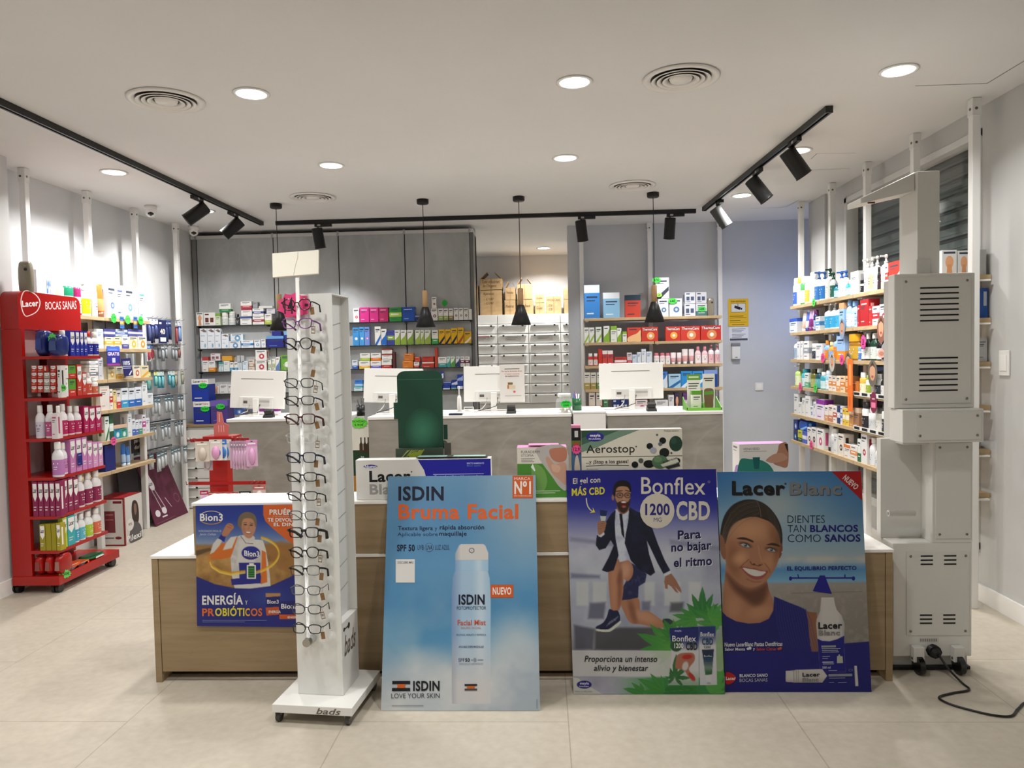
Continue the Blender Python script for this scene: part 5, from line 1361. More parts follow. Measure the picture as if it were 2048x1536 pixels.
# ------------------------------------------------------------------ things on the service counters
def monitor(x0, x1, yt, yb, label, tilt=0.0, rz=0.0, Y=5.36):
 a = at_y(x0, (yt+yb)/2, Y); c = at_y(x1, (yt+yb)/2, Y)
 zt = at_y((x0+x1)/2, yt, Y).z; zb = at_y((x0+x1)/2, yb, Y).z
 w = (c.x-a.x)/2; h = zt-zb
 t = thing('computer_screen', label, 'computer screen', ((a.x+c.x)/2, Y, CT+0.0008), rz)
 z0 = zb-CT
 M = Matrix.Rotation(tilt, 4, 'Y')
 def tl(o):
  o.matrix_local = Matrix.Translation((0, 0, z0+h/2)) @ M @ Matrix.Translation((0, 0, -h/2)) @ Matrix.Rotation(-0.10, 4, 'X')
  return o
 hs = tl(MB().box(-w, 0, 0, w, 0.03, h, 'e3e1dc', 'p').box(-w*0.62, -0.012, 0.002, w*0.62, 0, h*0.30, 'd9d7d2', 'p').obj('housing', t, bevel=0.003))
 MB().box(-w*0.62, -0.0008, h*0.77, w*0.58, 0.0, h*0.785, '6c6a66', 'm').obj('vent_grille', hs)
 MB().decal(front_map(-w*0.62, w*0.62, -0.0125, 0.002, h*0.30), [('r', 0.1, 0.15, 0.9, 0.8, 'c5c2bc'), ('r', 0.12, 0.35, 0.24, 0.6, '55534f'), ('r', 0.6, 0.3, 0.9, 0.5, 'a3a09a')]).obj('port_recess_print', hs)
 s = MB().box(-0.022, -0.028, 0.008, 0.022, -0.013, z0+h*0.26, 'e9e7e2', 'p').obj('stand_post', t, bevel=0.003)
 MB().box(-0.115, -0.05, 0, 0.115, 0.11, 0.008, 'e6e4df', 'p').obj('stand_foot', t, bevel=0.002)
 MB().tube([(-0.05, -0.016, z0+0.03), (-0.06, -0.035, z0-0.02), (-0.085, -0.045, 0.03), (-0.12, -0.03, 0.012)], 0.0035, 6, 'cfcdc8', 'g').obj('cable', t)
 MB().tube([(0.03, -0.016, z0+0.03), (0.02, -0.04, z0-0.03), (-0.04, -0.055, 0.03), (-0.115, -0.035, 0.014)], 0.003, 6, '1d1d1d', 'g').obj('cable', t)
 return t
monitor(458, 568, 741, 817, 'white computer screen back on the corner-side counter', 0.035, -0.05)
monitor(726, 844, 737, 806, 'white computer screen back half hidden by the green display', 0.03, -0.03)
m3 = monitor(927, 1048, 732, 803, 'white computer screen back with a paper notice stuck to it', 0.0, 0.0)
monitor(1199, 1327, 726, 798, 'white computer screen back on the alcove-side counter')
a, c = at_y(999, 730, 5.31), at_y(1050, 804, 5.31)
w = (c.x-a.x)/2; h = a.z-c.z
o = tag(MB().box(-w, -0.002, -h, w, 0, 0, 'e4e0da', 'g').decal(front_map(-w, w, -0.002, -h, 0), [('r', 0.2, 0.1, 0.8, 0.12, '6f6a68'), ('t', 'Por ley las farmacias abren', 0.08, 0.15, 0.9, 0.20, 'a8392e', {'b': 0.01}), ('t', 'si usted necesita', 0.2, 0.22, 0.8, 0.26, 'c0563c'), ('t', 'de medicamentos', 0.22, 0.28, 0.78, 0.32, '6b2a26', {'b': 0.01}), ('r', 0.32, 0.47, 0.52, 0.53, '7a6a3a'), ('r', 0.3, 0.54, 0.36, 0.64, 'c06a3a'), ('r', 0.36, 0.55, 0.62, 0.64, 'd8c6a8'), ('o', 0.58, 0.72, 0.05, 0.03, 'd46a5a'), ('r', 0.2, 0.82, 0.85, 0.835, 'b0aaa4')]).obj('paper_notice', loc=((a.x+c.x)/2, 5.312, a.z)), 'white printed notice on the edge of the third computer screen', 'note')
def pod(px, py, label):
 p = at_z(px, py, CT)
 t = thing('card_reader', label, 'card reader', (p.x, 5.2, CT+0.0008), group='black card readers on the counter')
 MB().hexa([(-0.035, -0.03, 0), (0.035, -0.03, 0), (0.035, 0.04, 0), (-0.035, 0.04, 0)], [(-0.03, -0.02, 0.02), (0.03, -0.02, 0.02), (0.03, 0.035, 0.045), (-0.03, 0.035, 0.045)], '141414', 'p').obj('body', t, bevel=0.003)
 MB().hexa([(-0.022, -0.012, 0.025), (0.022, -0.012, 0.025), (0.022, 0.02, 0.04), (-0.022, 0.02, 0.04)], [(-0.030, -0.018, 0.05), (0.030, -0.018, 0.05), (0.03, 0.03, 0.06), (-0.03, 0.03, 0.06)], '0d0d0d', 'p').obj('cradle', t)
pod(551, 832, 'black card reader on the corner-side counter')
pod(1024, 824, 'black card reader under the paper notice')
pod(1299, 820, 'black card reader on the alcove-side counter')
p = at_y(919, 822, 5.2)
t = thing('electric_toothbrush', 'white electric toothbrush standing on its charger beside a screen', 'toothbrush', (p.x, 5.2, CT+0.0008))
MB().lathe([(0.0, 0.0), (0.03, 0.0), (0.03, 0.012), (0.02, 0.018), (0.0, 0.018)], 20, 'e6e4e0', 'g', cap=False).obj('charger', t)
MB().lathe([(0.0, 0.0185), (0.014, 0.0185), (0.016, 0.06), (0.014, 0.12), (0.008, 0.135), (0.0, 0.136)], 16, 'eceae6', 'g', cap=False).obj('handle', t)
MB().lathe([(0.0, 0.1365), (0.006, 0.1365), (0.004, 0.18), (0.006, 0.188), (0.006, 0.20), (0.0, 0.204)], 12, 'f0efec', 'g', cap=False).box(-0.004, -0.014, 0.188, 0.004, -0.005, 0.2, 'dfe6ee', 'm').obj('brush_head', t)
p = at_y(938, 828, 5.17)
t = thing('counter_sign', 'small white tent card in front of the white toothbrush', 'sign', (p.x, 5.15, CT+0.0008))
b = MB().hexa([(-0.035, 0, 0), (0.035, 0, 0), (0.035, 0.04, 0), (-0.035, 0.04, 0)], [(-0.034, 0.014, 0.055), (0.034, 0.014, 0.055), (0.034, 0.02, 0.055), (-0.034, 0.02, 0.055)], 'e8e6e1', 'm')
b.decal(lambda u, v, o=0.0: Vector((-0.035+0.07*u, 0.014*(1-v)-o-0.0004, 0.055*(1-v))), [('r', 0.08, 0.12, 0.92, 0.22, '2c2f38'), ('r', 0.12, 0.4, 0.5, 0.44, 'a7a39c'), ('r', 0.12, 0.55, 0.7, 0.58, 'a7a39c')])
b.obj('card', t)
p = at_y(912, 826, 5.17)
tag(MB().box(-0.045, -0.02, 0, 0.05, 0.03, 0.012, '1b1e3c', 'p').obj('phone', loc=(p.x, 5.13, CT+0.0008), bevel=0.002), 'dark blue handset lying flat beside the tent card', 'phone')
def cup(px, py, r, h, col, label, pens, Y=5.22):
 p = at_y(px, py, Y)
 t = thing('pen_cup', label, 'pen cup', (p.x, Y, CT+0.0165 if px > 1140 else CT+0.0008))
 MB().lathe([(0.0, 0.0), (r, 0.0), (r, h), (r-0.003, h), (r-0.003, 0.004), (0.0, 0.004)], 20, col, 'g', cap=False).obj('cup', t)
 for k, (dx, dz, c) in enumerate(pens):
  MB().cyl((dx*0.4, 0.004*(k % 3)-0.004, 0.006), (dx, 0.01*(k % 3)-0.01, h+dz), 0.0045, 8, c, 'g').obj('pen', t)
cup(1154, 822, 0.034, 0.085, '1c5c33', 'dark green pen cup with pens beside the clear jar', [(-0.022, 0.035, '2f4f9c'), (-0.012, 0.05, '6a2f5c'), (-0.004, 0.032, 'e0dedb'), (0.014, 0.03, 'dcdad6'), (0.024, 0.022, '1a1a1a')], Y=5.2)
cup(722, 832, 0.03, 0.08, '17181b', 'black pen cup by the gap between the counters', [(-0.02, 0.04, '1a1a1a'), (0.006, 0.05, '2a2a2e'), (0.02, 0.045, '141416')])
p = at_y(1129, 823, 5.2)
t = thing('glass_jar', 'clear jar with white lid and small packets on the counter end', 'jar', (p.x, 5.2, CT+0.0008))
MB().lathe([(0.052, 0.0), (0.06, 0.012), (0.062, 0.06), (0.055, 0.095), (0.042, 0.105), (0.042, 0.112)], 28, 'dfe8e6', 'x', cap=True).obj('jar_body', t)
MB().lathe([(0.0, 0.1125), (0.046, 0.1125), (0.047, 0.134), (0.043, 0.138), (0.0, 0.138)], 28, 'e9e8e4', 'g', cap=False).obj('lid', t)
for k in range(9):
 a = k*2.4; r = 0.012+0.003*k
 MB().box(-0.012, -0.006, 0, 0.012, 0.006, 0.012, ('e6e0da', 'd9cdb8', 'e8d0cc')[k % 3], 'm').obj('sweet', t, loc=(r*math.cos(a), r*math.sin(a), 0.004+0.013*(k//4)), rz=a)
price_star(at_y(1132, 808, 5.132), 0, 0.085, 0.055, '30d944', [('SORTEO', 0.2, 0.2, 0.8, 0.4), ('2,00€', 0.28, 0.55, 0.72, 0.8)], 'bright green price card on the clear jar', 12)
p0, p1 = at_y(1374, 822, 5.16), at_y(1444, 818, 5.16)
t = thing('counter_display', 'lime green card tray with two product cards at the counter end', 'display stand', ((p0.x+p1.x)/2, 5.16, CT+0.0008), 0.0)
w = (p1.x-p0.x)/2
G = '6fae3c'
MB().box(-w, 0, 0, w, 0.16, 0.008, G, 'm').hexa([(-w, 0, 0.008), (w, 0, 0.008), (w, 0.004, 0.008), (-w, 0.004, 0.008)], [(-w, 0, 0.02), (w, 0, 0.02), (w, 0.004, 0.02), (-w, 0.004, 0.02)], G, 'm').hexa([(-w, 0.0, 0.008), (-w+0.006, 0, 0.008), (-w+0.006, 0.16, 0.008), (-w, 0.16, 0.008)], [(-w, 0.0, 0.02), (-w+0.006, 0, 0.02), (-w+0.006, 0.16, 0.09), (-w, 0.16, 0.09)], '5a9632', 'm').hexa([(w-0.006, 0.0, 0.008), (w, 0, 0.008), (w, 0.16, 0.008), (w-0.006, 0.16, 0.008)], [(w-0.006, 0.0, 0.02), (w, 0, 0.02), (w, 0.16, 0.09), (w-0.006, 0.16, 0.09)], '5a9632', 'm').box(-0.004, 0.004, 0.008, 0.004, 0.156, 0.05, '5a9632', 'm').obj('tray', t)
def pcard(x0, x1, yt, yb, Y, specs, name):
 a, c = at_y(x0, yt, Y), at_y(x1, yb, Y)
 b = MB().box(a.x-(p0.x+p1.x)/2, Y-5.16, 0.0085, c.x-(p0.x+p1.x)/2, Y-5.16+0.003, a.z-CT, 'e3e2da', 'm')
 b.decal(front_map(a.x-(p0.x+p1.x)/2, c.x-(p0.x+p1.x)/2, Y-5.16, 0.0085, a.z-CT), specs)
 return b.obj(name, t)
pcard(1374, 1401, 749, 818, 5.27, [('r', 0, 0, 1, 0.17, '5f9a38'), ('r', 0.12, 0.06, 0.88, 0.11, 'cfe0b8'), ('r', 0.1, 0.26, 0.9, 0.29, '3a4a34'), ('r', 0.1, 0.33, 0.8, 0.36, '3a4a34'), ('r', 0.1, 0.40, 0.7, 0.42, '3a4a34')], 'header_card')
pcard(1405, 1430, 748, 818, 5.28, [('r', 0.1, 0.12, 0.9, 0.15, '3f4238'), ('r', 0.2, 0.18, 0.8, 0.21, '3f4238'), ('ps', [(0.12, 0.48), (0.5, 0.42), (0.9, 0.48), (0.86, 0.8), (0.8, 1.0), (0.2, 1.0), (0.14, 0.8)], '7d5f4a'), ('p', [(0.1, 0.52), (0.9, 0.50), (0.9, 0.6), (0.1, 0.62)], '5f9a3a')], 'header_card')
a = at_y(1384, 778, 5.2); c = at_y(1403, 815, 5.2)
put('c', c.x-a.x, 0.05, a.z-c.z, ((a.x+c.x)/2, 5.2, CT+0.0098), 0, 'dfe3d0', '5f9a38', WH, 'top', 'white and green slimming carton standing in the lime tray', None)
t = thing('poster', 'narrow poster of dropper bottles in the gap between two counters', 'poster', (-1.315, 5.14, 0.0))
MB().box(-0.075, 0, 0.0, 0.078, 0.006, 1.06, 'd9d7cc', 'm').decal(front_map(-0.075, 0.078, 0, 0.55, 1.06), [('r', 0, 0.42, 1, 0.78, '1e3a22'), ('r', 0, 0.78, 1, 1.0, 'a8742c')]+[('p', [(x, 0.46), (x, 0.34), (x+0.05, 0.31), (x+0.05, 0.24), (x+0.11, 0.24), (x+0.11, 0.31), (x+0.16, 0.34), (x+0.16, 0.46)], '3a2a1a') for x in (0.5, 0.68, 0.84)]+[('t', 'tus', 0.55, 0.50, 0.7, 0.54, 'e0e4d8'), ('t', 'cabellos.', 0.5, 0.57, 0.85, 0.61, 'e0e4d8')]).obj('panel', t)
price_star(at_y(718, 846, 5.134), 0, 0.13, 0.08, '66d83c', [('NOVEDAD', 0.15, 0.25, 0.85, 0.45), ('5,95€', 0.25, 0.55, 0.75, 0.8)], 'lime green price card on the narrow dropper poster', 12)
# ------------------------------------------------------------------ big boxes standing on the white step
def bigbox(x0, x1, yt, Y, d, label, body, top, specs, side=None, rz=0.0):
 a, c = at_y(x0, (yt+998)/2, Y), at_y(x1, (yt+998)/2, Y)
 zt = at_y((x0+x1)/2, yt, Y).z
 w = (c.x-a.x)/2; h = zt-UZ-0.0008
 t = thing('display_box', label, 'box', ((a.x+c.x)/2, Y, UZ+0.0008), rz)
 b = MB().box(-w, 0, 0, w, d, h, body, 'm')
 b.add([(-w, 0, h+0.0004), (w, 0, h+0.0004), (w, d, h+0.0004), (-w, d, h+0.0004)], [(0, 1, 2, 3)], top, 'm')
 bo = b.obj('carton', t, bevel=0.001)
 pm = quad_map([(x0, yt), (x1, yt), (x1, 998), (x0, 998)], [(-w, 0, h), (w, 0, h), (w, 0, 0), (-w, 0, 0)], (0, -1, 0))
 MB().decal(pm, specs).obj('front_print', bo)
 if side:
  MB().decal(lambda u, v, o=0.0: Vector((-w-o, d*(1-u), h*(1-v))), side).obj('side_print', bo)
 return t
NV = '1b1a86'
B = bigbox(712, 982, 919, 3.325, 0.075, 'long white and blue toothpaste display box on the step', 'dcdad6', 'd8d6d2', [
 ('p', [(837, 919.5), (982, 919.5), (982, 998), (858, 998), (853, 955), (849, 940)], '1d1f9a'), ('o', 742, 931.5, 14, 3.8, '22248c'), ('t', 'Nuevo', 730, 928, 754, 935, 'f0eef0', {'b': 0.02, 'sh': 0.2}),
 ('t', 'Lacer', 739, 940, 822, 963, '121216', {'b': 0.035}), ('o', 824, 943, 1.6, 1.6, '55555a'), ('t', 'Blanc', 739, 967, 812, 988, '9d9b98', {'b': 0.03}),
 ('t', 'EFECTO INMEDIATO', 935, 926.5, 969, 929.5, 'd6daf2', {'b': 0.01}), ('t', 'Blue optic', 935, 931, 962, 935, '5f88e0'), ('r', 867, 948.5, 968, 949.3, 'd8daf0'), ('t', 'Pasta dentífrica blanqueadora', 870, 951, 966, 956, 'e4e6f4')])
tag(MB().box(-0.17, 0, 0, 0.16, 0.06, 0.003, '3a3d34', 'm').box(-0.165, 0.004, 0.0031, -0.03, 0.05, 0.0036, '7fa39c', 'm').box(0.0, 0.004, 0.0031, 0.15, 0.05, 0.0036, '8fb0a8', 'm').obj('leaflet', loc=(-0.42, 3.335, B.location.z+0.190)), 'dark glossy leaflet lying on the long toothpaste box', 'leaflet')
bigbox(1035, 1134, 895, 3.33, 0.10, 'white green and pink nursing care box on the step', 'd9d5cc', 'c983ac', [
 ('r', 1035, 895, 1134, 928, 'dcd7cc'), ('r', 1035, 928, 1134, 998, '4c8a34'), ('ps', [(1075, 895.5), (1133, 895.5), (1133.5, 978), (1120, 978), (1104, 955), (1090, 935), (1078, 915)], 'b9b3b0'),
 ('ps', [(1100, 900), (1118, 896), (1133, 898), (1133, 920), (1118, 926), (1104, 918)], 'b97a62'), ('ps', [(1092, 920), (1098, 915), (1110, 930), (1124, 926), (1133, 932), (1133, 972), (1116, 960), (1104, 948)], 'c79a84'), ('ps', [(1104, 930), (1120, 934), (1118, 946), (1106, 944)], 'd6aa94'),
 ('ps', [(1063, 940), (1068, 930), (1080, 932), (1090, 945), (1094, 965), (1086, 985), (1066, 980)], '6fa052'), ('t', 'FURADERM', 1043, 901, 1080, 906.5, '5d5a55', {'b': 0.0}), ('t', 'STOPIA', 1043, 908.5, 1068, 913.5, '77736c'),
 ('r', 1043, 917, 1070, 918.2, '8f8a83'), ('r', 1043, 920, 1066, 921.2, '8f8a83'), ('r', 1043, 923, 1069, 924.2, '8f8a83'), ('p', [(1062, 935), (1066, 928), (1071, 942), (1069, 944)], 'e6efe8'), ('r', 1044, 984, 1120, 985.4, 'c8dcb8'), ('r', 1044, 988, 1110, 989.4, 'c8dcb8')])
tag(MB().box(-0.07, 0, 0, 0.07, 0.07, 0.001, 'c983ac', 'm').obj('leaflet', loc=(0.0, 3.345, UZ+0.2395)), 'pink leaflet lying on the nursing care box', 'leaflet')
bigbox(1163, 1365, 859, 3.335, 0.05, 'cream anti-gas tablet display box with dark green bubbles', 'd6d0c2', 'dedad0', [
 ('p', [(1163.5, 860), (1280, 860), (1240, 875), (1195, 895), (1163.5, 905)], '6f8a78'), ('p', [(1163.5, 860), (1240, 860), (1200, 876), (1163.5, 890)], '3f6150'), ('p', [(1163.5, 860), (1205, 860), (1163.5, 876)], '2a4a3a'),
 ('o', 1191, 873, 18, 10, '2b2a86'), ('t', 'mayla', 1181, 867, 1202, 874.5, 'e4e2ee', {'b': 0.03}), ('t', 'PHARMA', 1178.5, 876, 1203, 879, 'e4e2ee', {'b': 0.02}),
 ('t', 'Producto sanitario', 1329, 861, 1358, 864.5, '4a4a44'), ('t', 'Aerostop', 1173, 890, 1270, 912, '1d2420', {'b': 0.004}), ('o', 1273, 894.5, 1.6, 1.6, '55584f'),
 ('l', [(1164, 915), (1365, 915)], 1.2, '5c5f54'), ('t', '...y ¡Stop a los gases!', 1172, 921, 1257, 931, '1d2420', {'b': 0.01}), ('l', [(1172, 934), (1210, 932), (1258, 933.5)], 1.1, '2a332c'), ('t', '40 comprimidos', 1173, 939, 1196, 942, '55584f'),
 ('o', 1315, 871, 2.2, 2.2, '55605a'), ('o', 1326, 883, 6.8, 6.8, '131a18'), ('o', 1321, 890, 4, 4, '5c6470'), ('o', 1300, 894, 6.4, 6.4, '10181a'), ('o', 1307, 903, 6.6, 6.4, '9ea3b0'), ('o', 1329, 908, 10, 9.6, '101a16'), ('o', 1343, 909, 2, 2, '3a463e'),
 ('o', 1352, 889.5, 13, 16, '1f3c30'), ('o', 1348, 884, 6, 7, '2b4c3e'), ('o', 1282, 924, 5, 5, '4c5852'), ('o', 1270, 932, 6.6, 6.6, '111a17'), ('o', 1298, 931, 11, 8, '101714'), ('o', 1320, 927, 16, 14, '4f7050'), ('o', 1316, 922, 8, 6, '64855f'), ('o', 1355, 925, 5.6, 5.4, '10181a'),
 ('p', [(1321, 933), (1354, 920), (1358, 928), (1326, 938)], 'c9cbb8'), ('p', [(1330, 938), (1358, 930), (1360, 936), (1336, 942)], '2a2c2c'), ('t', 'MÁXIMO ALIVIO', 1326, 925, 1354, 930, '2c312c', {'b': 0.02, 'slope': -0.3})],
 side=[('r', 0, 0, 1, 1, 'c8c2b4')])
bigbox(1144, 1162, 851, 3.34, 0.06, 'narrow tall carton with pink head beside the anti-gas box', '5c6b78', 'd27a9c', [
 ('r', 1144, 851, 1162, 856, 'd884a4'), ('r', 1144, 856, 1162, 882, '17181a'), ('r', 1150, 862, 1157, 875, 'c9c6c2'), ('r', 1144, 882, 1162, 893, '5c6a2c'), ('o', 1153, 890, 6, 4, 'a8452f'), ('r', 1144, 893, 1162, 998, '3f6088'), ('ps', [(1149, 945), (1151, 918), (1156, 914), (1160, 945)], 'c9b8a8')])
price_star(at_y(1153, 899, 3.336), 0.0, 0.046, 0.046, 'e8508c', [('12,9', 0.18, 0.3, 0.82, 0.7)], 'pink price card on the narrow tall carton', 11)
bigbox(1478, 1577, 888, 3.40, 0.10, 'lilac-topped leg cream box behind the dental poster', 'd8d3ce', 'c594c4', [
 ('r', 1478, 888, 1577, 998, 'd9d4cd'), ('ps', [(1478.5, 925), (1500, 922), (1525, 926), (1545, 945), (1550, 982), (1478.5, 982)], '2c7a6a'), ('t', 'VENOSEID', 1486, 896, 1519, 901.5, '5b5458'), ('r', 1486, 904, 1534, 905, '8c8784'),
 ('p', [(1505, 918), (1520, 918), (1518, 945), (1508, 945)], '145a58'), ('ps', [(1546, 930), (1556, 905), (1560, 889), (1576.5, 889), (1576.5, 940), (1560, 940)], 'a8765c'), ('ps', [(1532, 925), (1548, 912), (1566, 910), (1576, 922), (1560, 930), (1545, 932), (1538, 930)], 'b98a72'), ('p', [(1570, 889), (1577, 889), (1577, 910)], '2a2224')],
 side=[('ps', [(0.15, 0.98), (0.3, 0.6), (0.6, 0.45), (0.98, 0.5), (0.98, 0.98)], '9a78b0'), ('r', 0.15, 0.06, 0.7, 0.1, '77707a'), ('r', 0.15, 0.14, 0.6, 0.16, '9a949c')], rz=0.06)
t = thing('counter_display', 'dark green cardboard display back with rounded top standing on the step', 'display stand', (-0.585, 3.44, UZ+0.0008))
pts = [(-0.108, 0.0), (0.108, 0.0), (0.108, 0.56)]
for k in range(7):
 a = math.pi/2*k/6
 pts.append((0.068+0.040*math.cos(a), 0.56+0.030*math.sin(a)))
for k in range(7):
 a = math.pi/2+math.pi/2*k/6
 pts.append((-0.068+0.040*math.cos(a), 0.56+0.030*math.sin(a)))
bo = MB().prism(pts, lambda x, y, o=0.0: Vector((x, 0.012+o, y)), 0.004, '1d4634', 'm')
rings = []
for k in range(10):
 f = k/9
 rings.append(('o', 0.55, 0.66, 0.42*(1-f)+0.03, 0.30*(1-f)+0.02, tuple(np.array(lin('1d4634'))*(1-f)+np.array(lin('3f7f63'))*f)))
bk = bo.obj('back_panel', t)
MB().decal(front_map(-0.106, 0.106, 0.012, 0.18, 0.55), rings+[('r', 0.0, 0.0, 1.0, 0.008, '3d6a56')]).obj('panel_print', bk)
MB().box(-0.128, 0.0165, 0.36, -0.109, 0.02, 0.44, '1f4a36', 'm').obj('side_tab', t)
MB().box(0.109, 0.0165, 0.26, 0.128, 0.02, 0.33, '17382b', 'm').obj('side_tab', t)
MB().lathe([(0.0, 0.0), (0.02, 0.0), (0.02, 0.003), (0.0, 0.003)], 16, '16261f', 'm', cap=False).obj('corner_tab', t).matrix_local = Matrix.Translation((0.108, 0.02, 0.235)) @ Matrix.Rotation(math.pi/2, 4, 'X')
fb = MB().box(-0.118, -0.014, 0.0, 0.108, 0.011, 0.222, '3e4a3c', 'm').box(0.112, 0.0, 0.0, 0.145, 0.008, 0.245, '4c4a42', 'm').obj('front_box', t)
lf = []
for k in range(16):
 x = 0.12+0.03*(k % 5);
 lf.append(('l', [(0.55-0.02*k, 0.02+0.008*(k % 3)), (0.40-0.02*k, 0.16+0.02*(k % 4)), (0.42-0.015*k, 0.34+0.03*(k % 3))], 0.006+0.004*(k % 3), ('9aa83a', '7c8c3a', 'b6bd6a', '667a38')[k % 4]))
MB().decal(front_map(-0.118, 0.108, -0.014, 0.0, 0.222), lf+[('p', [(0.25, 0.12), (0.5, 0.06), (0.62, 0.01), (0.5, 0.2), (0.56, 0.22), (0.4, 0.26), (0.3, 0.2)], '8f9c2e')]).obj('leaf_print', fb)
MB().decal(front_map(0.112, 0.145, 0.0, 0.0, 0.245), [('o', 0.5, 0.4, 0.35, 0.12, 'b4545c'), ('r', 0, 0.6, 1, 1, '4a6a3a')]).obj('leaf_print', fb)
# ------------------------------------------------------------------ toothpaste wall (far from the window): goods face the aisle
LP = -3.512
g = 'goods on the toothpaste wall shelves'
W5 = 'from camera, top toothpaste-wall shelf'
it = [(72, 103, 541, 'c', 'e4e8ee', '3f7ac0', 'big white box with upright blue letters', {'s': 'plain', 't': txt(('ero', 0.62, 0.2, 0.9, 0.8, '3f7ac0', {'b': 0.02}))}),
 (104, 113, 553, 'b', 'e2e8ee', '8fa8c0', 'pale bottle', {'s': 'slim'}),
 (114, 132, 553, 'b', 'e3dfb8', 'f0efe6', 'pale yellow mouthwash bottle', {'s': 'slim', 'cap': 'e6e8ea'}),
 (134, 151, 555, 'b', '1f8f6a', 'eef2f0', 'green mouthwash bottle', {'s': 'slim', 'cap': 'e2e8ee'}),
 (153, 164.5, 558, 'b', 'a8286a', 'f2eef0', 'magenta mouthwash bottle', {'s': 'slim', 'cap': 'dfe4ea'}),
 (166, 186, 563, 'p', 'e6e8e2', 'b4bc1e', 'lime patterned soap bottle', {'s': 'b'}),
 (187.5, 196, 566, 'b', 'e6e8ea', 'dfe2ea', 'white bottle', {'s': 'slim'}),
 (197, 212, 568, 't', 'e87a30', 'f2a468', 'orange tube standing on its cap', {'cap': '8a5a3a', 'dr': 0.7}),
 (214, 231, 570, 'c', 'e6e8ee', '5d78b8', 'white box with blue water drop', {'s': 'dot'}),
 (232, 247, 571, 'c', 'e6e8ee', '5a66a8', 'white oral irrigator box', {'s': 'lines'}),
 (249, 267, 576, 'c', 'eceef0', '78a0d0', 'white toothbrush head box', {'s': 'dot'}),
 (268, 275, 578, 'c', 'd4d2dc', '8a86a0', 'slim lilac box', {'s': 'plain'}),
 (276.5, 291, 580, 'c', 'eef0ee', '4fb0a0', 'white box with mint edge', {'s': 'lines'})]
row('x', LP, ZS[0], it, W5, g, 0.07)
for px, py, c, s, n in ((156, 628, 'ee4fae', '7,14', 'pink price card under the magenta bottle'), (231, 636, '3fd94a', '5,95', 'green price card under the water drop box'), (259, 639, '58dd58', '22,95', 'green price card under the toothbrush head box'), (285, 641, '35d542', '39,95', 'green price card under the mint-edged box')):
 p = at_x(px, py, -3.47)
 price_star(Vector((-3.485, p.y, p.z)), math.pi/2, 0.085, 0.085, c, [(s, 0.2, 0.35, 0.8, 0.6)], n+' on the toothpaste wall', 11)
for px, n in ((246, 'nearer'), (273, 'farther')):
 p = at_x(px, 645, -3.49)
 put('c', 0.06, 0.002, 0.10, Vector((-3.4975, p.y, p.z-0.05)), math.pi/2, '3f6fb8', 'e8a23a', WH, 'mid', '%s blue and orange shelf card between green price cards' % n, None, name='shelf_card', cat='card')
def tray_boxes(z, spans, where, grp):
 row('x', LP+0.0, z, spans, where, grp, 0.07)
W5 = 'from camera, second toothpaste-wall shelf'
Y1, PU = 'd9b23e', '4a4a8e'
it = [(193, 206, 658, 'c', 'd8e2ea', '8fb0c8', 'tall pale toothpaste box', {'s': 'lines'}),
 (210, 227, 674, 'c', 'e0d8b8', Y1, 'cream and yellow toothpaste carton', {'s': 'mid'}),
 (227.5, 243, 674, 'c', 'dcd4b2', 'e0a83a', 'cream and amber toothpaste carton', {'s': 'mid'}),
 (243.5, 257, 674, 'c', 'e2e2e6', PU, 'white and violet toothpaste carton', {'s': 'bot'}),
 (257.5, 275, 673, 'c', 'dcd6bc', 'e6b83e', 'yellow spotted toothpaste carton', {'s': 'dot'}),
 (275.5, 293, 673, 'c', 'dfd9c8', 'd9963a', 'orange spotted toothpaste carton', {'s': 'dot'}),
 (208, 230, 658, 'c', PU, 'c9c9de', 'violet carton lying on yellow cartons', {'yb': 673.5, 's': 'mid'}),
 (231, 255, 659, 'c', 'b9c3dc', '4a5ea0', 'blue-white carton lying on cartons', {'yb': 673.5, 's': 'mid'}),
 (256, 285, 659, 'c', '5a5aa0', 'd6d6e6', 'violet and white carton lying at the end', {'yb': 672.5, 's': 'mid'})]
row('x', LP, ZS[1], it, W5, g, 0.07)
for k, (x0, x1) in enumerate(((186, 209), (211, 238), (240, 262), (264, 284))):
 a, c = at_x(x0, 640, -3.55), at_x(x1, 640, -3.55)
 put('c', (c-a).length, 0.01, 0.085, Vector((-3.55, (a.y+c.y)/2, ZS[1]+0.155)), math.pi/2, '6a665f', '9a968c', WH, 'lines', 'dark grey advice card hanging under the top shelf, %s from camera' % ORD[k+1], None, name='shelf_card', cat='card')
W5 = 'from camera, third toothpaste-wall shelf'
it = [(178, 196, 735, 'c', 'd5d3d0', '77787e', 'white grey flat box', {'s': 'mid'}),
 (196.5, 206, 715, 'c', 'cfd0d4', '8c90a4', 'upright grey white box', {'s': 'lines'}),
 (178, 196, 722, 'c', 'e0dedb', '9a9ba0', 'white grey box lying on another', {'yb': 734.5, 's': 'mid'}),
 (215, 231, 733, 'c', 'ddd3b0', 'e2ae3c', 'cream and yellow dental gel carton', {'s': 'dot'}),
 (231.5, 246, 733, 'c', 'e2ddc8', 'd9a23a', 'cream dental gel carton', {'s': 'bot'}),
 (266, 281, 731, 'c', 'e0d8c4', 'c8694a', 'cream carton with red mark', {'s': 'dot'}),
 (281.5, 297, 731, 'c', 'ddd0a8', 'e0aa38', 'yellow striped carton', {'s': 'diag'})]
row('x', LP, ZS[2], it, W5, g, 0.07)
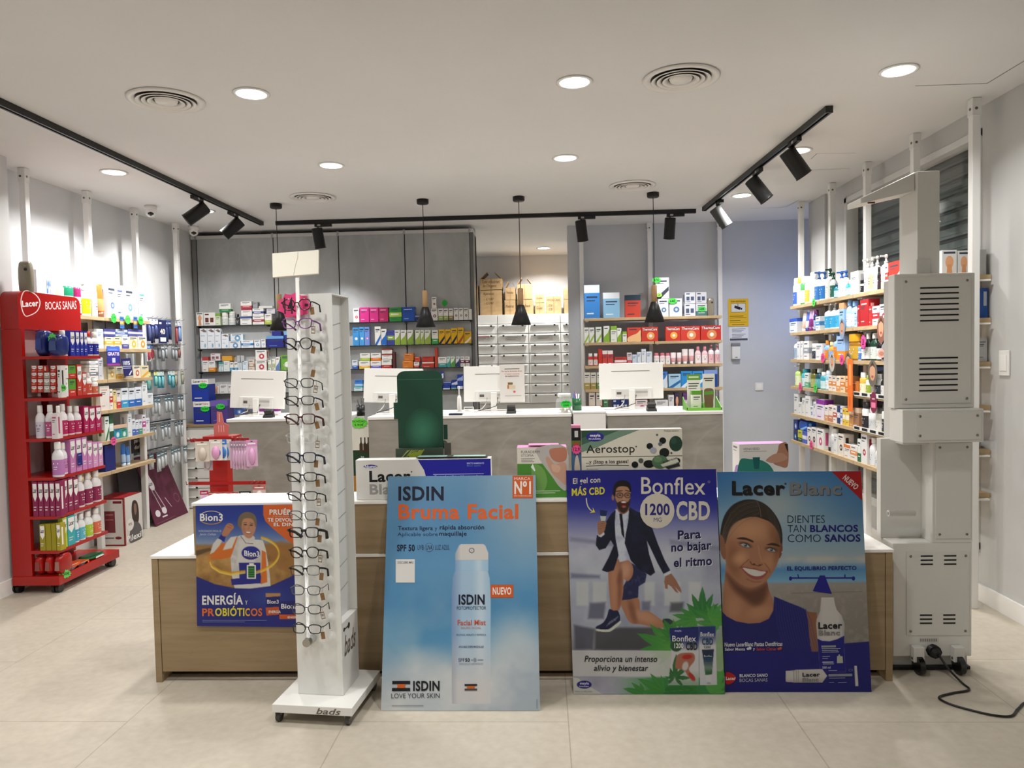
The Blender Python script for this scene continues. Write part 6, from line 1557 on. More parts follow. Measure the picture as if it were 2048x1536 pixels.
def wcard(x0, x1, yt, yb, X, specs, label, body, shape=None):
 a, c = at_x(x0, (yt+yb)/2, X), at_x(x1, (yt+yb)/2, X)
 zt = at_x((x0+x1)/2, yt, X).z; zb = at_x((x0+x1)/2, yb, X).z
 w = abs(c.y-a.y)/2; h = zt-zb
 t = thing('promotion_card', label, 'card', (X, (a.y+c.y)/2, zb), math.pi/2)
 mp = front_map(-w, w, 0, 0, h)
 pts = shape or [(0, 0), (1, 0), (1, 1), (0, 1)]
 b = MB().prism(pts, lambda x, y, o=0.0: mp(x, y, -o), 0.002, body, 'm')
 o = b.obj('card', t)
 MB().decal(mp, specs).obj('card_print', o)
wcard(214, 240, 693, 731, -3.478, [('r', 0, 0, 1, 0.25, '4a6ad0'), ('r', 0.1, 0.12, 0.8, 0.2, '6f8ae0'), ('t', 'GRATIS', 0.06, 0.30, 0.94, 0.48, 'f2d9e6', {'b': 0.03}), ('r', 0.38, 0.6, 0.62, 0.85, 'c9cbe6'), ('r', 0, 0.9, 1, 1, 'a03a8e')], 'violet promotion card reading GRATIS on the toothpaste wall', '2f2f8c')
wcard(243, 266, 716, 753, -3.468, [('t', '100%', 0.14, 0.16, 0.75, 0.38, 'e6e6f0', {'b': 0.02}), ('r', 0.1, 0.42, 0.85, 0.47, 'a9a9cc'), ('r', 0.1, 0.52, 0.8, 0.57, 'a9a9cc'), ('p', [(0.6, 0.9), (0.85, 0.66), (0.88, 0.74), (0.7, 0.94)], 'e6e6ee')], 'pointed navy promotion card reading 100% beside the GRATIS card', '24245e', [(0, 0.05), (0.8, 0), (1, 0.95), (0.25, 1)])
W5 = 'from camera, fourth toothpaste-wall shelf'
it = [(199, 218, 772, 'c', 'dcd4cc', 'c8a890', 'white and beige tall box', {'s': 'lines'}),
 (206, 216, 762, 'c', 'e0dcd8', 'b0a8a4', 'white box standing behind', {'back': 0.0705, 'd': 0.004}),
 (219, 225, 778, 'c', 'e6dcd6', 'c8342c', 'white and red slim carton', {'s': 'mid'}),
 (226, 232, 780, 'c', 'e2cf8a', 'c8503a', 'yellow and red slim carton', {'s': 'dot'}),
 (233, 241, 781, 'c', 'e6dcd8', 'c43a3e', 'white and red slim carton with bear-red foot', {'s': 'bot'}),
 (242, 256, 776, 'c', 'dfe6ea', '3f9ac8', 'white and aqua floss box', {'s': 'bot'}),
 (256.5, 269.5, 776, 'c', 'dfe4ec', '2f6fc0', 'white and blue floss box', {'s': 'bot'}),
 (270, 282.5, 774, 'c', 'dfe4ec', '2f66b8', 'white and deep blue floss box', {'s': 'bot'}),
 (283.5, 294, 766, 'c', 'e8ebec', '9ab0b8', 'tall plain white box', {'s': 'lines'}),
 (294.5, 306, 787, 'c', 'e4e8ec', '6f8aa8', 'low white box at the end', {'s': 'lines'})]
row('x', LP, ZS[3], it, W5, g, 0.07)
W5 = 'from camera, fifth toothpaste-wall shelf'
it = [(209, 217.5, 833, 'c', 'dfe8e0', '3a7a4a', 'white and green slim carton', {'s': 'diag'}),
 (218, 226, 829, 'c', '2c5a3a', 'dfe6e0', 'dark green slim carton', {'s': 'mid'}),
 (228, 241, 857, 'c', '2f8fb0', 'cfe6ea', 'teal floss tub', {'s': 'dot'}),
 (241.5, 254, 857, 'c', '3aa08c', 'cfe6ea', 'sea-green floss tub', {'s': 'dot'}),
 (228, 254, 850, 'c', 'd9b49a', 'b88a78', 'flat pinkish box lying on the tubs', {'yb': 856.5, 's': 'plain'}),
 (255, 263, 827, 'c', 'e6e9ea', '9fb0b8', 'tall white carton', {'s': 'lines'}),
 (263.5, 270, 838, 'c', 'e2e6ee', '4a6fc0', 'white carton with blue foot', {'s': 'bot'}),
 (270.5, 277, 840, 'c', 'e2e6ee', '5a6fb8', 'white carton with indigo foot', {'s': 'bot'}),
 (277.5, 284, 839, 'c', 'e2e6ee', '4f9a78', 'white carton with green foot', {'s': 'bot'}),
 (284.5, 291, 829, 'c', 'e6dfe6', 'c04f9a', 'white and pink carton', {'s': 'mid'}),
 (291.5, 299, 836, 'c', 'e4e6ea', '6f8aa8', 'white carton at the end', {'s': 'lines'})]
row('x', LP, ZS[4], it, W5, g, 0.065)
p = at_x(229, 882, -3.47)
price_star(Vector((-3.478, p.y, p.z)), math.pi/2, 0.085, 0.075, 'ee5aa0', [('NOVEDAD', 0.2, 0.25, 0.8, 0.4), ('5,95€', 0.28, 0.5, 0.72, 0.75)], 'pink price card under the fifth toothpaste-wall shelf', 11)
W5 = 'from camera, lowest toothpaste-wall shelf'
it = [(209, 230, 890, 'c', '1c2470', '10143a', 'dark blue bag-shaped pack', {'s': 'plain', 'd': 0.09}),
 (248, 256, 888, 't', '2f6fc0', 'a8c6e6', 'standing blue tube', {'cap': 'c8d4e2'}),
 (257, 264, 893, 't', '3a78c4', 'a8c6e6', 'leaning blue tube', {'cap': 'c8d4e2'})]
row('x', LP, ZS[5], it, W5, g, 0.07)
a = at_x(262, 890, -3.66)
wcard(262, 287, 868, 905, -3.64, [('t', 'para', 0.25, 0.3, 0.7, 0.52, 'd8d2d0', {'b': 0.01}), ('t', 'disfru', 0.25, 0.6, 0.9, 0.8, 'd8d2d0', {'b': 0.01})], 'black card with white words behind the lowest toothpaste-wall shelf', '17141a')
rows6 = [(640, [('22285e', 'c9cde0', '5a6494')]*4+[('1c2448', '4a5a90', '2b3a6e')]*2+[('6a2f35', 'b0b4bc', 'a8585a'), ('2f4f9c', 'dfe6f0', '8fb0dc')], 0.205, 'dark blue brush'),
  (690, [('cfd0d4', '4a7ac0', 'c04a5a')]*2+[('5d6066', '8d9096', 'a9adb2')]*5+[('6a4a48', '8c8a8a', 'a06a60')], 0.135, 'grey interdental'),
  (742, [('1c7f92', 'e0e06a', '8fd0c0')]*2+[('157a8c', 'd6ebe8', '7fc0c8')]*4+[('6f9a8c', 'c8b89a', 'b0a894')]*2, 0.145, 'teal floss'),
  (792, [('8d9497', '4a6a78', 'c9ced0')]*8, 0.16, 'clear brush'),
  (845, [('8f9498', '48606c', 'c2c8cb')]*8, 0.145, 'clear pick'),
  (899, [('9a9ea0', '50707c', 'ccd0d2')]*8, 0.16, 'clear flosser')]
for r, (py, cols_, hh, nm) in enumerate(rows6):
 z = at_x(335, py, -3.58).z
 t = thing('hook_rail', 'chrome hook rail with hanging packs, %s from the top beside the oak shelves' % ORD[r+1], 'hook rail', (-3.72, 6.79, z), group='hook rails of the toothpaste wall')
 MB().box(0.0, -0.34, -0.012, 0.006, 0.34, 0.012, '6d7074', 'k').obj('rail', t)
 for k in range(8):
  y = -0.29+0.083*k
  MB().tube([(0.006, y, 0), (0.19, y, 0.004), (0.205, y, 0.016)], 0.0028, 6, '9a9da0', 'k').obj('hook', t)
  body, acc, bl = cols_[k]
  nw = 0.07 if r not in (3, 4) else 0.052
  for q in range(1):
   put('h', nw, 0.02, hh*(1+0.12*math.sin(k*2.3+r)), Vector((-3.72+0.16-0.012*((k+r) % 3), 6.79+y, z-0.004)), math.pi/2+rnd.uniform(-0.15, 0.15), body, acc, bl, 'plain', '%s pack on the %s hook rail from the top, %s along' % (nm, ORD[r+1], ORD[k+1]), 'hanging packs of the toothpaste wall')
p = at_x(325, 665, -3.50)
wcard(317, 333, 640, 687, -3.50, [('t', '40', 0.2, 0.38, 0.8, 0.6, 'f0e6d0', {'b': 0.02}), ('r', 0.2, 0.74, 0.9, 0.92, 'dcdad6'), ('r', 0.1, 0.1, 0.4, 0.18, 'c8cadc')], 'navy card reading 40 in front of the blue brush packs', '1c2250')
def lean_board(p0, p1, lean, h, label, body, specs, cutx=0.0):
 t = thing('poster', label, 'poster', p0.lerp(p1, 0.5), 0)
 d = (p1-p0); L = d.length; d.normalize()
 up = Vector((-lean, 0, math.sqrt(1-lean*lean)))
 nrm = d.cross(up).normalized()
 if nrm.x < 0:
  nrm = -nrm
 o0 = -d*L/2
 P = [o0+up*h, o0+d*(L-cutx)+up*h, o0+d*L, o0]
 back = [q-nrm*0.006 for q in P]
 MB().add(P+back, [(0, 1, 2, 3), (7, 6, 5, 4), (0, 4, 5, 1), (1, 5, 6, 2), (2, 6, 7, 3), (3, 7, 4, 0)], body, 'm').obj('panel', t)
 MB().decal(quad_map([(0, 0), (1, 0), (1, 1), (0, 1)], P, nrm), specs).obj('panel_print', t)
lean_board(Vector((-3.55, 6.47, 0.001)), Vector((-3.55, 7.08, 0.001)), 0.27, 0.66, 'maroon board with white bottle picture leaning on the wall by the far posts', '5a1f38', [
 ('ps', [(0.15, 0.12), (0.21, 0.1), (0.26, 0.3), (0.32, 0.42), (0.3, 0.5), (0.2, 0.5), (0.16, 0.4)], 'd3cdd0'), ('t', 'Lacer', 0.17, 0.38, 0.3, 0.44, '2a2228', {'b': 0.02}), ('r', 0.40, 0.02, 0.47, 0.2, '8a6a48'), ('l', [(0.2, 0.5), (0.32, 0.85)], 0.02, 'b8aab0'), ('l', [(0.28, 0.5), (0.42, 0.8)], 0.02, 'b8aab0'),
 ('o', 0.16, 0.84, 0.07, 0.05, 'd6d0d2'), ('o', 0.36, 0.83, 0.07, 0.05, 'd6d0d2'), ('l', [(0.5, 0.66), (0.6, 0.82)], 0.012, 'cfc6ca'), ('o', 0.84, 0.72, 0.08, 0.07, '8a5a6c'), ('o', 0.84, 0.72, 0.07, 0.06, '5a1f38'), ('r', 0.25, 0.9, 0.4, 0.92, 'd6d0d2'), ('l', [(0.05, 0.97), (0.6, 0.965)], 0.006, '8a5a6c')], 0.12)
lean_board(Vector((-3.62, 6.09, 0.001)), Vector((-3.62, 6.385, 0.001)), 0.08, 0.58, 'dark board with maroon foot leaning behind the hair-care box', '241c22', [('r', 0, 0.45, 1, 1, '4d1a30'), ('r', 0.3, 0.5, 0.9, 0.52, 'a8909a'), ('r', 0.3, 0.6, 0.9, 0.62, 'a8909a'), ('r', 0.3, 0.66, 0.8, 0.68, 'a8909a')])
b0, b1, b2 = at_z(197, 1092, 0), at_z(251, 1094, 0), at_z(277, 1076, 0)
t = thing('display_box', 'white and red hair-care box standing on the floor under the oak shelves', 'box', (-3.56, 5.8, 0.0005), 0.0)
bw, bd, bh = 0.115, 0.27, 0.395
MB().box(-bw, 0, 0, bw, bd, bh, 'd5d0ca', 'm').add([(-bw, 0, bh+0.0005), (bw, 0, bh+0.0005), (bw, bd, bh+0.0005), (-bw, bd, bh+0.0005)], [(0, 1, 2, 3)], '8a1c22', 'm').obj('carton', t, bevel=0.001)
MB().decal(front_map(-bw, bw, 0, 0, bh), [('r', 0, 0, 1, 0.03, '8a1c22'), ('r', 0.96, 0, 1, 1, '8a1c22'), ('r', 0, 0.97, 1, 1, '8a1c22'), ('r', 0.6, 0.06, 0.92, 0.11, '7a2028'), ('r', 0.2, 0.27, 0.66, 0.72, '7a3238'), ('r', 0.32, 0.33, 0.6, 0.36, 'b0686c'), ('r', 0.3, 0.44, 0.6, 0.46, 'b0686c'), ('o', 0.76, 0.83, 0.12, 0.03, '7a2028'), ('r', 0.2, 0.82, 0.6, 0.845, '6a6462')]).obj('front_print', t)
MB().decal(lambda u, v, o=0.0: Vector((bw+o, bd*u, bh*(1-v))), [('r', 0, 0, 0.05, 1, '8a1c22'), ('ps', [(0.45, 0.15), (0.6, 0.12), (0.74, 0.2), (0.8, 0.4), (0.76, 0.6), (0.6, 0.64), (0.46, 0.55), (0.4, 0.35)], '3a2a26'), ('ps', [(0.56, 0.2), (0.66, 0.22), (0.68, 0.36), (0.6, 0.44), (0.54, 0.34)], '8a6858'), ('ps', [(0.25, 0.98), (0.3, 0.7), (0.5, 0.58), (0.75, 0.62), (0.9, 0.75), (0.92, 0.98)], '5c5a5a'), ('o', 0.3, 0.6, 0.2, 0.13, 'e6e0dc'), ('t', '90%', 0.2, 0.56, 0.4, 0.62, '5a3a38', {'b': 0.01}), ('t', 'Pilexil', 0.1, 0.82, 0.95, 0.95, 'f2eeea', {'b': 0.02})]).obj('side_print', t)
# ------------------------------------------------------------------ red stand goods
g = 'goods on the red toothpaste stand'
RP, RE = -3.188, 4.604
EY = dict(ax='y', pl=RE, d=0.05)
def E_(**k):
 d = dict(EY); d.update(k); return d
W5 = 'from camera, top shelf of red stand'
it = [(63, 88, 660, 'bag', '1c2a6e', '16204e', 'navy toiletry pouch', E_(d=0.12, cap='243a8c')),
 (89, 119, 668, 'bag', '1f2f74', '1a2a66', 'navy toiletry pouch with clear window', E_(d=0.12, cap='3a4f86')),
 (124, 138, 657, 'b', 'e6e4e4', '1c2a9c', 'white and blue rinse bottle', {'s': 'x', 't': txt(('Lacer', 0.1, 0.0, 0.9, 0.3, 'e8e6ea', {'b': 0.03}))}),
 (139, 149, 655, 'c', '2030a0', 'e6e6ea', 'blue shield toothpaste carton', {'s': 'shield'}),
 (150, 158, 655, 'c', '2030a0', 'e6e6ea', 'blue shield toothpaste carton', {'s': 'shield'}),
 (159, 166, 657, 'c', '2030a0', 'e6e6ea', 'blue shield toothpaste carton', {'s': 'shield'}),
 (167, 174, 660, 'c', '2030a0', 'e6e6ea', 'blue shield toothpaste carton', {'s': 'shield'}),
 (175, 187.5, 655, 'b', 'e6e4e4', '1c2a9c', 'white and blue rinse bottle with red cap', {'cap': 'c8302a'}),
 (188.5, 200, 660, 'b', 'e6e4e4', '1c2a9c', 'white and blue rinse bottle at the end', {})]
row('x', RP, RZ[0], it, W5, g, 0.07, hmax=0.172)
p = at_y(102, 677, 4.60)
price_star(Vector((p.x, 4.612, p.z)), 0.0, 0.058, 0.075, '5bd860', [('9,95', 0.2, 0.35, 0.8, 0.65)], 'green star price card on the navy pouches', 9)
W5 = 'from camera, second shelf of red stand'
it = []
RC = 'b8301c'
zs = [(785, 772), (771.5, 758), (757.5, 745), (744.5, 731)]
for k, (yb, yt) in enumerate(zs):
 for j, (x0, x1) in enumerate(((62, 74), (74.5, 86.5), (87, 99.5), (100, 112))):
  if k == 3 and j == 2: continue
  it.append((x0, x1, yt, 'c', RC if j != 2 else 'a59a90', 'e6e2de', 'red shield toothpaste end %s' % ('row one', 'row two', 'row three', 'row four')[k], E_(yb=yb, s='shield')))
it += [(113.5, 121, 731, 'c', 'e2dedb', '2c2c30', 'upright white toothpaste carton', E_(s='lines')),
 (123, 136, 731, 'c', 'e6e4e0', '2a2a30', 'white arrow-ended toothpaste carton', {'s': 'shield', 'yb': 757}),
 (123, 136, 758, 'c', 'e6e4e0', '2a2a30', 'lower white arrow-ended toothpaste carton', {'s': 'shield'}),
 (137, 151, 731, 'c', '5a9a30', 'c8342c', 'green and red kids toothpaste box', {'s': 'bot', 'yb': 757}),
 (137, 151, 758, 'c', '5a9a30', 'c8342c', 'lower green and red kids toothpaste box', {'s': 'bot'}),
 (153, 163, 729, 'c', 'c04030', 'e6e2de', 'tall red shield carton', {'s': 'shield'}),
 (164, 173, 745, 'c', 'c04030', 'e6e2de', 'red shield carton', {'s': 'shield'}),
 (174, 187, 745, 'b', 'e6e3e0', 'c8503a', 'white and red rinse bottle', {}),
 (188, 199, 757, 'b', 'e4e0dc', 'cf6a4a', 'small white and orange bottle', {'s': 'slim'})]
row('x', RP, RZ[1], it, W5, g, 0.07, hmax=0.24)
p = at_y(124, 776, 4.60)
price_star(Vector((p.x, 4.606, p.z)), 0.0, 0.055, 0.05, '66dd60', [('6,90€', 0.15, 0.3, 0.85, 0.7)], 'green price card among the red shield cartons', 12)
W5 = 'from camera, third shelf of red stand'
MG = 'b0205a'
it = [(65, 84, 811, 'b', 'e4e0e2', 'cfc8d8', 'large white rinse bottle', E_()),
 (85, 104, 810, 'b', 'e4e0e2', 'b84a80', 'large white and pink rinse bottle', E_()),
 (105, 119, 812, 'b', 'e2dee0', 'cabfc8', 'white rinse bottle', E_()),
 (108, 120, 826, 'c', 'dfd6d8', 'b84a78', 'white low carton', E_(back=-0.03, s='lines')),
 (124, 138, 808, 'b', 'e4e0e2', MG, 'white and magenta rinse bottle', {}),
 (139, 151, 812, 'b', 'e4e0e2', MG, 'white and magenta rinse bottle', {}),
 (152, 166, 812, 'b', 'e4e0e2', MG, 'white and magenta rinse bottle', {}),
 (167, 177, 812, 'c', MG, 'e8e2e4', 'magenta shield carton', {'s': 'shield'}),
 (178, 190, 814, 'c', MG, 'e8e2e4', 'magenta shield carton', {'s': 'shield'}),
 (191, 202, 812, 'c', MG, 'e8e2e4', 'magenta shield carton at the end', {'s': 'shield'})]
row('x', RP, RZ[2], it, W5, g, 0.07, hmax=0.235)
W5 = 'from camera, fourth shelf of red stand'
LL = 'c77fb8'
it = [(97, 120, 874, 'b', 'e2dfe4', 'b87ab8', 'extra-large white and lilac rinse bottle', E_(dr=0.7)),
 (124, 138, 885, 'b', 'e2dfe4', LL, 'white and lilac rinse bottle', {}),
 (139, 150, 876, 'c', LL, 'eceaf0', 'lilac shield carton with blue top', {'s': 'shield'}),
 (151, 162, 876, 'c', LL, 'eceaf0', 'lilac shield carton', {'s': 'shield'}),
 (163, 173, 874, 'c', LL, 'eceaf0', 'lilac shield carton', {'s': 'shield'}),
 (174, 184, 882, 'c', LL, 'eceaf0', 'lilac shield carton', {'s': 'shield'}),
 (185, 195, 885, 'c', 'd79ac8', 'eceaf0', 'pale lilac shield carton', {'s': 'shield'}),
 (196, 205, 884, 'c', 'd79ac8', 'eceaf0', 'pale lilac shield carton at the end', {'s': 'shield'})]
row('x', RP, RZ[3], it, W5, g, 0.07, hmax=0.228)
p = at_x(159, 919, -3.18)
put('c', 0.05, 0.002, 0.085, Vector((-3.176, p.y, p.z-0.04)), math.pi/2, '1c2078', '8f94c8', WH, 'lines', 'navy shelf card in front of the lilac cartons', None, name='shelf_card', cat='card')
W5 = 'from camera, fifth shelf of red stand'
MR = '8a2350'
it = [(x, x+10.5, 957, 'c', MR, 'ece6e8', 'maroon shield carton', E_(s='shield')) for x in (63, 74.5, 86, 97.5, 109)]
it += [(x, x+10, 955, 'c', MR, 'ece6e8', 'maroon shield carton', {'s': 'shield'}) for x in (124, 135, 146)]
it += [(158, 172, 944, 'b', 'e6e2e4', MR, 'white and maroon rinse bottle', {}), (174, 188, 938, 'b', 'e6e2e4', MR, 'white and maroon rinse bottle', {}), (190, 206, 932, 'b', 'e6e2e4', MR, 'white and maroon rinse bottle at the end', {})]
row('x', RP, RZ[4], it, W5, g, 0.07, hmax=0.228)
W5 = 'from camera, sixth shelf of red stand'
OL = '9a8f1e'
it = [(78, 89.5, 1049, 'c', OL, 'efece0', 'olive shield carton', E_(s='shield')), (90, 101, 1048, 'c', OL, 'c8be4a', 'olive carton', E_(s='plain')), (101.5, 111, 1048, 'c', OL, 'c8be4a', 'olive carton', E_(s='plain')), (111.5, 120.5, 1047, 'c', 'a89c2a', 'efece0', 'olive shield carton at the corner', E_(s='shield')),
 (67, 104, 1030, 'c', '2a5a4c', '1f443a', 'dark green box behind the olive cartons', E_(back=0.055, d=0.02, s='plain')),
 (124, 133, 1030, 'c', 'b4c83a', 'ecefe0', 'lime shield carton', {'s': 'shield'}), (134, 149, 1028, 'c', '3aa8b0', 'e2eef0', 'aqua shield carton', {'s': 'shield'}),
 (150, 160, 1032, 'b', 'e4e6e6', '3aa0c0', 'white and aqua bottle', {}), (161, 174, 1027, 'b', 'e4e6e6', '5ab4c8', 'white and pale aqua bottle', {}), (175, 190, 1022, 'b', 'e4e6e4', 'a8c832', 'white and lime bottle', {}), (191, 206, 1016, 'b', 'e6e4e2', 'd86a4a', 'white and coral bottle at the end', {})]
row('x', RP, RZ[5], it, W5, g, 0.07, hmax=0.2)
W5 = 'from camera, bottom tray of red stand'
it = [(63, 84, 1106, 'bag', 'a81410', '6a0c0a', 'red travel toiletry bag', E_(d=0.15, cap='8a3a34')), (84.5, 103, 1110, 'bag', 'b01812', '6a0c0a', 'red travel toiletry bag with clear window', E_(d=0.15, cap='8c4640')), (103.5, 123, 1108, 'bag', 'a01a16', '6a0c0a', 'red travel toiletry bag with contents', E_(d=0.13, cap='a07068')),
 (138, 158, 1143, 'c', '2f5ab8', 'e6e6e8', 'blue toothpaste box lying in the tray', {'s': 'lines'}), (159, 176, 1138, 'c', '2f5ab8', 'e6e6e8', 'second blue toothpaste box lying in the tray', {'s': 'lines'}),
 (140, 160, 1126, 'c', 'dd5a24', 'eeeae6', 'orange toothpaste box on a blue one', {'s': 'lines', 'yb': 1142.5}), (161, 178, 1122, 'c', 'e0662a', 'eeeae6', 'second orange toothpaste box on a blue one', {'s': 'lines', 'yb': 1137.5}),
 (182, 215, 1108, 'bag', '1f6a3a', '15482a', 'green travel toiletry bag', {'d': 0.12, 'cap': 'd8dcd6'})]
row('x', RP, 0.1155, it, W5, g, 0.08, hmax=0.135)
p = at_y(134, 1153, 4.58)
price_star(Vector((-3.172, 4.64, p.z)), 0.35, 0.075, 0.06, '6ee06a', [('6,50€', 0.15, 0.3, 0.85, 0.7)], 'green price card on the red travel bags', 12)
# ------------------------------------------------------------------ packs on the small red rack
g = 'packs on the small red rack'
def hang(px, py, w, h, Y, rz, body, acc, bl, label):
 p = at_y(px, py, Y)
 put('h', w, 0.02, h, p, rz, body, acc, bl, 'plain', label, g)
hang(404, 883, 0.078, 0.115, 4.06, 0.1, 'd8ccc0', 'cfc3b6', 'cdbfb2', 'beige back-printed pack hanging at the corner side of the small red rack')
hang(415, 889, 0.05, 0.15, 4.10, 0.1, 'b8a8ae', '9a868e', 'c9bcc2', 'grey-pink pack behind the beige one on the small red rack')
for k, (px, c, a, b_, s) in enumerate(((431, 'e2dad2', 'ded4ca', 'e0a0c8', 'white pack with pink blister'), (440, 'dcdce2', '3f7ac8', '3f7ac8', 'white pack with blue blister'), (449, 'e0d8d4', 'd8cfc8', '4a86cc', 'tilted white and blue pack'))):
 hang(px, 879, 0.075, 0.12, 4.07+0.012*k, 0.04*k, c, a, b_, s+' hanging on the front of the small red rack')
for k in range(6):
 hang(467+5.5*k, 882, 0.045, 0.155+0.004*(k % 3), 4.09, 0.7, 'c9a8bc', 'a88aa0', 'd0a8c4', 'mauve pick pack, %s along the free side of the small red rack' % ORD[k+1])
hang(503, 880, 0.06, 0.15, 4.065, 0.25, 'd9b0cc', 'cf90bc', 'd8a0c8', 'pink pack with small white ovals at the end of the small red rack')
hang(408, 981, 0.045, 0.10, 4.06, 0.2, 'd9cfd4', 'b8305a', 'd08ac8', 'white and violet pack on the lower bar of the small red rack')
for k, px in enumerate((425, 446, 466)):
 hang(px, 984, 0.06, 0.07, 4.09, 0.05, 'd5bdb8', 'b8443c', 'dcd6d2', 'low red and white pack, %s along the lower bar of the small red rack' % ORD[k+1])
hang(490, 982, 0.07, 0.08, 4.08, 0.0, 'e0dcd8', '2a2a30', 'd6d2ce', 'white brush pack on the lower bar of the small red rack')
hang(518, 970, 0.075, 0.11, 4.10, 0.0, 'd9bcb8', 'c06a64', 'dccac6', 'large pale red pack at the end of the lower bar')
# ------------------------------------------------------------------ window wall shelves: goods face the aisle
RPX = 2.345
g = 'goods on the window wall shelves'
W5 = 'from the alcove, top window-wall shelf'
it = [(1583, 1590.5, 557, 'b', 'dfe4ec', '3f62b0', 'white and blue cylinder bottle', {'s': 'slim'}),
 (1591, 1597.5, 554, 'b', 'e6e2d6', 'f0efe8', 'white bottle with amber cap', {'s': 'slim', 'cap': 'd9a24a'}),
 (1598, 1605, 553, 'b', '4f9a58', 'dfe8dc', 'green and white bottle', {'s': 'slim'}),
 (1606, 1614, 553, 'b', 'e4e4de', 'c8b04a', 'white bottle with yellow label', {'s': 'slim'}),
 (1615, 1624, 545, 'b', 'e6e4e0', 'e2e6ea', 'tall plain white bottle', {'s': 'slim'}),
 (1625, 1634, 543, 'p', 'e4e6e8', '3f7ab8', 'white bottle with blue pump and label', {'cap': '3a6ab8'}),
 (1635, 1645, 543, 'p', 'e4e6e8', '2f78c0', 'second white bottle with blue pump and label', {'cap': '3a6ab8'}),
 (1646, 1656, 537, 'p', 'e6e8e4', 'e6e8e4', 'large white bottle with dark green pump', {'cap': '1c4a3a'}),
 (1657, 1664, 545, 'p', 'e2e6e2', '2a6a5a', 'white bottle with short green pump', {'cap': '1f5a48'}),
 (1665, 1672, 567, 'b', '2f8ab0', 'bfe0e8', 'small sea-blue bottle', {'cap': '1a4a60'}),
 (1673, 1680.5, 543, 'p', 'e6e6e6', 'e2e4ea', 'white refill bottle with blue pump', {'cap': '2f6ac0'}),
 (1681, 1689, 541, 'p', 'e6e6e6', 'e2e4ea', 'white refill bottle with royal blue pump', {'cap': '2f6ac0'}),
 (1690, 1693.5, 562, 'b', '58b8b8', 'd0ecec', 'slim aqua bottle', {}),
 (1694, 1700, 560, 'b', '3aa8a8', 'c8e8e8', 'aqua oval bottle', {'s': 'slim'}),
 (1701, 1717, 543, 'c', 'e8e8e6', 'b4b8bc', 'white cream box', {'s': 'lines'}),
 (1718, 1724, 560, 'j', 'e6e6e4', '2a2a2e', 'small jar with dark lid', {'cap': BK}),
 (1724.5, 1733, 518, 'p', 'e8e4e2', 'd8c8c4', 'tall white lotion pump bottle', {}),
 (1733.5, 1742, 516, 'p', 'e8e2dc', 'e0b890', 'tall white and peach lotion pump bottle', {}),
 (1742.5, 1752, 512, 'p', 'e8e4e4', 'e6d8d6', 'taller white lotion pump bottle', {}),
 (1753, 1757, 534, 'b', '1c1a1c', '3a3034', 'small black dropper bottle', {'cap': BK}),
 (1757.5, 1769, 509, 'p', 'ecdcd4', 'e8c8b8', 'pale pink pump bottle', {}),
 (1770, 1776, 528, 'c', 'e6e2e0', 'c8443c', 'white and red carton', {'s': 'mid'}),
 (1777, 1800, 523, 'c', 'd8362a', 'efe6e2', 'red and white box by the machine', {'s': 'diag'}),
 (1801, 1816, 522, 'c', 'e6dccc', 'd8a878', 'cream box by the machine', {'s': 'dot'}),
 (1817, 1836, 520, 'c', 'e8e0d2', 'c89060', 'cream and tan box by the machine', {'s': 'dot'})]
n = row('x', RPX, ZR[0], it, W5, g, 0.08)
Y_ = lambda y, **k: dict(dict(ax='y', pl=y), **k)
it = [(1884, 1914, 500, 'c', 'd6d8d8', '5a7a4a', 'white tall box with person picture behind the machine', Y_(4.5, s='body', d=0.1)),
 (1916, 1940, 501, 'c', 'd2d4d4', '4a6a44', 'second white box with person picture behind the machine', Y_(4.5, s='body', d=0.1)),
 (1958, 1973, 499, 'c', 'b9bab8', 'a2a3a2', 'plain grey box at the camera end', Y_(4.29, s='plain', d=0.1))]
row('x', RPX+0.02, ZR[0], it, W5, g, 0.08, start=n)
W5 = 'from the alcove, second window-wall shelf'
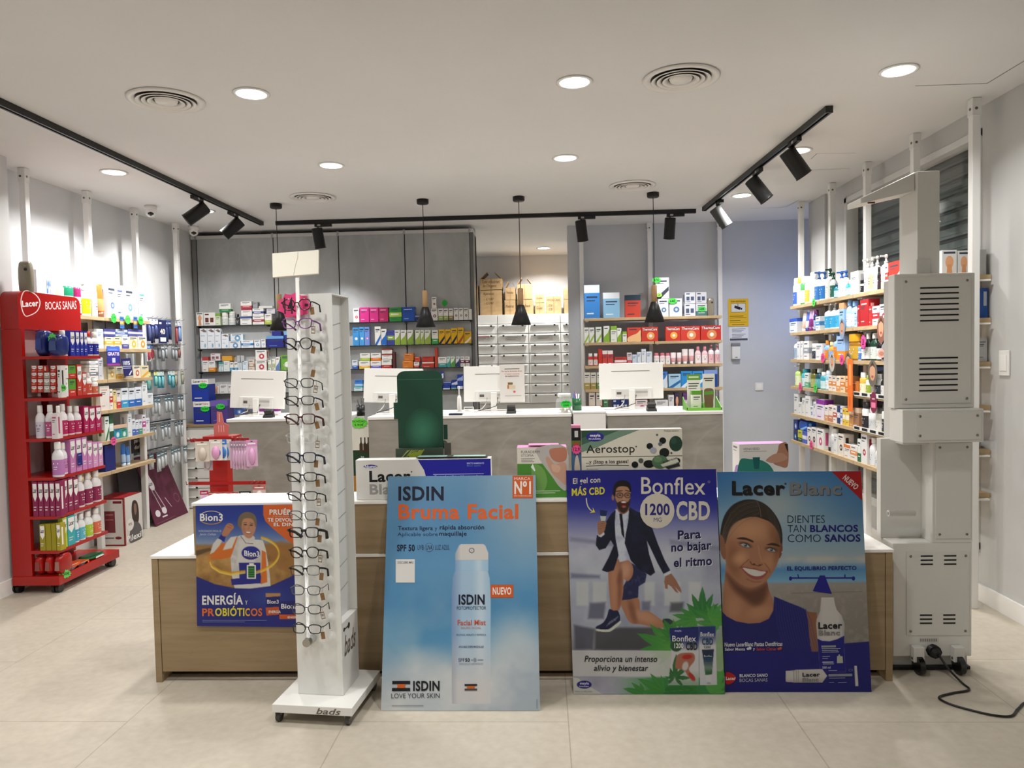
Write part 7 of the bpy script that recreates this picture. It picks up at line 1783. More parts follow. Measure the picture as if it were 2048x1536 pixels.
it = [(1579, 1594, 637, 'c', 'd8e2ee', '2f5ac0', 'blue and white wipes pack', {'s': 'top'}),
 (1597, 1604.5, 622, 't', 'eee2da', 'e8c0b0', 'white and peach tube', {'cap': 'e6d2c8'}),
 (1605, 1611.5, 625, 't', '4a6ac0', 'dfe4ee', 'blue tube', {'cap': '3a3a8a'}),
 (1612, 1618, 618, 't', 'c8a8d0', '8a3a8a', 'lilac tube with purple cap', {'cap': '7a2a7a'}),
 (1618.5, 1624, 619, 't', 'd8b0cc', '7a2a6a', 'pink tube with purple cap', {'cap': '6a1f5a'}),
 (1624.5, 1630, 620, 'b', '2a3a6a', 'a8b8d8', 'slim dark blue bottle', {'cap': '5a2a5a', 's': 'slim'}),
 (1631, 1640, 633, 'c', 'dfe4e8', '4a8ac0', 'small white and blue carton', {'s': 'mid'}),
 (1645, 1655.5, 607, 'p', 'e4e8ec', '3aa8d8', 'white bottle with aqua foot', {}),
 (1656, 1666, 606, 'p', 'e4e8ec', '3aa8d8', 'white bottle with aqua foot', {}),
 (1666.5, 1677, 604, 'p', 'e2e6ea', '4ab0dc', 'white and aqua pump bottle', {'cap': 'dcb898'}),
 (1678, 1688, 606, 'c', '9cc4ea', 'e0a878', 'pale blue box with peach top', {'s': 'top'}),
 (1689, 1697.5, 600, 'b', 'a8c8f0', 'dfe8f4', 'pale blue lotion bottle', {'cap': '8fb8e8'}),
 (1698, 1708, 602, 'b', 'a8c8f0', 'dfe8f4', 'second pale blue lotion bottle', {'cap': '8fb8e8'}),
 (1708.5, 1714, 622, 'c', 'b0c8ee', '8fb0e0', 'pale blue and lilac box', {'s': 'mid'}),
 (1715, 1719.5, 610, 'c', 'b82a2a', 'e8c0bc', 'slim red carton', {'s': 'lines'}),
 (1720, 1737, 599, 'c', 'b0242a', 'e0b0ac', 'tall red anti-ageing box', {'s': 'lines'}),
 (1737.5, 1744, 612, 'c', 'bc3030', 'e8c4c0', 'red carton', {'s': 'lines'}),
 (1744.5, 1758, 612, 'c', 'e6e4e4', 'b82a34', 'white box with red edge', {'s': 'mid'}),
 (1759, 1775, 608, 'c', 'e8e6e6', 'b82a44', 'white box with crimson mark', {'s': 'dot'})]
row('x', RPX, ZR[1], it, W5, g, 0.08)
W5 = 'from the alcove, third window-wall shelf'
it = [(1584, 1593.5, 674, 'p', 'e4e8ec', '9ab0c8', 'white pump bottle', {}),
 (1594, 1600, 683, 'c', 'e6e8ea', 'a8b4c0', 'slim white carton', {'s': 'lines'}), (1600.5, 1606, 682, 'c', 'e6e8ea', '8fa0b0', 'slim white carton', {'s': 'lines'}),
 (1607, 1618, 682, 'c', 'e6e6e6', '9aa0a8', 'white cream box', {'s': 'mid'}), (1619, 1630.5, 687, 'j', 'e4e4e4', '3a3f4a', 'white jar with dark label', {}), (1631, 1645, 687, 'c', 'e2e4e6', '7a8490', 'wide white box', {'s': 'lines'}),
 (1646, 1653, 681, 'b', '8fb4ec', 'e0923a', 'pale blue spray bottle', {'cap': 'e8923a'}), (1653.5, 1662, 684, 'b', 'e0a03a', '8fb4e8', 'amber and blue sun milk', {'cap': 'f0d8a0'}),
 (1663, 1672, 667, 'p', '9abcf0', 'e08a2a', 'tall pale blue sun spray', {'cap': '8fb4ec'}), (1673, 1690, 672, 'c', '9cc0f0', 'e8922a', 'pale blue sun lotion box with orange foot', {'s': 'bot'}),
 (1692, 1713, 668, 'j', '9a6a1e', 'c8a03a', 'large amber capsule jar with yellow lid', {'cap': 'e8a81e', 'dr': 0.36}), (1714, 1719, 694, 'j', 'c8d8ee', '4a7ac0', 'small blue and white jar', {'cap': '8fb4e0'}),
 (1720, 1727, 675, 'b', '1f1f22', 'e0e0de', 'black and white bottle', {'cap': WH}), (1727.5, 1735, 667, 'b', '1c2a24', 'dcdedc', 'dark bottle with white cap', {'cap': WH}),
 (1736, 1748, 666, 'b', '143a28', 'cfd8d0', 'dark green bottle with white cap', {'cap': WH}), (1749, 1759.5, 672, 'b', '1a1618', 'e2e0de', 'black bottle with white label', {'cap': WH}), (1760, 1768, 676, 'b', 'c8ccd2', '30343a', 'grey bottle', {'cap': BK})]
row('x', RPX, ZR[2], it, W5, g, 0.08)
W5 = 'from the alcove, fourth window-wall shelf'
it = [(1587, 1594.5, 730, 'p', 'b8d878', 'dfeac0', 'lime pump bottle', {}), (1600, 1608.5, 738, 'b', '48b0c0', 'd0ecf0', 'turquoise bottle', {'s': 'slim', 'cap': '2a8a9a'}), (1609, 1617.5, 746, 'c', 'dfe8e4', '6ab08c', 'white and green carton', {'s': 'bot'}),
 (1618, 1626, 738, 'b', '6a6a28', 'b0b070', 'olive bottle', {'s': 'slim', 'cap': '3a3a1a'}), (1627, 1636.5, 737, 'b', '1a4a5a', '6ab0b8', 'dark teal bottle', {'cap': 'd8e6e8'}), (1637, 1647, 744, 'b', '3a9aa8', 'cfe8ea', 'teal bottle', {'s': 'slim'}),
 (1648, 1656, 741, 'b', '9ac8e0', 'e6eef2', 'pale aqua bottle', {'s': 'slim', 'cap': 'dfeaf0'}), (1657, 1664, 751, 'c', 'e8d8c8', 'd88a4a', 'white and orange serum carton', {'s': 'mid'}), (1664.5, 1672, 752, 'c', 'e6dcd0', 'd8925a', 'white and peach serum carton', {'s': 'mid'}),
 (1672.5, 1680, 752, 'c', 'ecdcc8', 'e09a5a', 'cream and orange serum carton', {'s': 'bot'}), (1680.5, 1690, 752, 'c', 'e8c8a0', 'd8823a', 'orange serum carton', {'s': 'mid'}), (1690.5, 1700, 753, 'c', 'e6b888', 'cf7a34', 'deep orange serum carton', {'s': 'bot'}),
 (1701, 1715, 763, 'c', 'd8843a', 'f0dcc4', 'low orange box', {'s': 'lines'}), (1716, 1725.5, 745, 'b', 'd8b04a', 'f0e8c8', 'yellow bottle with white cap', {'s': 'slim'}), (1728, 1738, 750, 'b', 'e4e6e2', '9ab03a', 'white bottle with lime label', {'s': 'slim', 'cap': '9ab83a'}),
 (1740, 1746, 753, 'b', '2a2426', 'c8c0bc', 'brown-black bottle', {'cap': BK, 's': 'slim'}), (1747, 1757, 748, 'b', 'e2e2e2', '3a3f48', 'white hair bottle', {'s': 'slim'}), (1758, 1767, 748, 'b', '1f1f22', 'dcdad6', 'black hair bottle', {'cap': BK})]
row('x', RPX, ZR[3], it, W5, g, 0.08)
W5 = 'from the alcove, fifth window-wall shelf'
it = [(1588, 1596.5, 788, 'c', 'e2e2e2', '6a6e76', 'tall white carton with dark mark', {'s': 'lines'}), (1597, 1603.5, 805, 'c', 'e6e6e4', '9aa0a6', 'small white carton', {'s': 'lines'}), (1604, 1610, 796, 'c', 'e6e6e4', '8f9aa8', 'white carton', {'s': 'lines'}), (1610.5, 1620, 792, 'c', 'e8e8e6', 'a0a8b0', 'tall white carton', {'s': 'lines'}),
 (1620.5, 1626, 813, 'c', 'e4e8f0', '2f4fb8', 'small white carton with blue square', {'s': 'dot'}), (1626.5, 1632, 804, 'c', 'e2e2e6', '9a9ab0', 'slim white carton', {'s': 'lines'}), (1632.5, 1648, 799, 'c', 'e4dcea', '8a2f9a', 'white box with purple head', {'s': 'top'}),
 (1649, 1656, 811, 'c', 'e8e2da', 'd09a6a', 'white and tan carton', {'s': 'bot'}), (1656.5, 1665.5, 810, 'c', 'e8dcd0', 'c8846a', 'cream and rust carton', {'s': 'bot'}), (1666, 1673.5, 813, 'c', 'e6e0dc', 'c05a4a', 'white and rust carton', {'s': 'mid'}), (1674, 1680, 812, 'c', '2a3a6a', 'cfd4e4', 'navy carton', {'s': 'mid'}),
 (1680.5, 1684.5, 812, 'c', 'd8dcea', '6a7ab0', 'pale carton', {'s': 'mid'}), (1685, 1691, 817, 'c', 'e0b83a', 'f0e6c0', 'yellow carton', {'s': 'mid'}), (1691.5, 1698, 818, 'c', 'e2c04a', 'f2ead0', 'pale yellow carton', {'s': 'mid'}), (1698.5, 1707, 820, 'c', 'c8905a', 'e8d8c0', 'tan carton', {'s': 'top'}), (1707.5, 1718, 816, 'c', 'a87a5a', 'd8c0a8', 'brown clear-topped box', {'s': 'top'}),
 (1720, 1731, 804, 'b', 'e4e4e4', '2a2a30', 'white bottle with black cap', {'s': 'slim', 'cap': '3a3a3e'}), (1732, 1746, 815, 'b', 'e6e6e6', 'd0d4d6', 'wide white bottle', {'s': 'slim'}), (1747.5, 1759, 815, 'b', 'c8c4b8', 'e2e0da', 'grey-beige bottle', {'s': 'slim', 'cap': '6a6a6a'}), (1761, 1768, 808, 'b', 'e4e4e2', '3a3a40', 'white and black bottle', {'s': 'slim', 'cap': '4a4a4e'})]
row('x', RPX, ZR[4], it, W5, g, 0.08)
W5 = 'from the alcove, lowest window-wall shelf'
it = [(1587, 1594, 860, 'c', '20306a', '5aa0e0', 'dark blue carton', {'s': 'dot'}), (1587, 1595, 840, 'c', '1f2f80', '8fb0e0', 'navy carton with globe on another', {'s': 'dot', 'yb': 859.5}), (1595.5, 1604, 861, 'c', 'c8c832', '3a5a2a', 'yellow-green carton', {'s': 'bot'}), (1604.5, 1613, 862, 'c', '5a6ad0', 'dfe0f0', 'violet-blue carton', {'s': 'mid'}),
 (1600, 1614, 843, 'c', '1f52b8', '8fc0f0', 'blue carton lying across two cartons', {'yb': 860.5, 's': 'diag'}), (1614.5, 1622.5, 855, 'c', 'e6e4e2', '5a4a40', 'white carton with brown oval', {'s': 'dot'}), (1623, 1632.5, 855, 'c', 'e6e4e2', '4a3a34', 'white carton with dark oval', {'s': 'dot'}), (1634, 1647, 858, 'c', 'e8e6e4', 'd05a8a', 'white carton with oval and pink foot', {'s': 'dot'}),
 (1650, 1657.5, 851, 't', 'e4e4e6', 'c8ccd0', 'white tube on dark cap', {'cap': '2a2a2e'}), (1658, 1667, 857, 'b', 'd8d8d6', 'c8ccd0', 'grey-white bottle', {'s': 'slim'}), (1667.5, 1675, 868, 'c', 'e2e2e0', 'b0b4b8', 'white carton', {'s': 'lines'}), (1676, 1687, 868, 'c', 'e4dcd0', '3a2a24', 'cream carton with dark mark', {'s': 'dot'}),
 (1688, 1700, 889, 'c', 'e6e2de', 'e07a3a', 'small white carton with orange head', {'s': 'top'}), (1700.5, 1714.5, 891, 'c', 'e6e0da', 'e0905a', 'small white and orange carton', {'s': 'mid'}), (1715, 1721.5, 878, 'c', 'e2e8e2', '2a6a44', 'white carton with green foot', {'s': 'bot'}), (1722, 1734, 868, 'c', 'e4e2e0', 'a82a34', 'tall white carton with red mark', {'s': 'dot'}),
 (1735, 1746, 875, 'b', 'e8e8e8', 'dfe2e6', 'white lotion bottle', {}), (1747, 1757, 888, 'b', 'e6e6e6', 'd8dce0', 'smaller white lotion bottle', {}), (1758, 1768, 891, 'b', 'e6e6e6', 'd8dce0', 'small white lotion bottle by the machine', {})]
row('x', RPX, ZR[5], it, W5, g, 0.08)
it = [(1954, 1976, 576, 'c', '1f4f9c', '9fb0c8', 'x', Y_(4.29, s='plain', d=0.12, lab='blue box with pale label at the camera end of the second window-wall shelf', t=[('|', 0.6, 0.12, 0.9, 0.6, 'b8bcc4', {'b': 0.2})]))]
row('x', RPX, ZR[1], it, '', g, 0.09)
it = [(1957, 1975, 676, 'c', 'c9cacc', '8a8c90', 'x', Y_(4.3, s='lines', d=0.04, lab='grey-white carton at the camera end of the third window-wall shelf'))]
row('x', RPX, ZR[2], it, '', g, 0.05)
put('bag', 0.16, 0.12, 0.05, Vector((2.45, 4.31, ZR[4]+0.0006)), 0.0, '1f4a9c', '16346e', '1f4a9c', 'x', 'folded blue pouch lying at the camera end of the fifth window-wall shelf', g)
def wcardR(px, py, w, h, col, txtv, label, oval=False, n=11):
 p = at_x(px, py, 2.325)
 if oval:
  t = thing('shelf_card', label, 'card', Vector((2.326, p.y, p.z)), -math.pi/2+0.1)
  b = MB().prism([(math.cos(2*math.pi*k/20), math.sin(2*math.pi*k/20)) for k in range(20)], lambda x, y, o=0.0: Vector((x*w/2, -o, y*h/2)), 0.0015, col, 'm')
  c = b.obj('card', t)
  MB().decal(front_map(-w/2, w/2, -0.0016, -h/2, h/2), txtv).obj('card_print', c)
 else:
  price_star(Vector((2.327, p.y, p.z)), -math.pi/2, w, h, col, txtv, label, n)
wcardR(1627, 605, 0.085, 0.075, '4fd050', [('22', 0.3, 0.3, 0.7, 0.7)], 'green price card on the top window-wall shelf edge')
wcardR(1645, 716, 0.09, 0.09, 'ee4f8e', [('19', 0.3, 0.3, 0.7, 0.7)], 'pink price card on the third window-wall shelf edge, farther one')
wcardR(1683, 719, 0.09, 0.09, 'f0509a', [('24', 0.3, 0.3, 0.7, 0.7)], 'pink price card on the third window-wall shelf edge, nearer one')
wcardR(1726, 684, 0.09, 0.11, 'f04f9c', [('28', 0.3, 0.3, 0.7, 0.7)], 'pink price card stuck before the dark bottles of the third window-wall shelf')
wcardR(1600, 774, 0.085, 0.09, 'ee5a9a', [('15', 0.3, 0.3, 0.7, 0.7)], 'pink price card on the fourth window-wall shelf edge')
wcardR(1630, 776, 0.085, 0.09, '5ad058', [('17', 0.3, 0.3, 0.7, 0.7)], 'green price card on the fourth window-wall shelf edge')
wcardR(1622, 890, 0.09, 0.09, 'ee5a94', [('12', 0.3, 0.3, 0.7, 0.7)], 'pink price card on the lowest window-wall shelf edge')
FACE = [('o', 0.5, 0.45, 0.3, 0.32, 'c89878'), ('p', [(0.2, 0.3), (0.5, 0.05), (0.8, 0.3), (0.5, 0.2)], '4a3428'), ('o', 0.5, 0.62, 0.12, 0.05, 'a8504a')]
wcardR(1762, 659, 0.10, 0.19, '8a5a4c', FACE, 'brown oval card with face picture by the second window-wall shelf', True)
wcardR(1684, 657, 0.085, 0.16, '8a9ab0', FACE, 'bluish oval card with face picture above the sun lotion', True)
wcardR(1664, 725, 0.085, 0.15, 'b8b8b4', FACE, 'pale oval card with face picture under the sun lotion', True)
wcardR(1696, 722, 0.085, 0.13, '6a6a64', FACE, 'dark oval card with face picture beside the orange strip', True)
wcardR(1745, 747, 0.12, 0.19, '6a6258', FACE, 'large oval card with face picture by the fourth window-wall shelf', True)
wcardR(1747, 805, 0.09, 0.15, '7a2a44', [('r', 0.2, 0.5, 0.8, 0.75, 'e07aa0'), ('r', 0.3, 0.3, 0.7, 0.36, 'd8b0bc')], 'maroon oval card by the fifth window-wall shelf', True)
wcardR(1763, 707, 0.10, 0.06, 'd8a898', [('o', 0.5, 0.5, 0.3, 0.25, 'b87a6a')], 'small pink oval card on the third window-wall shelf edge', True)
a, c = at_x(1700, 718, 2.318), at_x(1705, 824, 2.318)
t = thing('shelf_banner', 'long orange paper strip hanging over two window-wall shelves', 'banner', Vector((2.318, a.y, c.z)), -math.pi/2)
MB().box(-0.045, 0, 0, 0.045, 0.0015, a.z-c.z, 'e8742a', 'm').decal(front_map(-0.045, 0.045, 0, 0, a.z-c.z), [('r', 0.3, 0.1, 0.7, 0.5, 'ee9a5a'), ('r', 0.3, 0.72, 0.6, 0.9, 'd8652a')]).obj('strip', t)
for z, k in ((ZR[3], 'fourth'), (ZR[4], 'fifth')):
 t = thing('shelf_riser', 'low black and white printed riser strip along the %s window-wall shelf' % k, 'shelf strip', (2.330, 5.24, z-0.012))
 MB().box(-0.002, -0.33, 0, 0.0, 0.33, 0.032, 'e2e2de', 'm').obj('strip', t)
 MB().decal(lambda u, v, o=0.0: Vector((-0.002-o, 0.33-0.66*u, 0.032*(1-v))), [('r', 0.02+0.2*q, 0.2, 0.16+0.2*q, 0.8, '1c1e20') for q in range(5)]).obj('strip_print', t)
# ------------------------------------------------------------------ printed posters: artwork is printed colour on a fine panel mesh
class Art:
 """printed picture sampled on the panel's own grid; coordinates as measured on the poster in the photo"""
 def __init__(s, quad, nx, ny):
  s.nx, s.ny = nx, ny
  q = [np.array(p, float) for p in quad]
  u = np.linspace(0, 1, nx)[None, :]; v = np.linspace(0, 1, ny)[:, None]
  s.X = q[0][0]*(1-u)*(1-v)+q[1][0]*u*(1-v)+q[2][0]*u*v+q[3][0]*(1-u)*v
  s.Y = q[0][1]*(1-u)*(1-v)+q[1][1]*u*(1-v)+q[2][1]*u*v+q[3][1]*(1-u)*v
  s.U = u+0*v; s.V = v+0*u
  s.C = np.zeros((ny, nx, 3))
  s.dx = (q[1][0]-q[0][0])/nx
 @staticmethod
 def rgb(h):
  return np.array([int(h[i:i+2], 16)/255 for i in (0, 2, 4)])
 def vgrad(s, stops):
  ys = [a for a, _ in stops]; cs = np.array([s.rgb(c) for _, c in stops])
  for k in range(3):
   s.C[..., k] = np.interp(s.Y, ys, cs[:, k])
  return s
 def blend(s, m, col, a=1.0):
  m = (m*a)[..., None]
  s.C = s.C*(1-m)+s.rgb(col)*m
  return s
 def poly(s, pts, col, f=0.8, a=1.0, sm=True, clip=None):
  P = np.array(smooth_poly(pts, 4) if sm else pts, float)
  x0, y0 = P.min(0)-f*2-2; x1, y1 = P.max(0)+f*2+2
  rows = np.where((s.Y.max(1) >= y0) & (s.Y.min(1) <= y1))[0]
  cls = np.where((s.X.max(0) >= x0) & (s.X.min(0) <= x1))[0]
  if not len(rows) or not len(cls):
   return s
  sl = (slice(rows[0], rows[-1]+1), slice(cls[0], cls[-1]+1))
  X, Y = s.X[sl], s.Y[sl]
  ins = np.zeros(X.shape, bool); d2 = np.full(X.shape, 1e9)
  n = len(P)
  for i in range(n):
   ax, ay = P[i]; bx, by = P[(i+1) % n]
   if ay != by:
    c = ((ay > Y) != (by > Y)) & (X < (bx-ax)*(Y-ay)/(by-ay)+ax)
    ins ^= c
   ex, ey = bx-ax, by-ay
   L = ex*ex+ey*ey+1e-9
   t = np.clip(((X-ax)*ex+(Y-ay)*ey)/L, 0, 1)
   d2 = np.minimum(d2, (X-ax-t*ex)**2+(Y-ay-t*ey)**2)
  d = np.sqrt(d2)*np.where(ins, 1, -1)
  m = np.clip(d/(2*f)+0.5, 0, 1)
  m = m*m*(3-2*m)
  M = np.zeros(s.X.shape); M[sl] = m
  if clip is not None:
   M = M*clip
  s.last = M
  return s.blend(M, col, a)
 def ell(s, cx, cy, rx, ry, col, f=0.15, a=1.0, ang=0.0, clip=None):
  c, n = math.cos(ang), math.sin(ang)
  dx = (s.X-cx)*c+(s.Y-cy)*n; dy = -(s.X-cx)*n+(s.Y-cy)*c
  r = np.sqrt((dx/rx)**2+(dy/ry)**2)
  m = np.clip((1+f-r)/(2*f), 0, 1)
  m = m*m*(3-2*m)
  if clip is not None:
   m = m*clip
  s.last = m
  return s.blend(m, col, a)
 def line(s, pts, w, col, f=0.6, a=1.0):
  P = np.array(pts, float)
  d = np.full(s.X.shape, 1e9)
  for (ax, ay), (bx, by) in zip(P[:-1], P[1:]):
   ex, ey = bx-ax, by-ay
   t = np.clip(((s.X-ax)*ex+(s.Y-ay)*ey)/(ex*ex+ey*ey+1e-9), 0, 1)
   d = np.minimum(d, np.hypot(s.X-ax-t*ex, s.Y-ay-t*ey))
  m = np.clip((w/2-d)/(2*f)+0.5, 0, 1)
  s.last = m
  return s.blend(m, col, a)
 def noise(s, scale, seed, octv=4):
  r = np.random.default_rng(seed)
  out = np.zeros(s.X.shape); amp = 1; tot = 0
  for o in range(octv):
   sc = scale/2**o
   gx = (s.X-s.X.min())/sc; gy = (s.Y-s.Y.min())/sc
   n = r.random((int(gy.max())+3, int(gx.max())+3))
   ix = gx.astype(int); iy = gy.astype(int)
   fx = gx-ix; fy = gy-iy
   fx = fx*fx*(3-2*fx); fy = fy*fy*(3-2*fy)
   out += amp*(n[iy, ix]*(1-fx)*(1-fy)+n[iy, ix+1]*fx*(1-fy)+n[iy+1, ix]*(1-fx)*fy+n[iy+1, ix+1]*fx*fy)
   tot += amp; amp *= 0.5
  return out/tot
def leaf(A, cx, cy, L, ang, col, n=7, spread=2.5, clip=None):
 for k in range(n):
  t = (k-(n-1)/2)/((n-1)/2)
  a = ang+t*spread/2
  l = L*(1-0.45*abs(t))
  ca, sa = math.cos(a), math.sin(a)
  w = l*0.13
  pts = [(cx, cy)]
  for q, e in ((0.25, 0.8), (0.5, 1.0), (0.75, 0.65)):
   pts.append((cx+ca*l*q-sa*w*e, cy+sa*l*q+ca*w*e))
  pts.append((cx+ca*l, cy+sa*l))
  for q, e in ((0.75, 0.65), (0.5, 1.0), (0.25, 0.8)):
   pts.append((cx+ca*l*q+sa*w*e, cy+sa*l*q-ca*w*e))
  A.poly(pts, col, 0.5, 0.95, sm=False, clip=clip)
  A.line([(cx, cy), (cx+ca*l*0.9, cy+sa*l*0.9)], 0.5, '8fbf6a', 0.4, 0.4)
def make_poster(label, quad, P, thick, art, specs, edge='cfcfcf', gain=1.0):
 P = [Vector(p) for p in P]
 n = (P[3]-P[0]).cross(P[1]-P[0]).normalized()
 if n.y > 0:
  n = -n
 base = (P[2]+P[3])/2
 t = thing('poster', label, 'poster', base)
 L = [p-base for p in P]
 bk = [p-n*thick for p in L]
 fr = [p-n*0.0006 for p in L]
 MB().add(fr+bk, [(0, 3, 2, 1), (4, 5, 6, 7), (0, 1, 5, 4), (1, 2, 6, 5), (2, 3, 7, 6), (3, 0, 4, 7)], edge, 'm').obj('board', t)
 nx, ny = art.nx, art.ny
 q = [np.array(p) for p in L]
 u = art.U[..., None]; v = art.V[..., None]
 co = q[0]*(1-u)*(1-v)+q[1]*u*(1-v)+q[2]*u*v+q[3]*(1-u)*v
 me = bpy.data.meshes.new('printed_sheet')
 ii = np.arange(nx*ny).reshape(ny, nx)
 f = np.stack([ii[:-1, :-1], ii[1:, :-1], ii[1:, 1:], ii[:-1, 1:]], -1).reshape(-1, 4)
 me.vertices.add(nx*ny); me.vertices.foreach_set('co', co.reshape(-1).astype(np.float32))
 me.loops.add(f.size); me.loops.foreach_set('vertex_index', f.reshape(-1).astype(np.int32))
 me.polygons.add(len(f)); me.polygons.foreach_set('loop_start', np.arange(0, f.size, 4, dtype=np.int32))
 me.polygons.foreach_set('loop_total', np.full(len(f), 4, dtype=np.int32))
 me.update(calc_edges=True)
 at = me.attributes.new('Col', 'FLOAT_COLOR', 'POINT')
 c = np.clip(art.C, 0, 1)
 c = np.where(c <= 0.04045, c/12.92, ((c+0.055)/1.055)**2.4)*gain
 at.data.foreach_set('color', np.concatenate([c, np.ones((ny, nx, 1))], -1).astype(np.float32).ravel())
 me.materials.append(KM['m'])
 o = bpy.data.objects.new('printed_sheet', me); COL.objects.link(o); o.parent = t
 b = MB().decal(quad_map(quad, L, n), specs, start=0.0005)
 b.c = [tuple(k*gain for k in c) for c in b.c]
 b.obj('lettering', t)
 return t
def lean_quad(quad, yb, ytop_at, z_at):
 """panel corners: bottom edge on the floor at depth yb, face leaning back to depth ytop_at at height z_at"""
 k = (ytop_at-yb)/z_at
 out = []
 for i, (x, y) in enumerate(quad):
  d = ray(x, y)
  tt = (yb+k*EYE)/(d[1]-k*d[2])
  out.append(Vector((d[0]*tt, d[1]*tt, max(0.0015, EYE+d[2]*tt))))
 for i in (2, 3):
  out[i].z = 0.0015; out[i].y = yb+k*0.0015
 return out
# --- 1: sun mist poster
Q = [(776, 953), (1071, 950), (1080, 1420), (762, 1418)]
A = Art(Q, 240, 350)
A.vgrad([(950, '6d9cc0'), (1000, '6595bd'), (1060, '5c92bd'), (1140, '5f97c2'), (1220, '4f8cba'), (1290, '5a97c0'), (1340, '93adc0'), (1390, 'b4bec4'), (1420, 'c4c8c8')])
nz = A.noise(120, 3)
A.blend(np.clip((A.X-930)/110, 0, 1)*np.clip((1200-A.Y)/150, 0, 1), 'b0bfc4', 0.65)
A.blend(np.clip((nz-0.45)*4, 0, 1)*np.clip((A.Y-1100)/150, 0, 1), '9fbccb', 0.45)
cl = A.noise(70, 11)
for cx, cy, rx, ry in ((855, 1352, 62, 38), (800, 1390, 60, 34), (900, 1395, 90, 40), (1030, 1300, 50, 55), (1050, 1360, 60, 60), (1000, 1385, 80, 40)):
 A.ell(cx, cy, rx, ry, 'c9cfd2', 0.75, 0.75)
A.blend(np.clip((cl-0.5)*5, 0, 1)*np.clip((A.Y-1290)/60, 0, 1), 'e0e0da', 0.55)
A.blend(np.clip((0.47-cl)*5, 0, 1)*np.clip((A.Y-1290)/60, 0, 1), '93a3b4', 0.5)
can = [(905, 1406), (904, 1210), (906, 1165), (911, 1150), (976, 1150), (980, 1165), (982, 1210), (982, 1406)]
A.poly(can, 'a8c6de', 0.7, sm=False)
M = A.last.copy()
A.blend(M*np.clip((925-A.X)/22, 0, 1), '6f86b4', 0.75)
A.blend(M*np.exp(-((A.X-962)/11)**2), 'dbe8f0', 0.55)
A.blend(M*np.clip((A.Y-1275)/95, 0, 1), 'd6d2d0', 0.9)
A.blend(M*np.clip((916-A.X)/12, 0, 1)*np.clip((A.Y-1275)/60, 0, 1), 'a8a8b0', 0.7)
A.poly([(911, 1128), (977, 1128), (977, 1150), (911, 1150)], 'a6c8e2', 0.6, sm=False)
A.blend(A.last*np.clip((925-A.X)/14, 0, 1), '7f9cc6', 0.8)
A.blend(A.last*np.exp(-((A.X-958)/8)**2), 'd8e6ec', 0.6)
A.poly([(919, 1098), (923, 1095.5), (967, 1095.5), (971, 1098), (977, 1113), (977, 1128), (911, 1128), (912, 1113)], 'd9d5d0', 0.6, sm=False)
A.blend(A.last*np.clip((922-A.X)/10, 0, 1), '9ea6b4', 0.8)
A.ell(944, 1108.5, 5.3, 5.3, '3f424a', 0.12); A.ell(944, 1108.5, 3.8, 3.8, 'e0deda', 0.15); A.ell(944, 1108.5, 1.5, 1.5, 'a8a49e', 0.3)
DK = '171c33'; OR = 'e2672c'
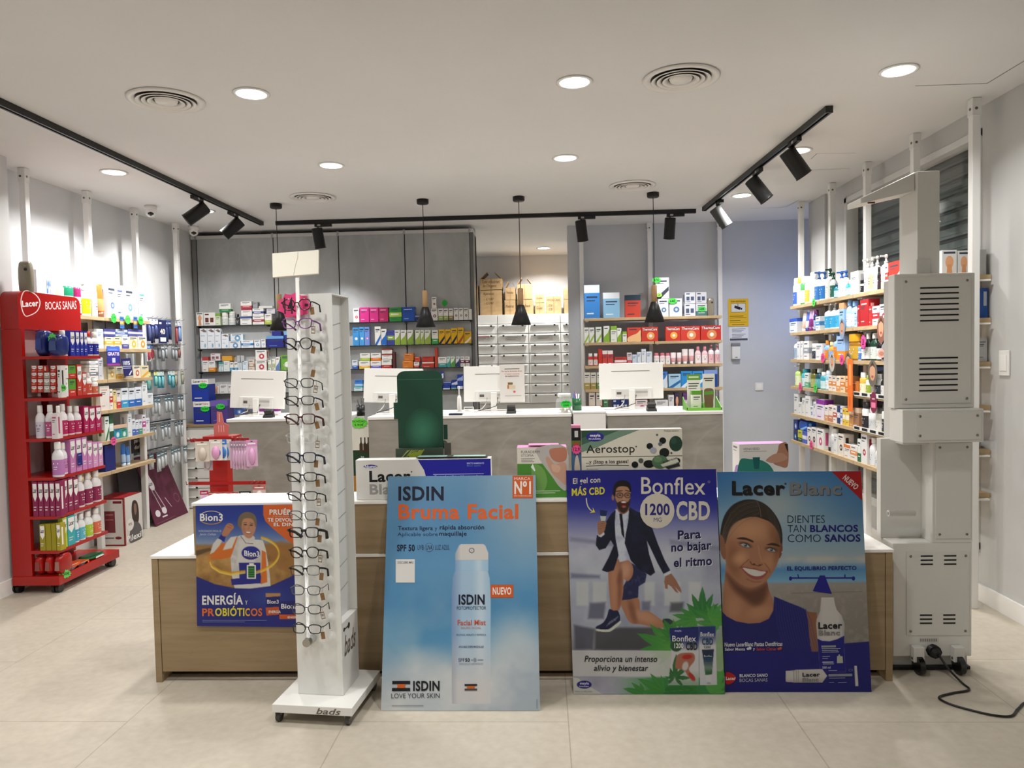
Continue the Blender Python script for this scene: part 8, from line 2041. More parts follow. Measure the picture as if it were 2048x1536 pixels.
S = [('t', 'ISDIN', 797, 974, 888, 1005, DK, {'b': 0.045}), ('t', 'Bruma Facial', 797, 1012, 1037, 1044, OR, {'b': 0.035}),
 ('t', 'Textura ligera', 796, 1058, 866, 1069, DK, {'b': 0.015}), ('t', 'y', 870, 1061, 875, 1069, '2c3a55'), ('t', 'rápida absorción', 880, 1056, 969, 1068, DK, {'b': 0.015}),
 ('t', 'Aplicable sobre', 795, 1071, 876, 1081, '26365a'), ('t', 'maquillaje', 879, 1069, 934, 1081, DK, {'b': 0.015}),
 ('t', 'SPF 50', 794, 1096, 830, 1110, DK, {'b': 0.03}), ('t', 'UVB', 835, 1097, 848, 1107, '2f4468'), ('o', 859, 1102, 8.6, 8.8, '2b3f66'), ('o', 859, 1102, 8.0, 8.2, '6396bf'), ('t', 'UVA', 853, 1097.5, 865.5, 1107, DK, {'b': 0.02}), ('t', 'LUZ AZUL', 871, 1097, 900, 1107, '2f4468'),
 ('r', 791.5, 1126, 830, 1173, 'e9e7e2'), ('t', 'DESCUBRE MÁS', 795.5, 1129, 827, 1135, '1b1c22', {'b': 0.01}),
 ('r', 1025.5, 951.5, 1066, 999.5, 'd85f22'), ('t', 'MARCA', 1029, 955, 1061, 961, 'f3e9e2'), ('t', 'Nº1', 1029, 963, 1062, 991, 'f5eee8', {'b': 0.05}), ('t', 'EN FARMACIAS', 1029, 993, 1063, 996.5, 'f0d8c8'),
 ('r', 982, 1178, 1027, 1203.5, 'd65c22'), ('t', 'NUEVO', 986, 1183, 1023, 1198, 'f6efe9', {'b': 0.04}),
 ('t', 'ISDIN', 918, 1197, 970, 1217.5, DK, {'b': 0.035}), ('t', 'FOTOPROTECTOR', 914.5, 1220.5, 973, 1227, '1f3358'), ('t', 'Facial Mist', 916, 1247, 972, 1257.5, 'd4562e', {'b': 0.01}), ('t', 'BRUMA FACIAL', 923, 1260.5, 963, 1264.5, 'c88a78'),
 ('t', 'PROTEGE, HIDRATA Y REFRESCA', 913.5, 1274.5, 973, 1278.5, '2c3f68'), ('t', 'APLICABLE SOBRE MAQUILLAJE', 918, 1297, 968, 1302, '2c3f68', {'b': 0.01}), ('t', 'SPF', 917.5, 1321, 930, 1327.5, '3a4a66'), ('t', '50', 931, 1321, 940.5, 1327.5, DK, {'b': 0.02}), ('o', 950.5, 1324, 3.4, 3.4, '8a98a8'), ('r', 943, 1323.3, 946, 1324.7, '7a8898'), ('r', 956, 1323.3, 967, 1324.7, '7a8898'), ('t', 'PROTECCIÓN ALTA / HIGH PROTECTION', 919, 1329, 967, 1333, '7a8694'),
 ('r', 930, 1369.5, 955, 1373, '1b1a20'), ('p', [(934, 1373), (951, 1373), (949, 1375.5), (951, 1378), (934, 1378), (936, 1375.5)], 'd0672a'), ('r', 930, 1378, 955, 1381.5, '4a4648'),
 ('r', 785, 1363, 821, 1368.8, '17161c'), ('p', [(794, 1368.8), (812, 1368.8), (810, 1372.5), (812, 1376), (794, 1376), (796, 1372.5)], 'dc6426'), ('r', 784.5, 1376, 821, 1381.8, '17161c'), ('t', 'ISDIN', 827, 1363, 880, 1382, '17161c', {'b': 0.04}), ('t', 'LOVE YOUR SKIN', 783, 1386, 880, 1395, '2c2e36', {'b': -0.004}), ('r', 784, 1408.5, 848, 1409.5, '7d8890'), ('r', 1073.6, 1398, 1074.6, 1416, '6f7c86')]
make_poster('tall blue sky poster with spray can, standing on the floor beside the eyeglass display', Q, lean_quad(Q, 3.02, 3.285, UZ), 0.006, A, S, 'b9c4ca', 0.85)
# --- 2: blue CBD gel poster
Q = [(1132, 941), (1432, 938), (1449, 1384), (1147, 1385)]
A = Art(Q, 250, 370)
A.vgrad([(938, '1d1f82'), (985, '1f2190'), (1018, '3a3f9e'), (1048, '7f83b8'), (1075, 'a9abc6'), (1110, 'b9bccb'), (1160, 'b4bac8'), (1230, 'aab0c0'), (1270, '9a9eac'), (1300, '7d7f88'), (1340, 'a8a8b2'), (1385, 'b4b4c4')])
nz = A.noise(60, 5)
A.blend(np.clip((nz-0.5)*4, 0, 1)*np.clip((A.Y-1040)/40, 0, 1), 'd3d6de', 0.5)
A.blend(np.clip((0.45-nz)*4, 0, 1)*np.clip((A.Y-1060)/40, 0, 1), '7d8098', 0.4)
for x, w in ((1165, 12), (1200, 14), (1300, 10), (1345, 16), (1390, 12)):
 A.poly([(x-w, 1165), (x+w, 1165), (x+w, 1212), (x-w, 1212)], 'd8d8cf', 3, 0.55, sm=False)
for pts, c in (([(1180, 1207), (1212, 1205), (1208, 1238), (1176, 1238)], '5a5a70'), ([(1342, 1206), (1368, 1205), (1366, 1224), (1340, 1224)], '4a4c54'), ([(1285, 1204), (1302, 1203), (1300, 1222), (1284, 1222)], '6a6c84'), ([(1148, 1250), (1190, 1258), (1186, 1298), (1150, 1298)], '4a4a56'), ([(1190, 1262), (1240, 1255), (1320, 1255), (1330, 1299), (1190, 1299)], '3c3a3e'), ([(1140, 1075), (1260, 1090), (1258, 1097), (1140, 1084)], '8a8ca4'), ([(1340, 1080), (1440, 1095), (1440, 1103), (1340, 1090)], '8a8ca4'), ([(1142, 1148), (1200, 1152), (1200, 1158), (1142, 1158)], '6a7088')):
 A.poly(pts, c, 4, 0.8, sm=False)
SK, SKD, SKL = 'b07a5c', '855440', 'd2a182'
A.poly([(1242, 1200), (1276, 1196), (1282, 1222), (1296, 1222), (1318, 1236), (1334, 1250), (1318, 1256), (1284, 1249), (1262, 1246), (1250, 1228)], SK, 0.8)
lm = A.last.copy()
A.ell(1292, 1234, 26, 9, SKL, 0.6, 0.6, 0.35, lm); A.ell(1266, 1225, 6, 24, '6f4432', 0.8, 0.6, -0.25, lm)
A.poly([(1326, 1240), (1340, 1238), (1352, 1250), (1344, 1258), (1332, 1254)], '1c2044', 0.6)
A.poly([(1255, 1122), (1280, 1138), (1294, 1150), (1291, 1166), (1278, 1174), (1277, 1196), (1258, 1200), (1240, 1202), (1244, 1180), (1255, 1160), (1264, 1145)], '23284e', 0.7, sm=False)
A.blend(A.last*np.clip((A.noise(8, 9)-0.5)*5, 0, 1), '4a5078', 0.5)
A.poly([(1217, 1133), (1226, 1123), (1244, 1120), (1260, 1124), (1267, 1138), (1265, 1154), (1256, 1164), (1248, 1160), (1247, 1186), (1239, 1220), (1224, 1222), (1219, 1185)], SK, 0.7)
lm = A.last.copy()
A.ell(1250, 1142, 11, 15, SKL, 0.6, 0.8, 0.2, lm); A.ell(1240, 1176, 4.5, 40, SKD, 0.7, 0.7, 0.03, lm); A.ell(1229, 1170, 6, 46, 'c58e6e', 0.7, 0.6, 0, lm); A.ell(1240, 1156, 5, 14, SKD, 0.7, 0.7, 0.2, lm)
A.poly([(1219, 1219), (1228, 1222), (1237, 1223), (1241, 1240), (1232, 1252), (1217, 1263), (1197, 1260), (1192, 1254), (1206, 1246), (1214, 1234)], '1a1f42', 0.6)
A.poly([(1241, 1242), (1242, 1246), (1230, 1257), (1217, 1264), (1196, 1262), (1194, 1258), (1216, 1259), (1230, 1250)], 'd3d8c8', 0.5)
for k in range(5):
 A.line([(1214+4*k, 1252-2.5*k), (1221+4*k, 1243-2.5*k)], 0.9, 'b8c0cc', 0.4, 0.8)
A.poly([(1231, 1020), (1259, 1014), (1262, 1050), (1254, 1085), (1262, 1120), (1240, 1126), (1234, 1100), (1230, 1060)], 'cfd4e2', 0.7, sm=False)
A.blend(A.last*np.clip((A.noise(14, 4)-0.5)*5, 0, 1), '9aa2bc', 0.5)
A.poly([(1239, 1029), (1245, 1027), (1248, 1060), (1250, 1080), (1244, 1070)], '10121e', 0.6, sm=False)
J = '15182f'
A.poly([(1259, 1015), (1272, 1023), (1288, 1030), (1300, 1042), (1306, 1060), (1316, 1088), (1330, 1122), (1341, 1142), (1328, 1150), (1316, 1128), (1300, 1094), (1294, 1082), (1299, 1110), (1311, 1146), (1302, 1153), (1278, 1140), (1262, 1122), (1250, 1088), (1252, 1070), (1257, 1045)], J, 0.7, sm=False)
A.blend(A.last*np.clip((A.noise(20, 8)-0.52)*5, 0, 1), '262b4c', 0.6)
A.poly([(1232, 1021), (1222, 1030), (1212, 1046), (1208, 1066), (1203, 1072), (1194, 1072), (1192, 1092), (1199, 1102), (1212, 1098), (1222, 1082), (1228, 1092), (1218, 1116), (1204, 1142), (1215, 1146), (1228, 1142), (1238, 1112), (1232, 1080), (1230, 1050)], J, 0.7, sm=False)
A.poly([(1197, 1066), (1207, 1062), (1210, 1070), (1203, 1076), (1197, 1074)], 'd5d8e2', 0.5, sm=False)
A.poly([(1328, 1149), (1341, 1143), (1343, 1148), (1330, 1154)], 'd5d8e2', 0.4, sm=False)
A.poly([(1331, 1154), (1343, 1148), (1352, 1160), (1362, 1178), (1364, 1187), (1358, 1183), (1350, 1174), (1358, 1187), (1352, 1185), (1343, 1174), (1336, 1170), (1336, 1179), (1331, 1178), (1329, 1164)], 'a0705a', 0.5, sm=False)
A.poly([(1196, 1046), (1206, 1042), (1213, 1046), (1212, 1054), (1209, 1064), (1199, 1072), (1196, 1060)], 'a5745a', 0.5)
for k in range(3):
 A.line([(1197, 1050+4.5*k), (1210, 1048+4.5*k)], 0.7, '6f4636', 0.4, 0.8)
A.poly([(1200, 1021), (1215, 1023), (1211, 1045), (1202, 1043)], '1d2a5a', 0.4, sm=False)
A.poly([(1201, 1033), (1213, 1034), (1211, 1044), (1202, 1043)], 'c9d2c8', 0.5, sm=False)
A.poly([(1236, 1012), (1256, 1010), (1258, 1022), (1246, 1030), (1236, 1022)], '8f6049', 0.6)
A.poly([(1230, 985), (1233, 972), (1246, 966), (1258, 970), (1262, 984), (1261, 1000), (1257, 1014), (1248, 1025), (1238, 1018), (1232, 1003)], 'b58568', 0.7)
hm_ = A.last.copy()
A.ell(1226.5, 996, 2.6, 6, 'a5745a', 0.3)
A.poly([(1231, 998), (1235, 1006), (1240, 1004), (1248, 1002), (1256, 1005), (1261, 998), (1259, 1014), (1249, 1027), (1238, 1020)], '2a1d18', 0.9, 0.92)
A.ell(1248, 1010, 6.6, 7.2, '5a1a18', 0.2); A.ell(1248, 1005.2, 5.4, 1.8, 'e8e2da', 0.3); A.ell(1248.5, 1014.5, 4, 2.4, 'b0605a', 0.4)
A.poly([(1227, 990), (1228, 974), (1236, 963), (1250, 961), (1260, 967), (1263, 978), (1261, 984), (1256, 975), (1244, 973), (1235, 976), (1232, 984), (1231, 994)], '14100f', 0.8)
A.ell(1249, 998, 3, 4, 'c8987a', 0.6, 0.7)
for cx in (1240.5, 1256):
 A.ell(cx, 991.5, 6.8, 5.6, '141316', 0.12, 0.95); A.ell(cx, 991.6, 5.5, 4.3, 'a67c62', 0.15); A.ell(cx, 991.3, 2.6, 1.1, '2a1a14', 0.4)
A.line([(1233, 983.5), (1245, 982)], 1.6, '1c1411', 0.5); A.line([(1252, 981.5), (1262, 984)], 1.6, '1c1411', 0.5)
lo = np.clip((A.Y-1200)/10, 0, 1)
for cx, cy, L, an, c in ((1405, 1236, 62, -1.57, '2f7a3a'), (1440, 1250, 60, -2.6, '3a8a3e'), (1392, 1238, 56, 2.9, '38863c'), (1420, 1240, 50, -0.5, '4a9a44'), (1346, 1296, 78, -2.75, '3f8f3c'), (1352, 1280, 50, -2.1, '2f7a36'), (1395, 1372, 85, 3.0, '2c7434'), (1350, 1378, 60, -0.4, '43903e'), (1440, 1340, 70, 1.6, '4b9a48')):
 if cy > 1365:
  continue
 leaf(A, cx, cy, L, an, c)
A.blend(np.clip((A.X-1290)/60, 0, 1)*np.clip((A.Y-1210)/50, 0, 1)*np.clip((nz-0.4)*4, 0, 1), '7ab84a', 0.45)
A.poly([(1130, 1299.5), (1345, 1300), (1345, 1350), (1130, 1350)], 'd6d6d2', 0.6, 0.80, sm=False)
A.blend(np.clip((A.X-1225)/80, 0, 1)*np.clip((A.Y-1351)/3, 0, 1), '4a9650', 0.9)
A.blend(np.clip((A.X-1290)/40, 0, 1)*np.clip((A.Y-1351)/3, 0, 1), '2f7f40', 0.7)
for cx, cy, L, an, c in ((1395, 1374, 90, 3.05, '2f7a36'), (1330, 1380, 60, -2.7, '3f8f3c'), (1420, 1382, 60, -1.0, '56a548'), (1290, 1384, 45, -2.9, '3c8a3a')):
 leaf(A, cx, cy, L, an, c, 5, 1.8)
A.poly([(1146, 1352), (1156, 1354), (1172, 1366), (1190, 1376), (1206, 1385), (1146, 1386)], 'd2d0ca', 0.8, sm=False)
A.poly([(1339, 1256), (1398, 1252.5), (1398, 1367), (1336, 1367), (1344, 1310)], 'd5d4d4', 0.7, sm=False)
pm_ = A.last.copy()
A.blend(pm_*np.clip((1300-A.Y)/22, 0, 1), '252f72', 1.0); A.blend(pm_*np.clip((A.Y-1338)/25, 0, 1), '8aa88a', 0.7)
leaf(A, 1350, 1352, 46, -1.5, '2c6a34', 7, 4.6, pm_)
A.ell(1353, 1290, 12, 12, '2f5a3a', 0.08)
A.poly([(1356, 1308), (1372, 1304), (1388, 1306), (1389, 1320), (1378, 1336), (1390, 1352), (1388, 1360), (1378, 1352), (1368, 1338), (1352, 1334), (1352, 1322)], 'b07058', 0.7)
A.ell(1375, 1312, 10, 4.5, 'c02a24', 0.3, 0.95, -0.1); A.ell(1384, 1350, 4, 9, 'c02a24', 0.3, 0.9, -0.7); A.ell(1371, 1330, 6, 9, 'd5d4d4', 0.3, 0.9, 0.3)
A.poly([(1398, 1252.5), (1431, 1252), (1434, 1366), (1400, 1367)], 'd3d3d6', 0.6, sm=False)
pm_ = A.last.copy()
A.blend(pm_*np.clip((1290-A.Y)/26, 0, 1), '2a3a78', 1.0)
A.poly([(1404, 1298), (1428, 1297), (1424, 1346), (1411, 1347)], '24344e', 0.6, sm=False); A.blend(A.last*np.clip((A.Y-1312)/20, 0, 1), 'a8c0a0', 0.6); A.blend(A.last*np.clip((A.Y-1334)/8, 0, 1), '2f6a3a', 0.9)
A.poly([(1411, 1347), (1424, 1347), (1422, 1358), (1413, 1358)], 'dcdcd8', 0.5, sm=False)
CR = 'e6dfd0'
S = [('t', 'El gel con', 1146, 957, 1201, 972, CR, {'b': 0.02, 'slope': -0.06}), ('t', 'MÁS CBD', 1143.5, 974, 1210, 993, 'e8dc3c', {'b': 0.035, 'slope': -0.05}),
 ('l', [(1173, 997), (1173.5, 1006), (1176, 1014), (1180, 1020), (1184, 1023)], 2.2, 'e2dccb'), ('p', [(1180, 1027), (1191, 1026), (1186, 1016), (1186.5, 1022)], 'e8dc3c'),
 ('t', 'Bonflex', 1283, 954, 1411, 989, 'e3dccd', {'b': 0.006, 'slope': 0.012}), ('o', 1418, 964, 2.4, 2.4, 'bdb8b2'), ('o', 1418, 964, 1.8, 1.8, '20228c'),
 ('o', 1315, 1023, 34.5, 35.5, 'ddd5c6'), ('t', '1200', 1291, 1008, 1340, 1032, '26247c', {'b': 0.03}), ('t', 'MG', 1308, 1036.5, 1324, 1045, '4a4880'), ('t', 'CBD', 1353, 1003, 1420, 1042, 'e0d9ca', {'b': 0.06}),
 ('t', 'Para', 1357.5, 1063.5, 1403.5, 1082.5, 'e6e6ec', {'b': 0.07, 'slope': -0.06}), ('t', 'no bajar', 1344.5, 1088, 1424.5, 1112.5, 'e6e6ec', {'b': 0.07, 'slope': -0.06}), ('t', 'el ritmo', 1349.5, 1118.5, 1425.5, 1137.5, 'e6e6ec', {'b': 0.07, 'slope': -0.06}),
 ('t', 'Para', 1356, 1062.5, 1402, 1081, '17164e', {'b': 0.03, 'slope': -0.06}), ('t', 'no bajar', 1343, 1087, 1423, 1111, '17164e', {'b': 0.03, 'slope': -0.06}), ('t', 'el ritmo', 1348, 1117.5, 1424, 1136, '17164e', {'b': 0.03, 'slope': -0.06}),
 ('t', 'Proporciona un intenso', 1169, 1310, 1315, 1326, '1d1d24', {'b': 0.015, 'sh': 0.2}), ('t', 'alivio y bienestar', 1188, 1328, 1297, 1343, '1d1d24', {'b': 0.015, 'sh': 0.2}),
 ('o', 1168.5, 1366, 15, 7.6, '25247a'), ('t', 'mayla', 1160, 1361, 1178, 1367.5, 'dcdae8', {'b': 0.03}), ('t', 'PHARMA', 1158.5, 1368.5, 1178, 1371, 'dcdae8', {'b': 0.02}), ('t', 'PARA LA BELLEZA', 1150, 1378, 1184, 1380.5, '8f8d88'),
 ('o', 1356.5, 1262, 10.5, 4, '34348a'), ('t', 'mayla', 1350, 1259.5, 1363, 1263.5, 'dcdae8', {'b': 0.02}), ('t', 'Bonflex', 1345, 1270.5, 1392, 1282, 'e8e6ea', {'b': 0.01}), ('t', '1200', 1349, 1285, 1367, 1295, 'eeeeea', {'b': 0.03}), ('t', 'CBD', 1372, 1284, 1395, 1298.5, '1d2a26', {'b': 0.05}),
 ('t', 'Bonflex', 1401, 1263.5, 1428, 1272, 'e4e4ea', {'b': 0.01}), ('t', 'CBD', 1404, 1275, 1426, 1288.5, '22486a', {'b': 0.04}), ('t', '1200', 1408, 1290.5, 1421, 1295, '3a3c44', {'b': 0.01}), ('t', 'Bonflex', 1408, 1308, 1424, 1312, 'c0c8d4'), ('t', 'CBD', 1410, 1313.5, 1422, 1319.5, '2a5a8a', {'b': 0.03}), ('t', 'GEL', 1414, 1361, 1422, 1364.5, '6a6c70')]
make_poster('dark blue poster of a bearded man in jacket and shorts lifting a tube', Q, lean_quad(Q, 3.17, 3.285, UZ), 0.006, A, S, '9a9ab0', 0.7)
# --- 3: smiling woman poster
Q = [(1434, 944), (1722, 942), (1743, 1385), (1451, 1380)]
A = Art(Q, 280, 420)
A.vgrad([(942, '3f7cb4'), (990, '5f90b8'), (1040, '86a9bf'), (1090, '93b0c2'), (1120, 'a4b4ba'), (1130, '7fa6c4'), (1142, '5b93c0'), (1164, '7fb2d2'), (1170, 'a09a90'), (1200, '968f86'), (1260, '8c867d'), (1300, '847f77'), (1385, '1c1d6c')])
A.blend(np.exp(-((A.X-1555)/60)**2-((A.Y-1010)/45)**2), 'b9bcb4', 0.7)
A.blend(np.clip((A.X-1640)/80, 0, 1)*np.clip((1090-A.Y)/60, 0, 1), '3f74ac', 0.55)
A.blend(np.clip((1490-A.X)/60, 0, 1)*np.clip((1020-A.Y)/50, 0, 1), '2f69a8', 0.5)
A.blend(np.exp(-((A.Y-1122)/9)**2)*np.clip((A.noise(50, 2)-0.35)*3, 0, 1), 'd0c9bc', 0.7)
A.blend(np.clip((A.Y-1170)/5, 0, 1)*np.clip((A.noise(9, 6)-0.5)*4, 0, 1), 'a9a298', 0.5)
A.blend(np.clip((A.Y-(1302-0.06*(A.X-1450)*1.0+0.0))/2, 0, 1), '1c1c74', 1.0)
A.line([(1584, 1188), (1725, 1186)], 1.2, '6b655d', 0.5, 0.7)
S1, S2, S3 = 'a87658', '74482f', 'd09a74'
A.poly([(1612, 1224), (1634, 1227), (1640, 1304), (1624, 1304), (1616, 1260)], '8f5f44', 0.8, sm=False)
A.poly([(1453, 1120), (1532, 1150), (1538, 1180), (1546, 1200), (1551, 1232), (1520, 1252), (1490, 1252), (1462, 1240), (1445, 1226), (1447, 1180)], S1, 0.8, sm=False)
nm = A.last.copy()
A.poly([(1453, 1148), (1480, 1172), (1505, 1180), (1536, 1168), (1530, 1200), (1510, 1212), (1486, 1196), (1465, 1176)], '5f3a2c', 9, 0.9, clip=nm)
A.ell(1520, 1225, 22, 10, S3, 0.9, 0.5, -0.2, nm); A.ell(1468, 1215, 14, 18, S3, 0.9, 0.4, 0, nm)
A.poly([(1440, 1218), (1453, 1232), (1472, 1242), (1497, 1247), (1520, 1246), (1538, 1238), (1547, 1222), (1549, 1194), (1575, 1205), (1600, 1215), (1612, 1221), (1616, 1240), (1622, 1300), (1640, 1340), (1440, 1345)], '1c1e6a', 0.8, sm=False)
sm_ = A.last.copy()
for k in range(14):
 x = 1552+4.6*k
 A.line([(x, 1198+1.6*k), (x+2+0.6*k, 1240), (x+10+0.6*k, 1276), (x+22+0.3*k, 1306)], 1.1, '3a4090', 0.5, 0.68)
A.blend(sm_*np.clip((A.Y-1285)/25, 0, 1), '1c1c74', 1.0)
A.poly([(1440, 1080), (1446, 1040), (1462, 1014), (1484, 1002), (1508, 1000), (1532, 1010), (1552, 1032), (1564, 1060), (1565, 1092), (1560, 1082), (1540, 1050), (1500, 1040), (1470, 1050), (1455, 1078), (1449, 1092)], '2f2822', 0.9)
hr = A.last.copy()
A.poly([(1453, 1082), (1461, 1056), (1474, 1042), (1492, 1036), (1516, 1035), (1536, 1042), (1551, 1056), (1561, 1076), (1564, 1096), (1559, 1118), (1549, 1142), (1534, 1162), (1516, 1173), (1499, 1175), (1481, 1168), (1464, 1152), (1453, 1128), (1449, 1104)], S1, 0.9)
fm = A.last.copy()
A.ell(1500, 1062, 36, 18, 'cc9872', 0.9, 0.8, 0.05, fm); A.ell(1552, 1075, 12, 26, S2, 0.9, 0.5, -0.3, fm); A.ell(1468, 1122, 12, 26, S2, 0.9, 0.5, -0.1, fm)
A.ell(1480, 1118, 14, 11, 'dca37c', 0.9, 0.75, -0.4, fm); A.ell(1538, 1126, 13, 12, 'c48c68', 0.9, 0.6, 0.5, fm)
A.ell(1512, 1168, 18, 7, 'b07e62', 0.9, 0.5, -0.15, fm); A.ell(1557, 1090, 6, 34, S2, 0.9, 0.5, 0.15, fm)
A.poly([(1440, 1082), (1446, 1040), (1462, 1014), (1486, 1001), (1510, 1001), (1534, 1012), (1553, 1034), (1564, 1062), (1563, 1090), (1557, 1066), (1544, 1047), (1524, 1038), (1508, 1034), (1488, 1038), (1470, 1047), (1459, 1062), (1452, 1082), (1448, 1094)], '2c2520', 1.0)
hr = A.last.copy()
for k in range(12):
 A.line([(1514+0.5*k, 1003+2.5*k), (1497+0.8*k, 1004+2.9*k), (1478+0.9*k, 1011+3.0*k), (1461+0.9*k, 1027+2.9*k), (1449+0.7*k, 1052+2.2*k), (1442+0.6*k, 1080+0.7*k)], 0.9, ('8a7862', 'a08c72', '6a5b4c')[k % 3], 0.5, 0.5)
 A.line([(1518+0.4*k, 1004+2.5*k), (1532+0.5*k, 1011+2.5*k), (1547+0.2*k, 1027+2.4*k), (1557-0.2*k, 1048+2.2*k), (1563-0.4*k, 1074+1.4*k)], 0.8, ('5a4e42', '7a6a5a')[k % 2], 0.5, 0.4)
A.line([(1515, 1003), (1520, 1018), (1523, 1036)], 1.2, '8f7260', 0.5, 0.8)
A.poly([(1438, 1074), (1444, 1072), (1450, 1086), (1452, 1112), (1449, 1120), (1442, 1108)], '90624a', 0.7); A.poly([(1561, 1092), (1566, 1094), (1564, 1110), (1559, 1118)], '7a4c38', 0.6)
A.ell(1564.5, 1106, 1.5, 1.5, 'b8b8b8', 0.3); A.line([(1559, 1127), (1562, 1132), (1559, 1136), (1556, 1134)], 0.8, 'b8b4ae', 0.4)
A.poly([(1473, 1078), (1484, 1075.5), (1495, 1077.5), (1507, 1083), (1506, 1086), (1494, 1081.5), (1483, 1080)], '3a261c', 0.7); A.poly([(1533, 1091), (1545, 1087.5), (1556, 1090), (1561, 1095), (1554, 1093.5), (1544, 1092)], '33211a', 0.7)
for cx, cy, w, an in ((1491, 1091.5, 10.5, 0.30), (1543, 1101, 9.5, 0.20)):
 A.ell(cx, cy-0.8, w+2, 4.8, '4c3026', 0.5, 0.8, an); A.ell(cx, cy, w, 3.3, 'b9b4ae', 0.3, 1, an); A.ell(cx+0.5, cy, 3.5, 3.3, '4a6a7c', 0.25); A.ell(cx+0.5, cy, 1.6, 1.7, '12161a', 0.3); A.ell(cx-0.5, cy-1.2, 0.8, 0.8, 'eeeeee', 0.4)
 c, n = math.cos(an), math.sin(an)
 A.line([(cx-w*c, cy-w*n), (cx-w*0.3*c+3.4*n, cy-w*0.3*n-3.8), (cx+w*0.4*c+3*n, cy+w*0.4*n-3.4), (cx+w*c, cy+w*n)], 1.5, '1a1210', 0.5, 0.95)
A.poly([(1511, 1090), (1517, 1095), (1519, 1115), (1526, 1126), (1520, 1132), (1508, 1131), (1503, 1125), (1510, 1115)], 'a9775a', 1.6, 0.8, clip=fm)
A.line([(1517, 1092), (1520, 1112), (1524, 1124)], 1.6, 'c99878', 1.0, 0.6)
A.line([(1501, 1124), (1504, 1130), (1512, 1131.5), (1518, 1133), (1525, 1130)], 1.6, '5c3628', 0.7, 0.85); A.ell(1508.5, 1129.5, 2.2, 1.2, '3a1e16', 0.5); A.ell(1520, 1131.5, 2, 1.2, '3a1e16', 0.5)
A.line([(1498, 1120), (1486, 1130), (1480, 1137)], 1.6, '6a402e', 1.2, 0.7); A.line([(1530, 1128), (1538, 1138), (1541, 1146)], 1.6, '6a402e', 1.2, 0.6)
A.poly([(1482, 1135), (1492, 1134.5), (1503, 1137.5), (1510, 1137), (1517, 1140), (1528, 1143), (1537, 1143), (1531, 1153), (1520, 1159.5), (1508, 1159), (1496, 1152), (1488, 1144)], '9a5248', 0.8)
A.poly([(1486, 1137), (1498, 1138.5), (1510, 1140.5), (1522, 1143.5), (1532, 1145), (1526, 1151), (1517, 1153.5), (1507, 1152.5), (1496, 1147)], 'd9d4cc', 0.6)
for k in range(8):
 x = 1491+5.2*k; y = 1138+0.95*k
 A.line([(x, y), (x+0.5, y+7.5-abs(k-3.5)*0.7)], 0.5, 'a59d94', 0.4, 0.55)
A.line([(1494, 1159), (1508, 1165), (1522, 1165)], 1.4, '6a4030', 1.2, 0.5)
A.poly([(1643, 1197), (1668, 1197), (1671, 1213), (1674, 1222), (1684, 1234), (1689, 1250), (1689, 1310), (1692, 1345), (1641, 1345), (1633, 1250), (1634, 1240), (1641, 1224)], 'd2cdc9', 0.7, sm=False)
bm = A.last.copy()
A.blend(bm*np.clip((A.X-1676)/12, 0, 1), 'a9a4a4', 0.7); A.blend(bm*np.clip((1646-A.X)/10, 0, 1), 'b4afae', 0.6)
A.poly([(1630, 1276), (1645, 1283), (1660, 1284), (1675, 1280), (1692, 1272), (1694, 1346), (1636, 1346)], '1c1c80', 0.6, sm=False, clip=bm)
A.poly([(1572, 1341), (1590, 1340), (1592, 1339), (1645, 1338.5), (1655, 1352), (1645, 1365), (1592, 1364), (1572, 1362)], 'd3cec8', 0.6, sm=False)
A.blend(A.last*np.clip((1350-A.Y)/10, 0, 1)*0+A.last*np.clip((A.Y-1354)/8, 0, 1), 'a9a49e', 0.6)
for x in (1588, 1593, 1597):
 A.line([(x, 1340), (x+0.5, 1364)], 1.4, '8f8b88', 0.4, 0.8)
A.poly([(1709, 1333), (1714, 1333), (1717, 1373), (1711, 1373)], 'd6d2cc', 0.5, sm=False)
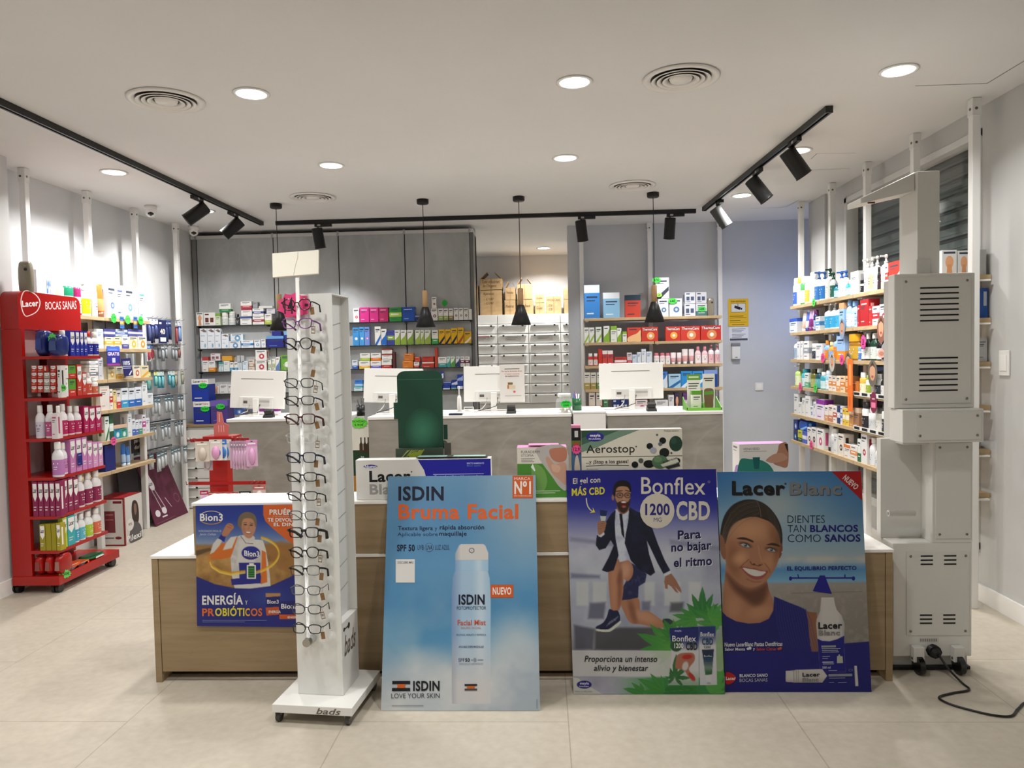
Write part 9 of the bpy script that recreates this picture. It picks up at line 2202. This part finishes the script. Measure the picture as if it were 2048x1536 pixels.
S = [('t', 'Lacer', 1465.5, 963.5, 1571.5, 992.5, '3f3a36', {'b': 0.05}), ('t', 'Lacer', 1464, 962, 1570, 991, '121316', {'b': 0.05}), ('o', 1571.5, 968, 2.2, 2.2, '3a3f44'), ('t', 'Blanc', 1581, 966, 1684.5, 992.5, '4a4f54', {'b': 0.045}), ('t', 'Blanc', 1579.5, 964.5, 1683, 991, '7f8284', {'b': 0.045}),
 ('p', [(1664, 943.5), (1722, 942), (1725, 1003)], 'b0171a'), ('t', 'NUEVO', 1684, 959, 1719, 971, 'f0e4de', {'b': 0.03, 'ang': 0.73}),
 ('t', 'DIENTES', 1575.5, 1032, 1650, 1047.5, '22344e', {'b': -0.008}), ('t', 'TAN', 1576, 1051.5, 1612, 1066, '22344e', {'b': -0.008}), ('t', 'BLANCOS', 1620.5, 1051.5, 1716, 1066, '1b1c72', {'b': 0.03}), ('t', 'COMO', 1576, 1070.5, 1642, 1086, '22344e', {'b': -0.008}), ('t', 'SANOS', 1650, 1070.5, 1721, 1086, '1b1c72', {'b': 0.03}),
 ('t', 'EL EQUILIBRIO PERFECTO', 1574.5, 1134.5, 1713, 1144, '1b1c78', {'b': 0.03}), ('l', [(1581, 1157.5), (1707, 1158.5)], 2.6, '1f2088'), ('o', 1581.5, 1158.5, 3, 4.2, '1f2088'), ('o', 1707, 1159.5, 3.2, 4.2, '1f2088'), ('l', [(1596, 1150), (1597.5, 1157)], 2, '1f2088'), ('l', [(1690, 1151), (1690, 1158)], 2, '1f2088'), ('p', [(1640, 1153), (1650, 1153), (1664, 1190), (1626, 1184)], '1d1e8a'),
 ('t', 'Lacer', 1637, 1246, 1684.5, 1259.5, '15161a', {'b': 0.035}), ('t', 'Blanc', 1637.5, 1262, 1680, 1272.5, '8a8684', {'b': 0.03}),
 ('r', 1643, 1292, 1672, 1296, '9a9ca4'), ('r', 1643.5, 1297.6, 1681, 1299, 'b4b8d0'), ('r', 1644, 1301, 1676, 1302.4, 'b4b8d0'), ('r', 1644, 1304.2, 1678, 1305.6, 'b4b8d0'), ('r', 1645, 1313, 1660, 1314.2, 'a8acc8'), ('r', 1645, 1317, 1656, 1318, 'a8acc8'), ('r', 1645, 1323.5, 1667, 1326, 'b4b8d0'), ('r', 1646, 1327.5, 1668, 1329, 'b4b8d0'), ('t', '500 ml', 1645, 1333, 1661, 1337.5, 'd6d8e4', {'b': 0.02}), ('p', [(1674, 1313), (1677, 1313), (1677, 1310), (1680, 1310), (1680, 1313), (1685, 1313.5), (1686, 1327), (1674, 1327)], 'b9bcae'),
 ('t', 'Nuevo LacerBlanc Pastas Dentífricas', 1449, 1283, 1565, 1291.5, 'e2e2e6', {'b': 0.02}), ('t', 'Sabor Menta', 1449.5, 1293.5, 1490, 1299.5, 'e2e2e6', {'b': 0.02}), ('o', 1496, 1296, 3, 2.4, 'e0e2e0'), ('o', 1500, 1295, 3, 3, 'e0e2e0'), ('t', 'y', 1506, 1295, 1510, 1300.5, 'e2e2e6', {'b': 0.02}), ('t', 'Sabor Citrus', 1513, 1294, 1552, 1300, 'c8482c', {'b': 0.02}), ('o', 1558, 1297, 3, 2.5, 'c8542c'), ('o', 1561.5, 1296, 2.4, 2.8, 'c8542c'),
 ('p', smooth_poly([(1452, 1342), (1457, 1341), (1466, 1345), (1472, 1353), (1466, 1361), (1457, 1365), (1452, 1363), (1450, 1353)]), 'c01c1c'), ('t', 'Lacer', 1451.5, 1350, 1471, 1356.5, 'f0e8e6', {'b': 0.03}), ('t', 'BLANCO SANO', 1479, 1345, 1535.5, 1351.5, 'e4e4ea', {'b': 0.03}), ('t', 'BOCAS SANAS', 1479, 1354, 1535, 1360.5, 'cfd0dc', {'b': -0.004}),
 ('t', 'Lacer', 1605, 1344.5, 1640, 1352.5, '18191c', {'b': 0.035}), ('t', 'Blanc', 1605, 1355, 1637, 1362, '8a8684', {'b': 0.03}), ('r', 1657, 1348, 1704, 1353, '8f93a4'), ('r', 1657, 1340.5, 1674, 1341.8, 'a8acc8'), ('r', 1658, 1355.5, 1690, 1356.6, 'a8acc8'), ('r', 1658, 1364, 1668, 1365, '9a9ec4'), ('r', 1676, 1364.4, 1693, 1365.6, '9a9ec4'), ('o', 1701, 1341, 4, 2.4, '9a9ec4'), ('o', 1701, 1341, 3.4, 1.9, '1c1c74')]
make_poster('blue seaside poster of a smiling woman with tied-back hair and a toothpaste bottle', Q, lean_quad(Q, 3.19, 3.285, UZ), 0.006, A, S, '8c9cb4', 0.7)
# --- 4: racing driver poster hanging on the front of the low unit
Q = [(391, 1012), (640, 1008), (642, 1255), (394, 1252)]
A = Art(Q, 210, 210)
A.vgrad([(1008, '26378c'), (1040, '2c4296'), (1070, '5a72a8'), (1086, '8597b4'), (1092, '9a7444'), (1120, 'a98049'), (1180, 'a07842'), (1255, '8a6636')])
dn = A.noise(22, 3)
A.blend(np.clip((A.Y-1095)/8, 0, 1)*np.clip((dn-0.5)*5, 0, 1), 'c79c5e', 0.7); A.blend(np.clip((A.Y-1095)/8, 0, 1)*np.clip((0.45-dn)*5, 0, 1), '7a5830', 0.7)
A.poly([(520, 1088), (560, 1082), (645, 1092), (645, 1160), (560, 1140)], '9a6c38', 4, 0.8, sm=False)
A.poly([(380, 1103), (420, 1095), (424, 1100), (392, 1112)], '5a4630', 2, 0.9, sm=False)
A.poly([(461, 1110), (463, 1078), (482, 1070), (500, 1078), (526, 1080), (532, 1098), (536, 1122), (540, 1150), (542, 1176), (470, 1178), (464, 1150)], 'd6d2cc', 0.7, sm=False)
A.blend(A.last*np.clip((A.noise(16, 7)-0.5)*5, 0, 1), 'a9a6a6', 0.5)
A.poly([(476, 1074), (462, 1076), (450, 1086), (441, 1086), (436, 1078), (428, 1088), (421, 1108), (424, 1118), (444, 1118), (462, 1114)], 'd4702a', 0.8, sm=False)
A.poly([(435, 1077), (446, 1078), (440, 1090), (428, 1104), (420, 1108), (426, 1088)], 'd2cec8', 0.8, sm=False); A.poly([(462, 1074), (474, 1072), (464, 1096), (446, 1100), (452, 1086)], 'd6d2cc', 0.9, sm=False)
A.poly([(437, 1076), (443, 1068), (452, 1072), (449, 1084)], '222c8c', 0.6, sm=False)
A.poly([(444, 1070), (449, 1056), (456, 1047), (465, 1048), (468, 1055), (463, 1061), (454, 1072)], 'b57a5c', 0.7); A.line([(455, 1053), (463, 1056)], 0.9, '7a4a36', 0.5); A.line([(458, 1049), (465, 1052)], 0.9, '7a4a36', 0.5)
A.poly([(478, 1125), (521, 1125), (523, 1166), (480, 1166)], '262a86', 0.6, sm=False); A.poly([(462, 1158), (524, 1150), (524, 1166), (464, 1170)], '262a86', 0.6, sm=False)
A.poly([(524, 1100), (532, 1104), (535, 1164), (522, 1168)], 'd4702a', 0.6, sm=False)
A.poly([(484, 1070), (508, 1072), (507, 1082), (490, 1080)], 'cfcac4', 0.6); A.line([(482, 1072), (492, 1086), (506, 1087)], 1.0, '3a3a40', 0.4)
A.poly([(482, 1046), (486, 1034), (496, 1029), (508, 1032), (513, 1044), (511, 1060), (504, 1074), (495, 1076), (486, 1066)], 'bb8668', 0.8)
fm = A.last.copy()
A.poly([(476, 1050), (477, 1036), (486, 1026), (498, 1024), (510, 1030), (514, 1044), (511, 1054), (507, 1040), (496, 1036), (486, 1040), (483, 1056), (480, 1056)], '75654f', 0.9)
A.ell(491, 1049, 3.4, 1.3, '3a2a22', 0.5); A.ell(503, 1050, 3.2, 1.3, '3a2a22', 0.5); A.line([(487, 1045.5), (494, 1045)], 1, '55402f', 0.5); A.line([(500, 1045.5), (507, 1047)], 1, '55402f', 0.5)
A.line([(498, 1050), (499, 1057), (495, 1058)], 1.0, '8a5a44', 0.6, 0.8); A.ell(497, 1065, 6.2, 2.6, '8a4a40', 0.3, 0.9, 0.1); A.ell(497, 1064.4, 5, 1.6, 'e2ddd6', 0.3, 1, 0.1); A.ell(488, 1058, 3, 6, '9a6248', 0.8, 0.5, 0, fm)
for dy, w, c in ((0, 3.0, 'e8b832'), (2.6, 1.6, 'f2d86a'), (-2.4, 1.4, 'c8902a')):
 pts = []
 for k in range(40):
  a = math.radians(-60+k*5.2)
  pts.append((489+70*math.cos(a)*0.99, 1110+dy+0.15*30*math.cos(a)*-1+38*math.sin(a)))
 A.line(pts[:26], w, c, 0.8, 0.9)
 pts = [(419, 1118+dy), (424, 1132+dy), (440, 1142+dy), (462, 1147+dy), (490, 1143+dy)]
 A.line(pts, w+0.6, c, 0.8, 0.9)
A.line([(418, 1108), (419, 1122)], 3, 'd8742a', 1.0, 0.9)
xs = np.array([380, 394, 430, 470, 500, 540, 580, 610, 650]); ys = np.array([1148, 1153, 1168, 1176, 1177, 1172, 1154, 1132, 1096])
A.blend(np.clip((A.Y-np.interp(A.X, xs, ys))/2.0+0.5, 0, 1), '252a7e', 1.0)
A.blend(np.exp(-((A.X-540)/45)**2-((A.Y-1195)/24)**2)*np.clip((A.Y-np.interp(A.X, xs, ys))/4, 0, 1), '35529c', 0.6)
A.poly([(527, 1005), (650, 1005), (650, 1092), (592, 1092), (572, 1078), (545, 1056), (531, 1042), (527, 1030)], 'd5642a', 0.9, sm=False)
A.poly([(533, 1188), (560, 1188), (561, 1228), (556, 1232), (536, 1232), (532, 1228)], '25266e', 0.6, sm=False); A.poly([(532, 1186), (561, 1186), (561, 1192), (532, 1194)], 'b88a5a', 0.5, sm=False); A.poly([(532, 1215), (561, 1213), (561, 1229), (533, 1231)], 'c85a2a', 0.5, sm=False)
A.poly([(558, 1204), (610, 1198), (612, 1238), (559, 1238)], '23246c', 0.6, sm=False); A.poly([(559, 1229), (612, 1229), (612, 1238), (559, 1238)], 'd05a26', 0.5, sm=False)
A.poly([(494, 1130), (499, 1129), (499, 1126), (508, 1126), (508, 1129), (512, 1130), (512, 1157), (494, 1157)], 'ecebe8', 0.5, sm=False); A.poly([(496.5, 1132), (510, 1132), (510, 1155), (496.5, 1155)], '2c5a2e', 0.4, sm=False)
for k in range(4):
 A.line([(497.5, 1137+4.6*k), (509, 1137+4.6*k)], 1.0, '3fae4a', 0.4)
A.ell(502, 1105.5, 18.5, 13.5, '2b308e', 0.05)
def arc(cx, cy, rx, ry, a0, a1, n=10):
 return [(cx+rx*math.cos(math.radians(a0+(a1-a0)*k/n)), cy+ry*math.sin(math.radians(a0+(a1-a0)*k/n))) for k in range(n+1)]
YL = 'e6d63c'
S = [('l', arc(423, 1035, 24, 13, 205, 320), 1.3, 'd8c8a0'), ('l', arc(423, 1035, 24, 13, 30, 150), 1.6, 'c8924a'), ('t', 'Bion3', 400, 1027, 446, 1042, 'efedea', {'b': 0.025}),
 ('t', 'PATROCINADOR OFICIAL DE', 397.5, 1060, 443, 1063.5, 'c8cde0', {'b': 0.01}), ('t', 'Jesús Calleja', 399, 1065.5, 432, 1071.5, 'c8cde0', {'sh': 0.3}),
 ('t', 'Bion3', 489, 1100, 519, 1111, 'ecebec', {'b': 0.025, 'slope': 0.08}), ('l', arc(503, 1106, 14, 7.5, 40, 140), 1.0, 'b89a6a'),
 ('t', 'ENERGÍA', 404.5, 1186, 486.5, 1209.5, 'eceae8', {'b': 0.05, 'slope': -0.01}), ('t', 'Y', 491, 1200.5, 495.5, 1209, 'eceae8', {'b': 0.01}),
 ('t', 'PR', 404.5, 1216.5, 429.5, 1232, 'e0702c', {'b': 0.05}), ('t', 'OBIÓTI', 430.5, 1211.5, 489.5, 1232, YL, {'b': 0.05}), ('t', 'C', 491, 1216, 500.5, 1232, 'e8b034', {'b': 0.05}), ('t', 'OS', 502, 1216, 525, 1232, 'e2702c', {'b': 0.05}),
 ('r', 405, 1240, 534, 1240.9, '8f97c4'), ('r', 405, 1243, 490, 1243.9, '8f97c4'),
 ('t', 'PRUÉBALO', 539.5, 1016, 612, 1029.5, 'f0e8e2', {'b': 0.035}), ('t', 'Y SI NO ESTÁS SATISFECHO', 546, 1031, 612, 1033.5, 'e8c4b0'), ('t', 'TE DEVOLVEMOS', 536, 1035.5, 618, 1043, 'f0e8e2', {'b': 0.035}), ('t', 'EL DINERO', 548, 1045, 612, 1052, 'f0e8e2', {'b': 0.035}),
 ('t', 'Bion3', 535, 1199, 558, 1207, 'e4e4ea', {'b': 0.02}), ('t', 'ENERGÍA', 538, 1219, 562, 1226, 'f0e4da', {'b': 0.03}), ('t', 'Bion3', 563, 1207, 596, 1217, 'ecebee', {'b': 0.02}), ('t', 'ENERGÍA', 576, 1231, 606, 1236.5, 'f0e4da', {'b': 0.03})]
P = [at_y(x, y, 3.288) for x, y in Q]
make_poster('blue and orange poster of a racing driver hung on the low oak unit', Q, P, 0.003, A, S, '3a4488', 0.85)
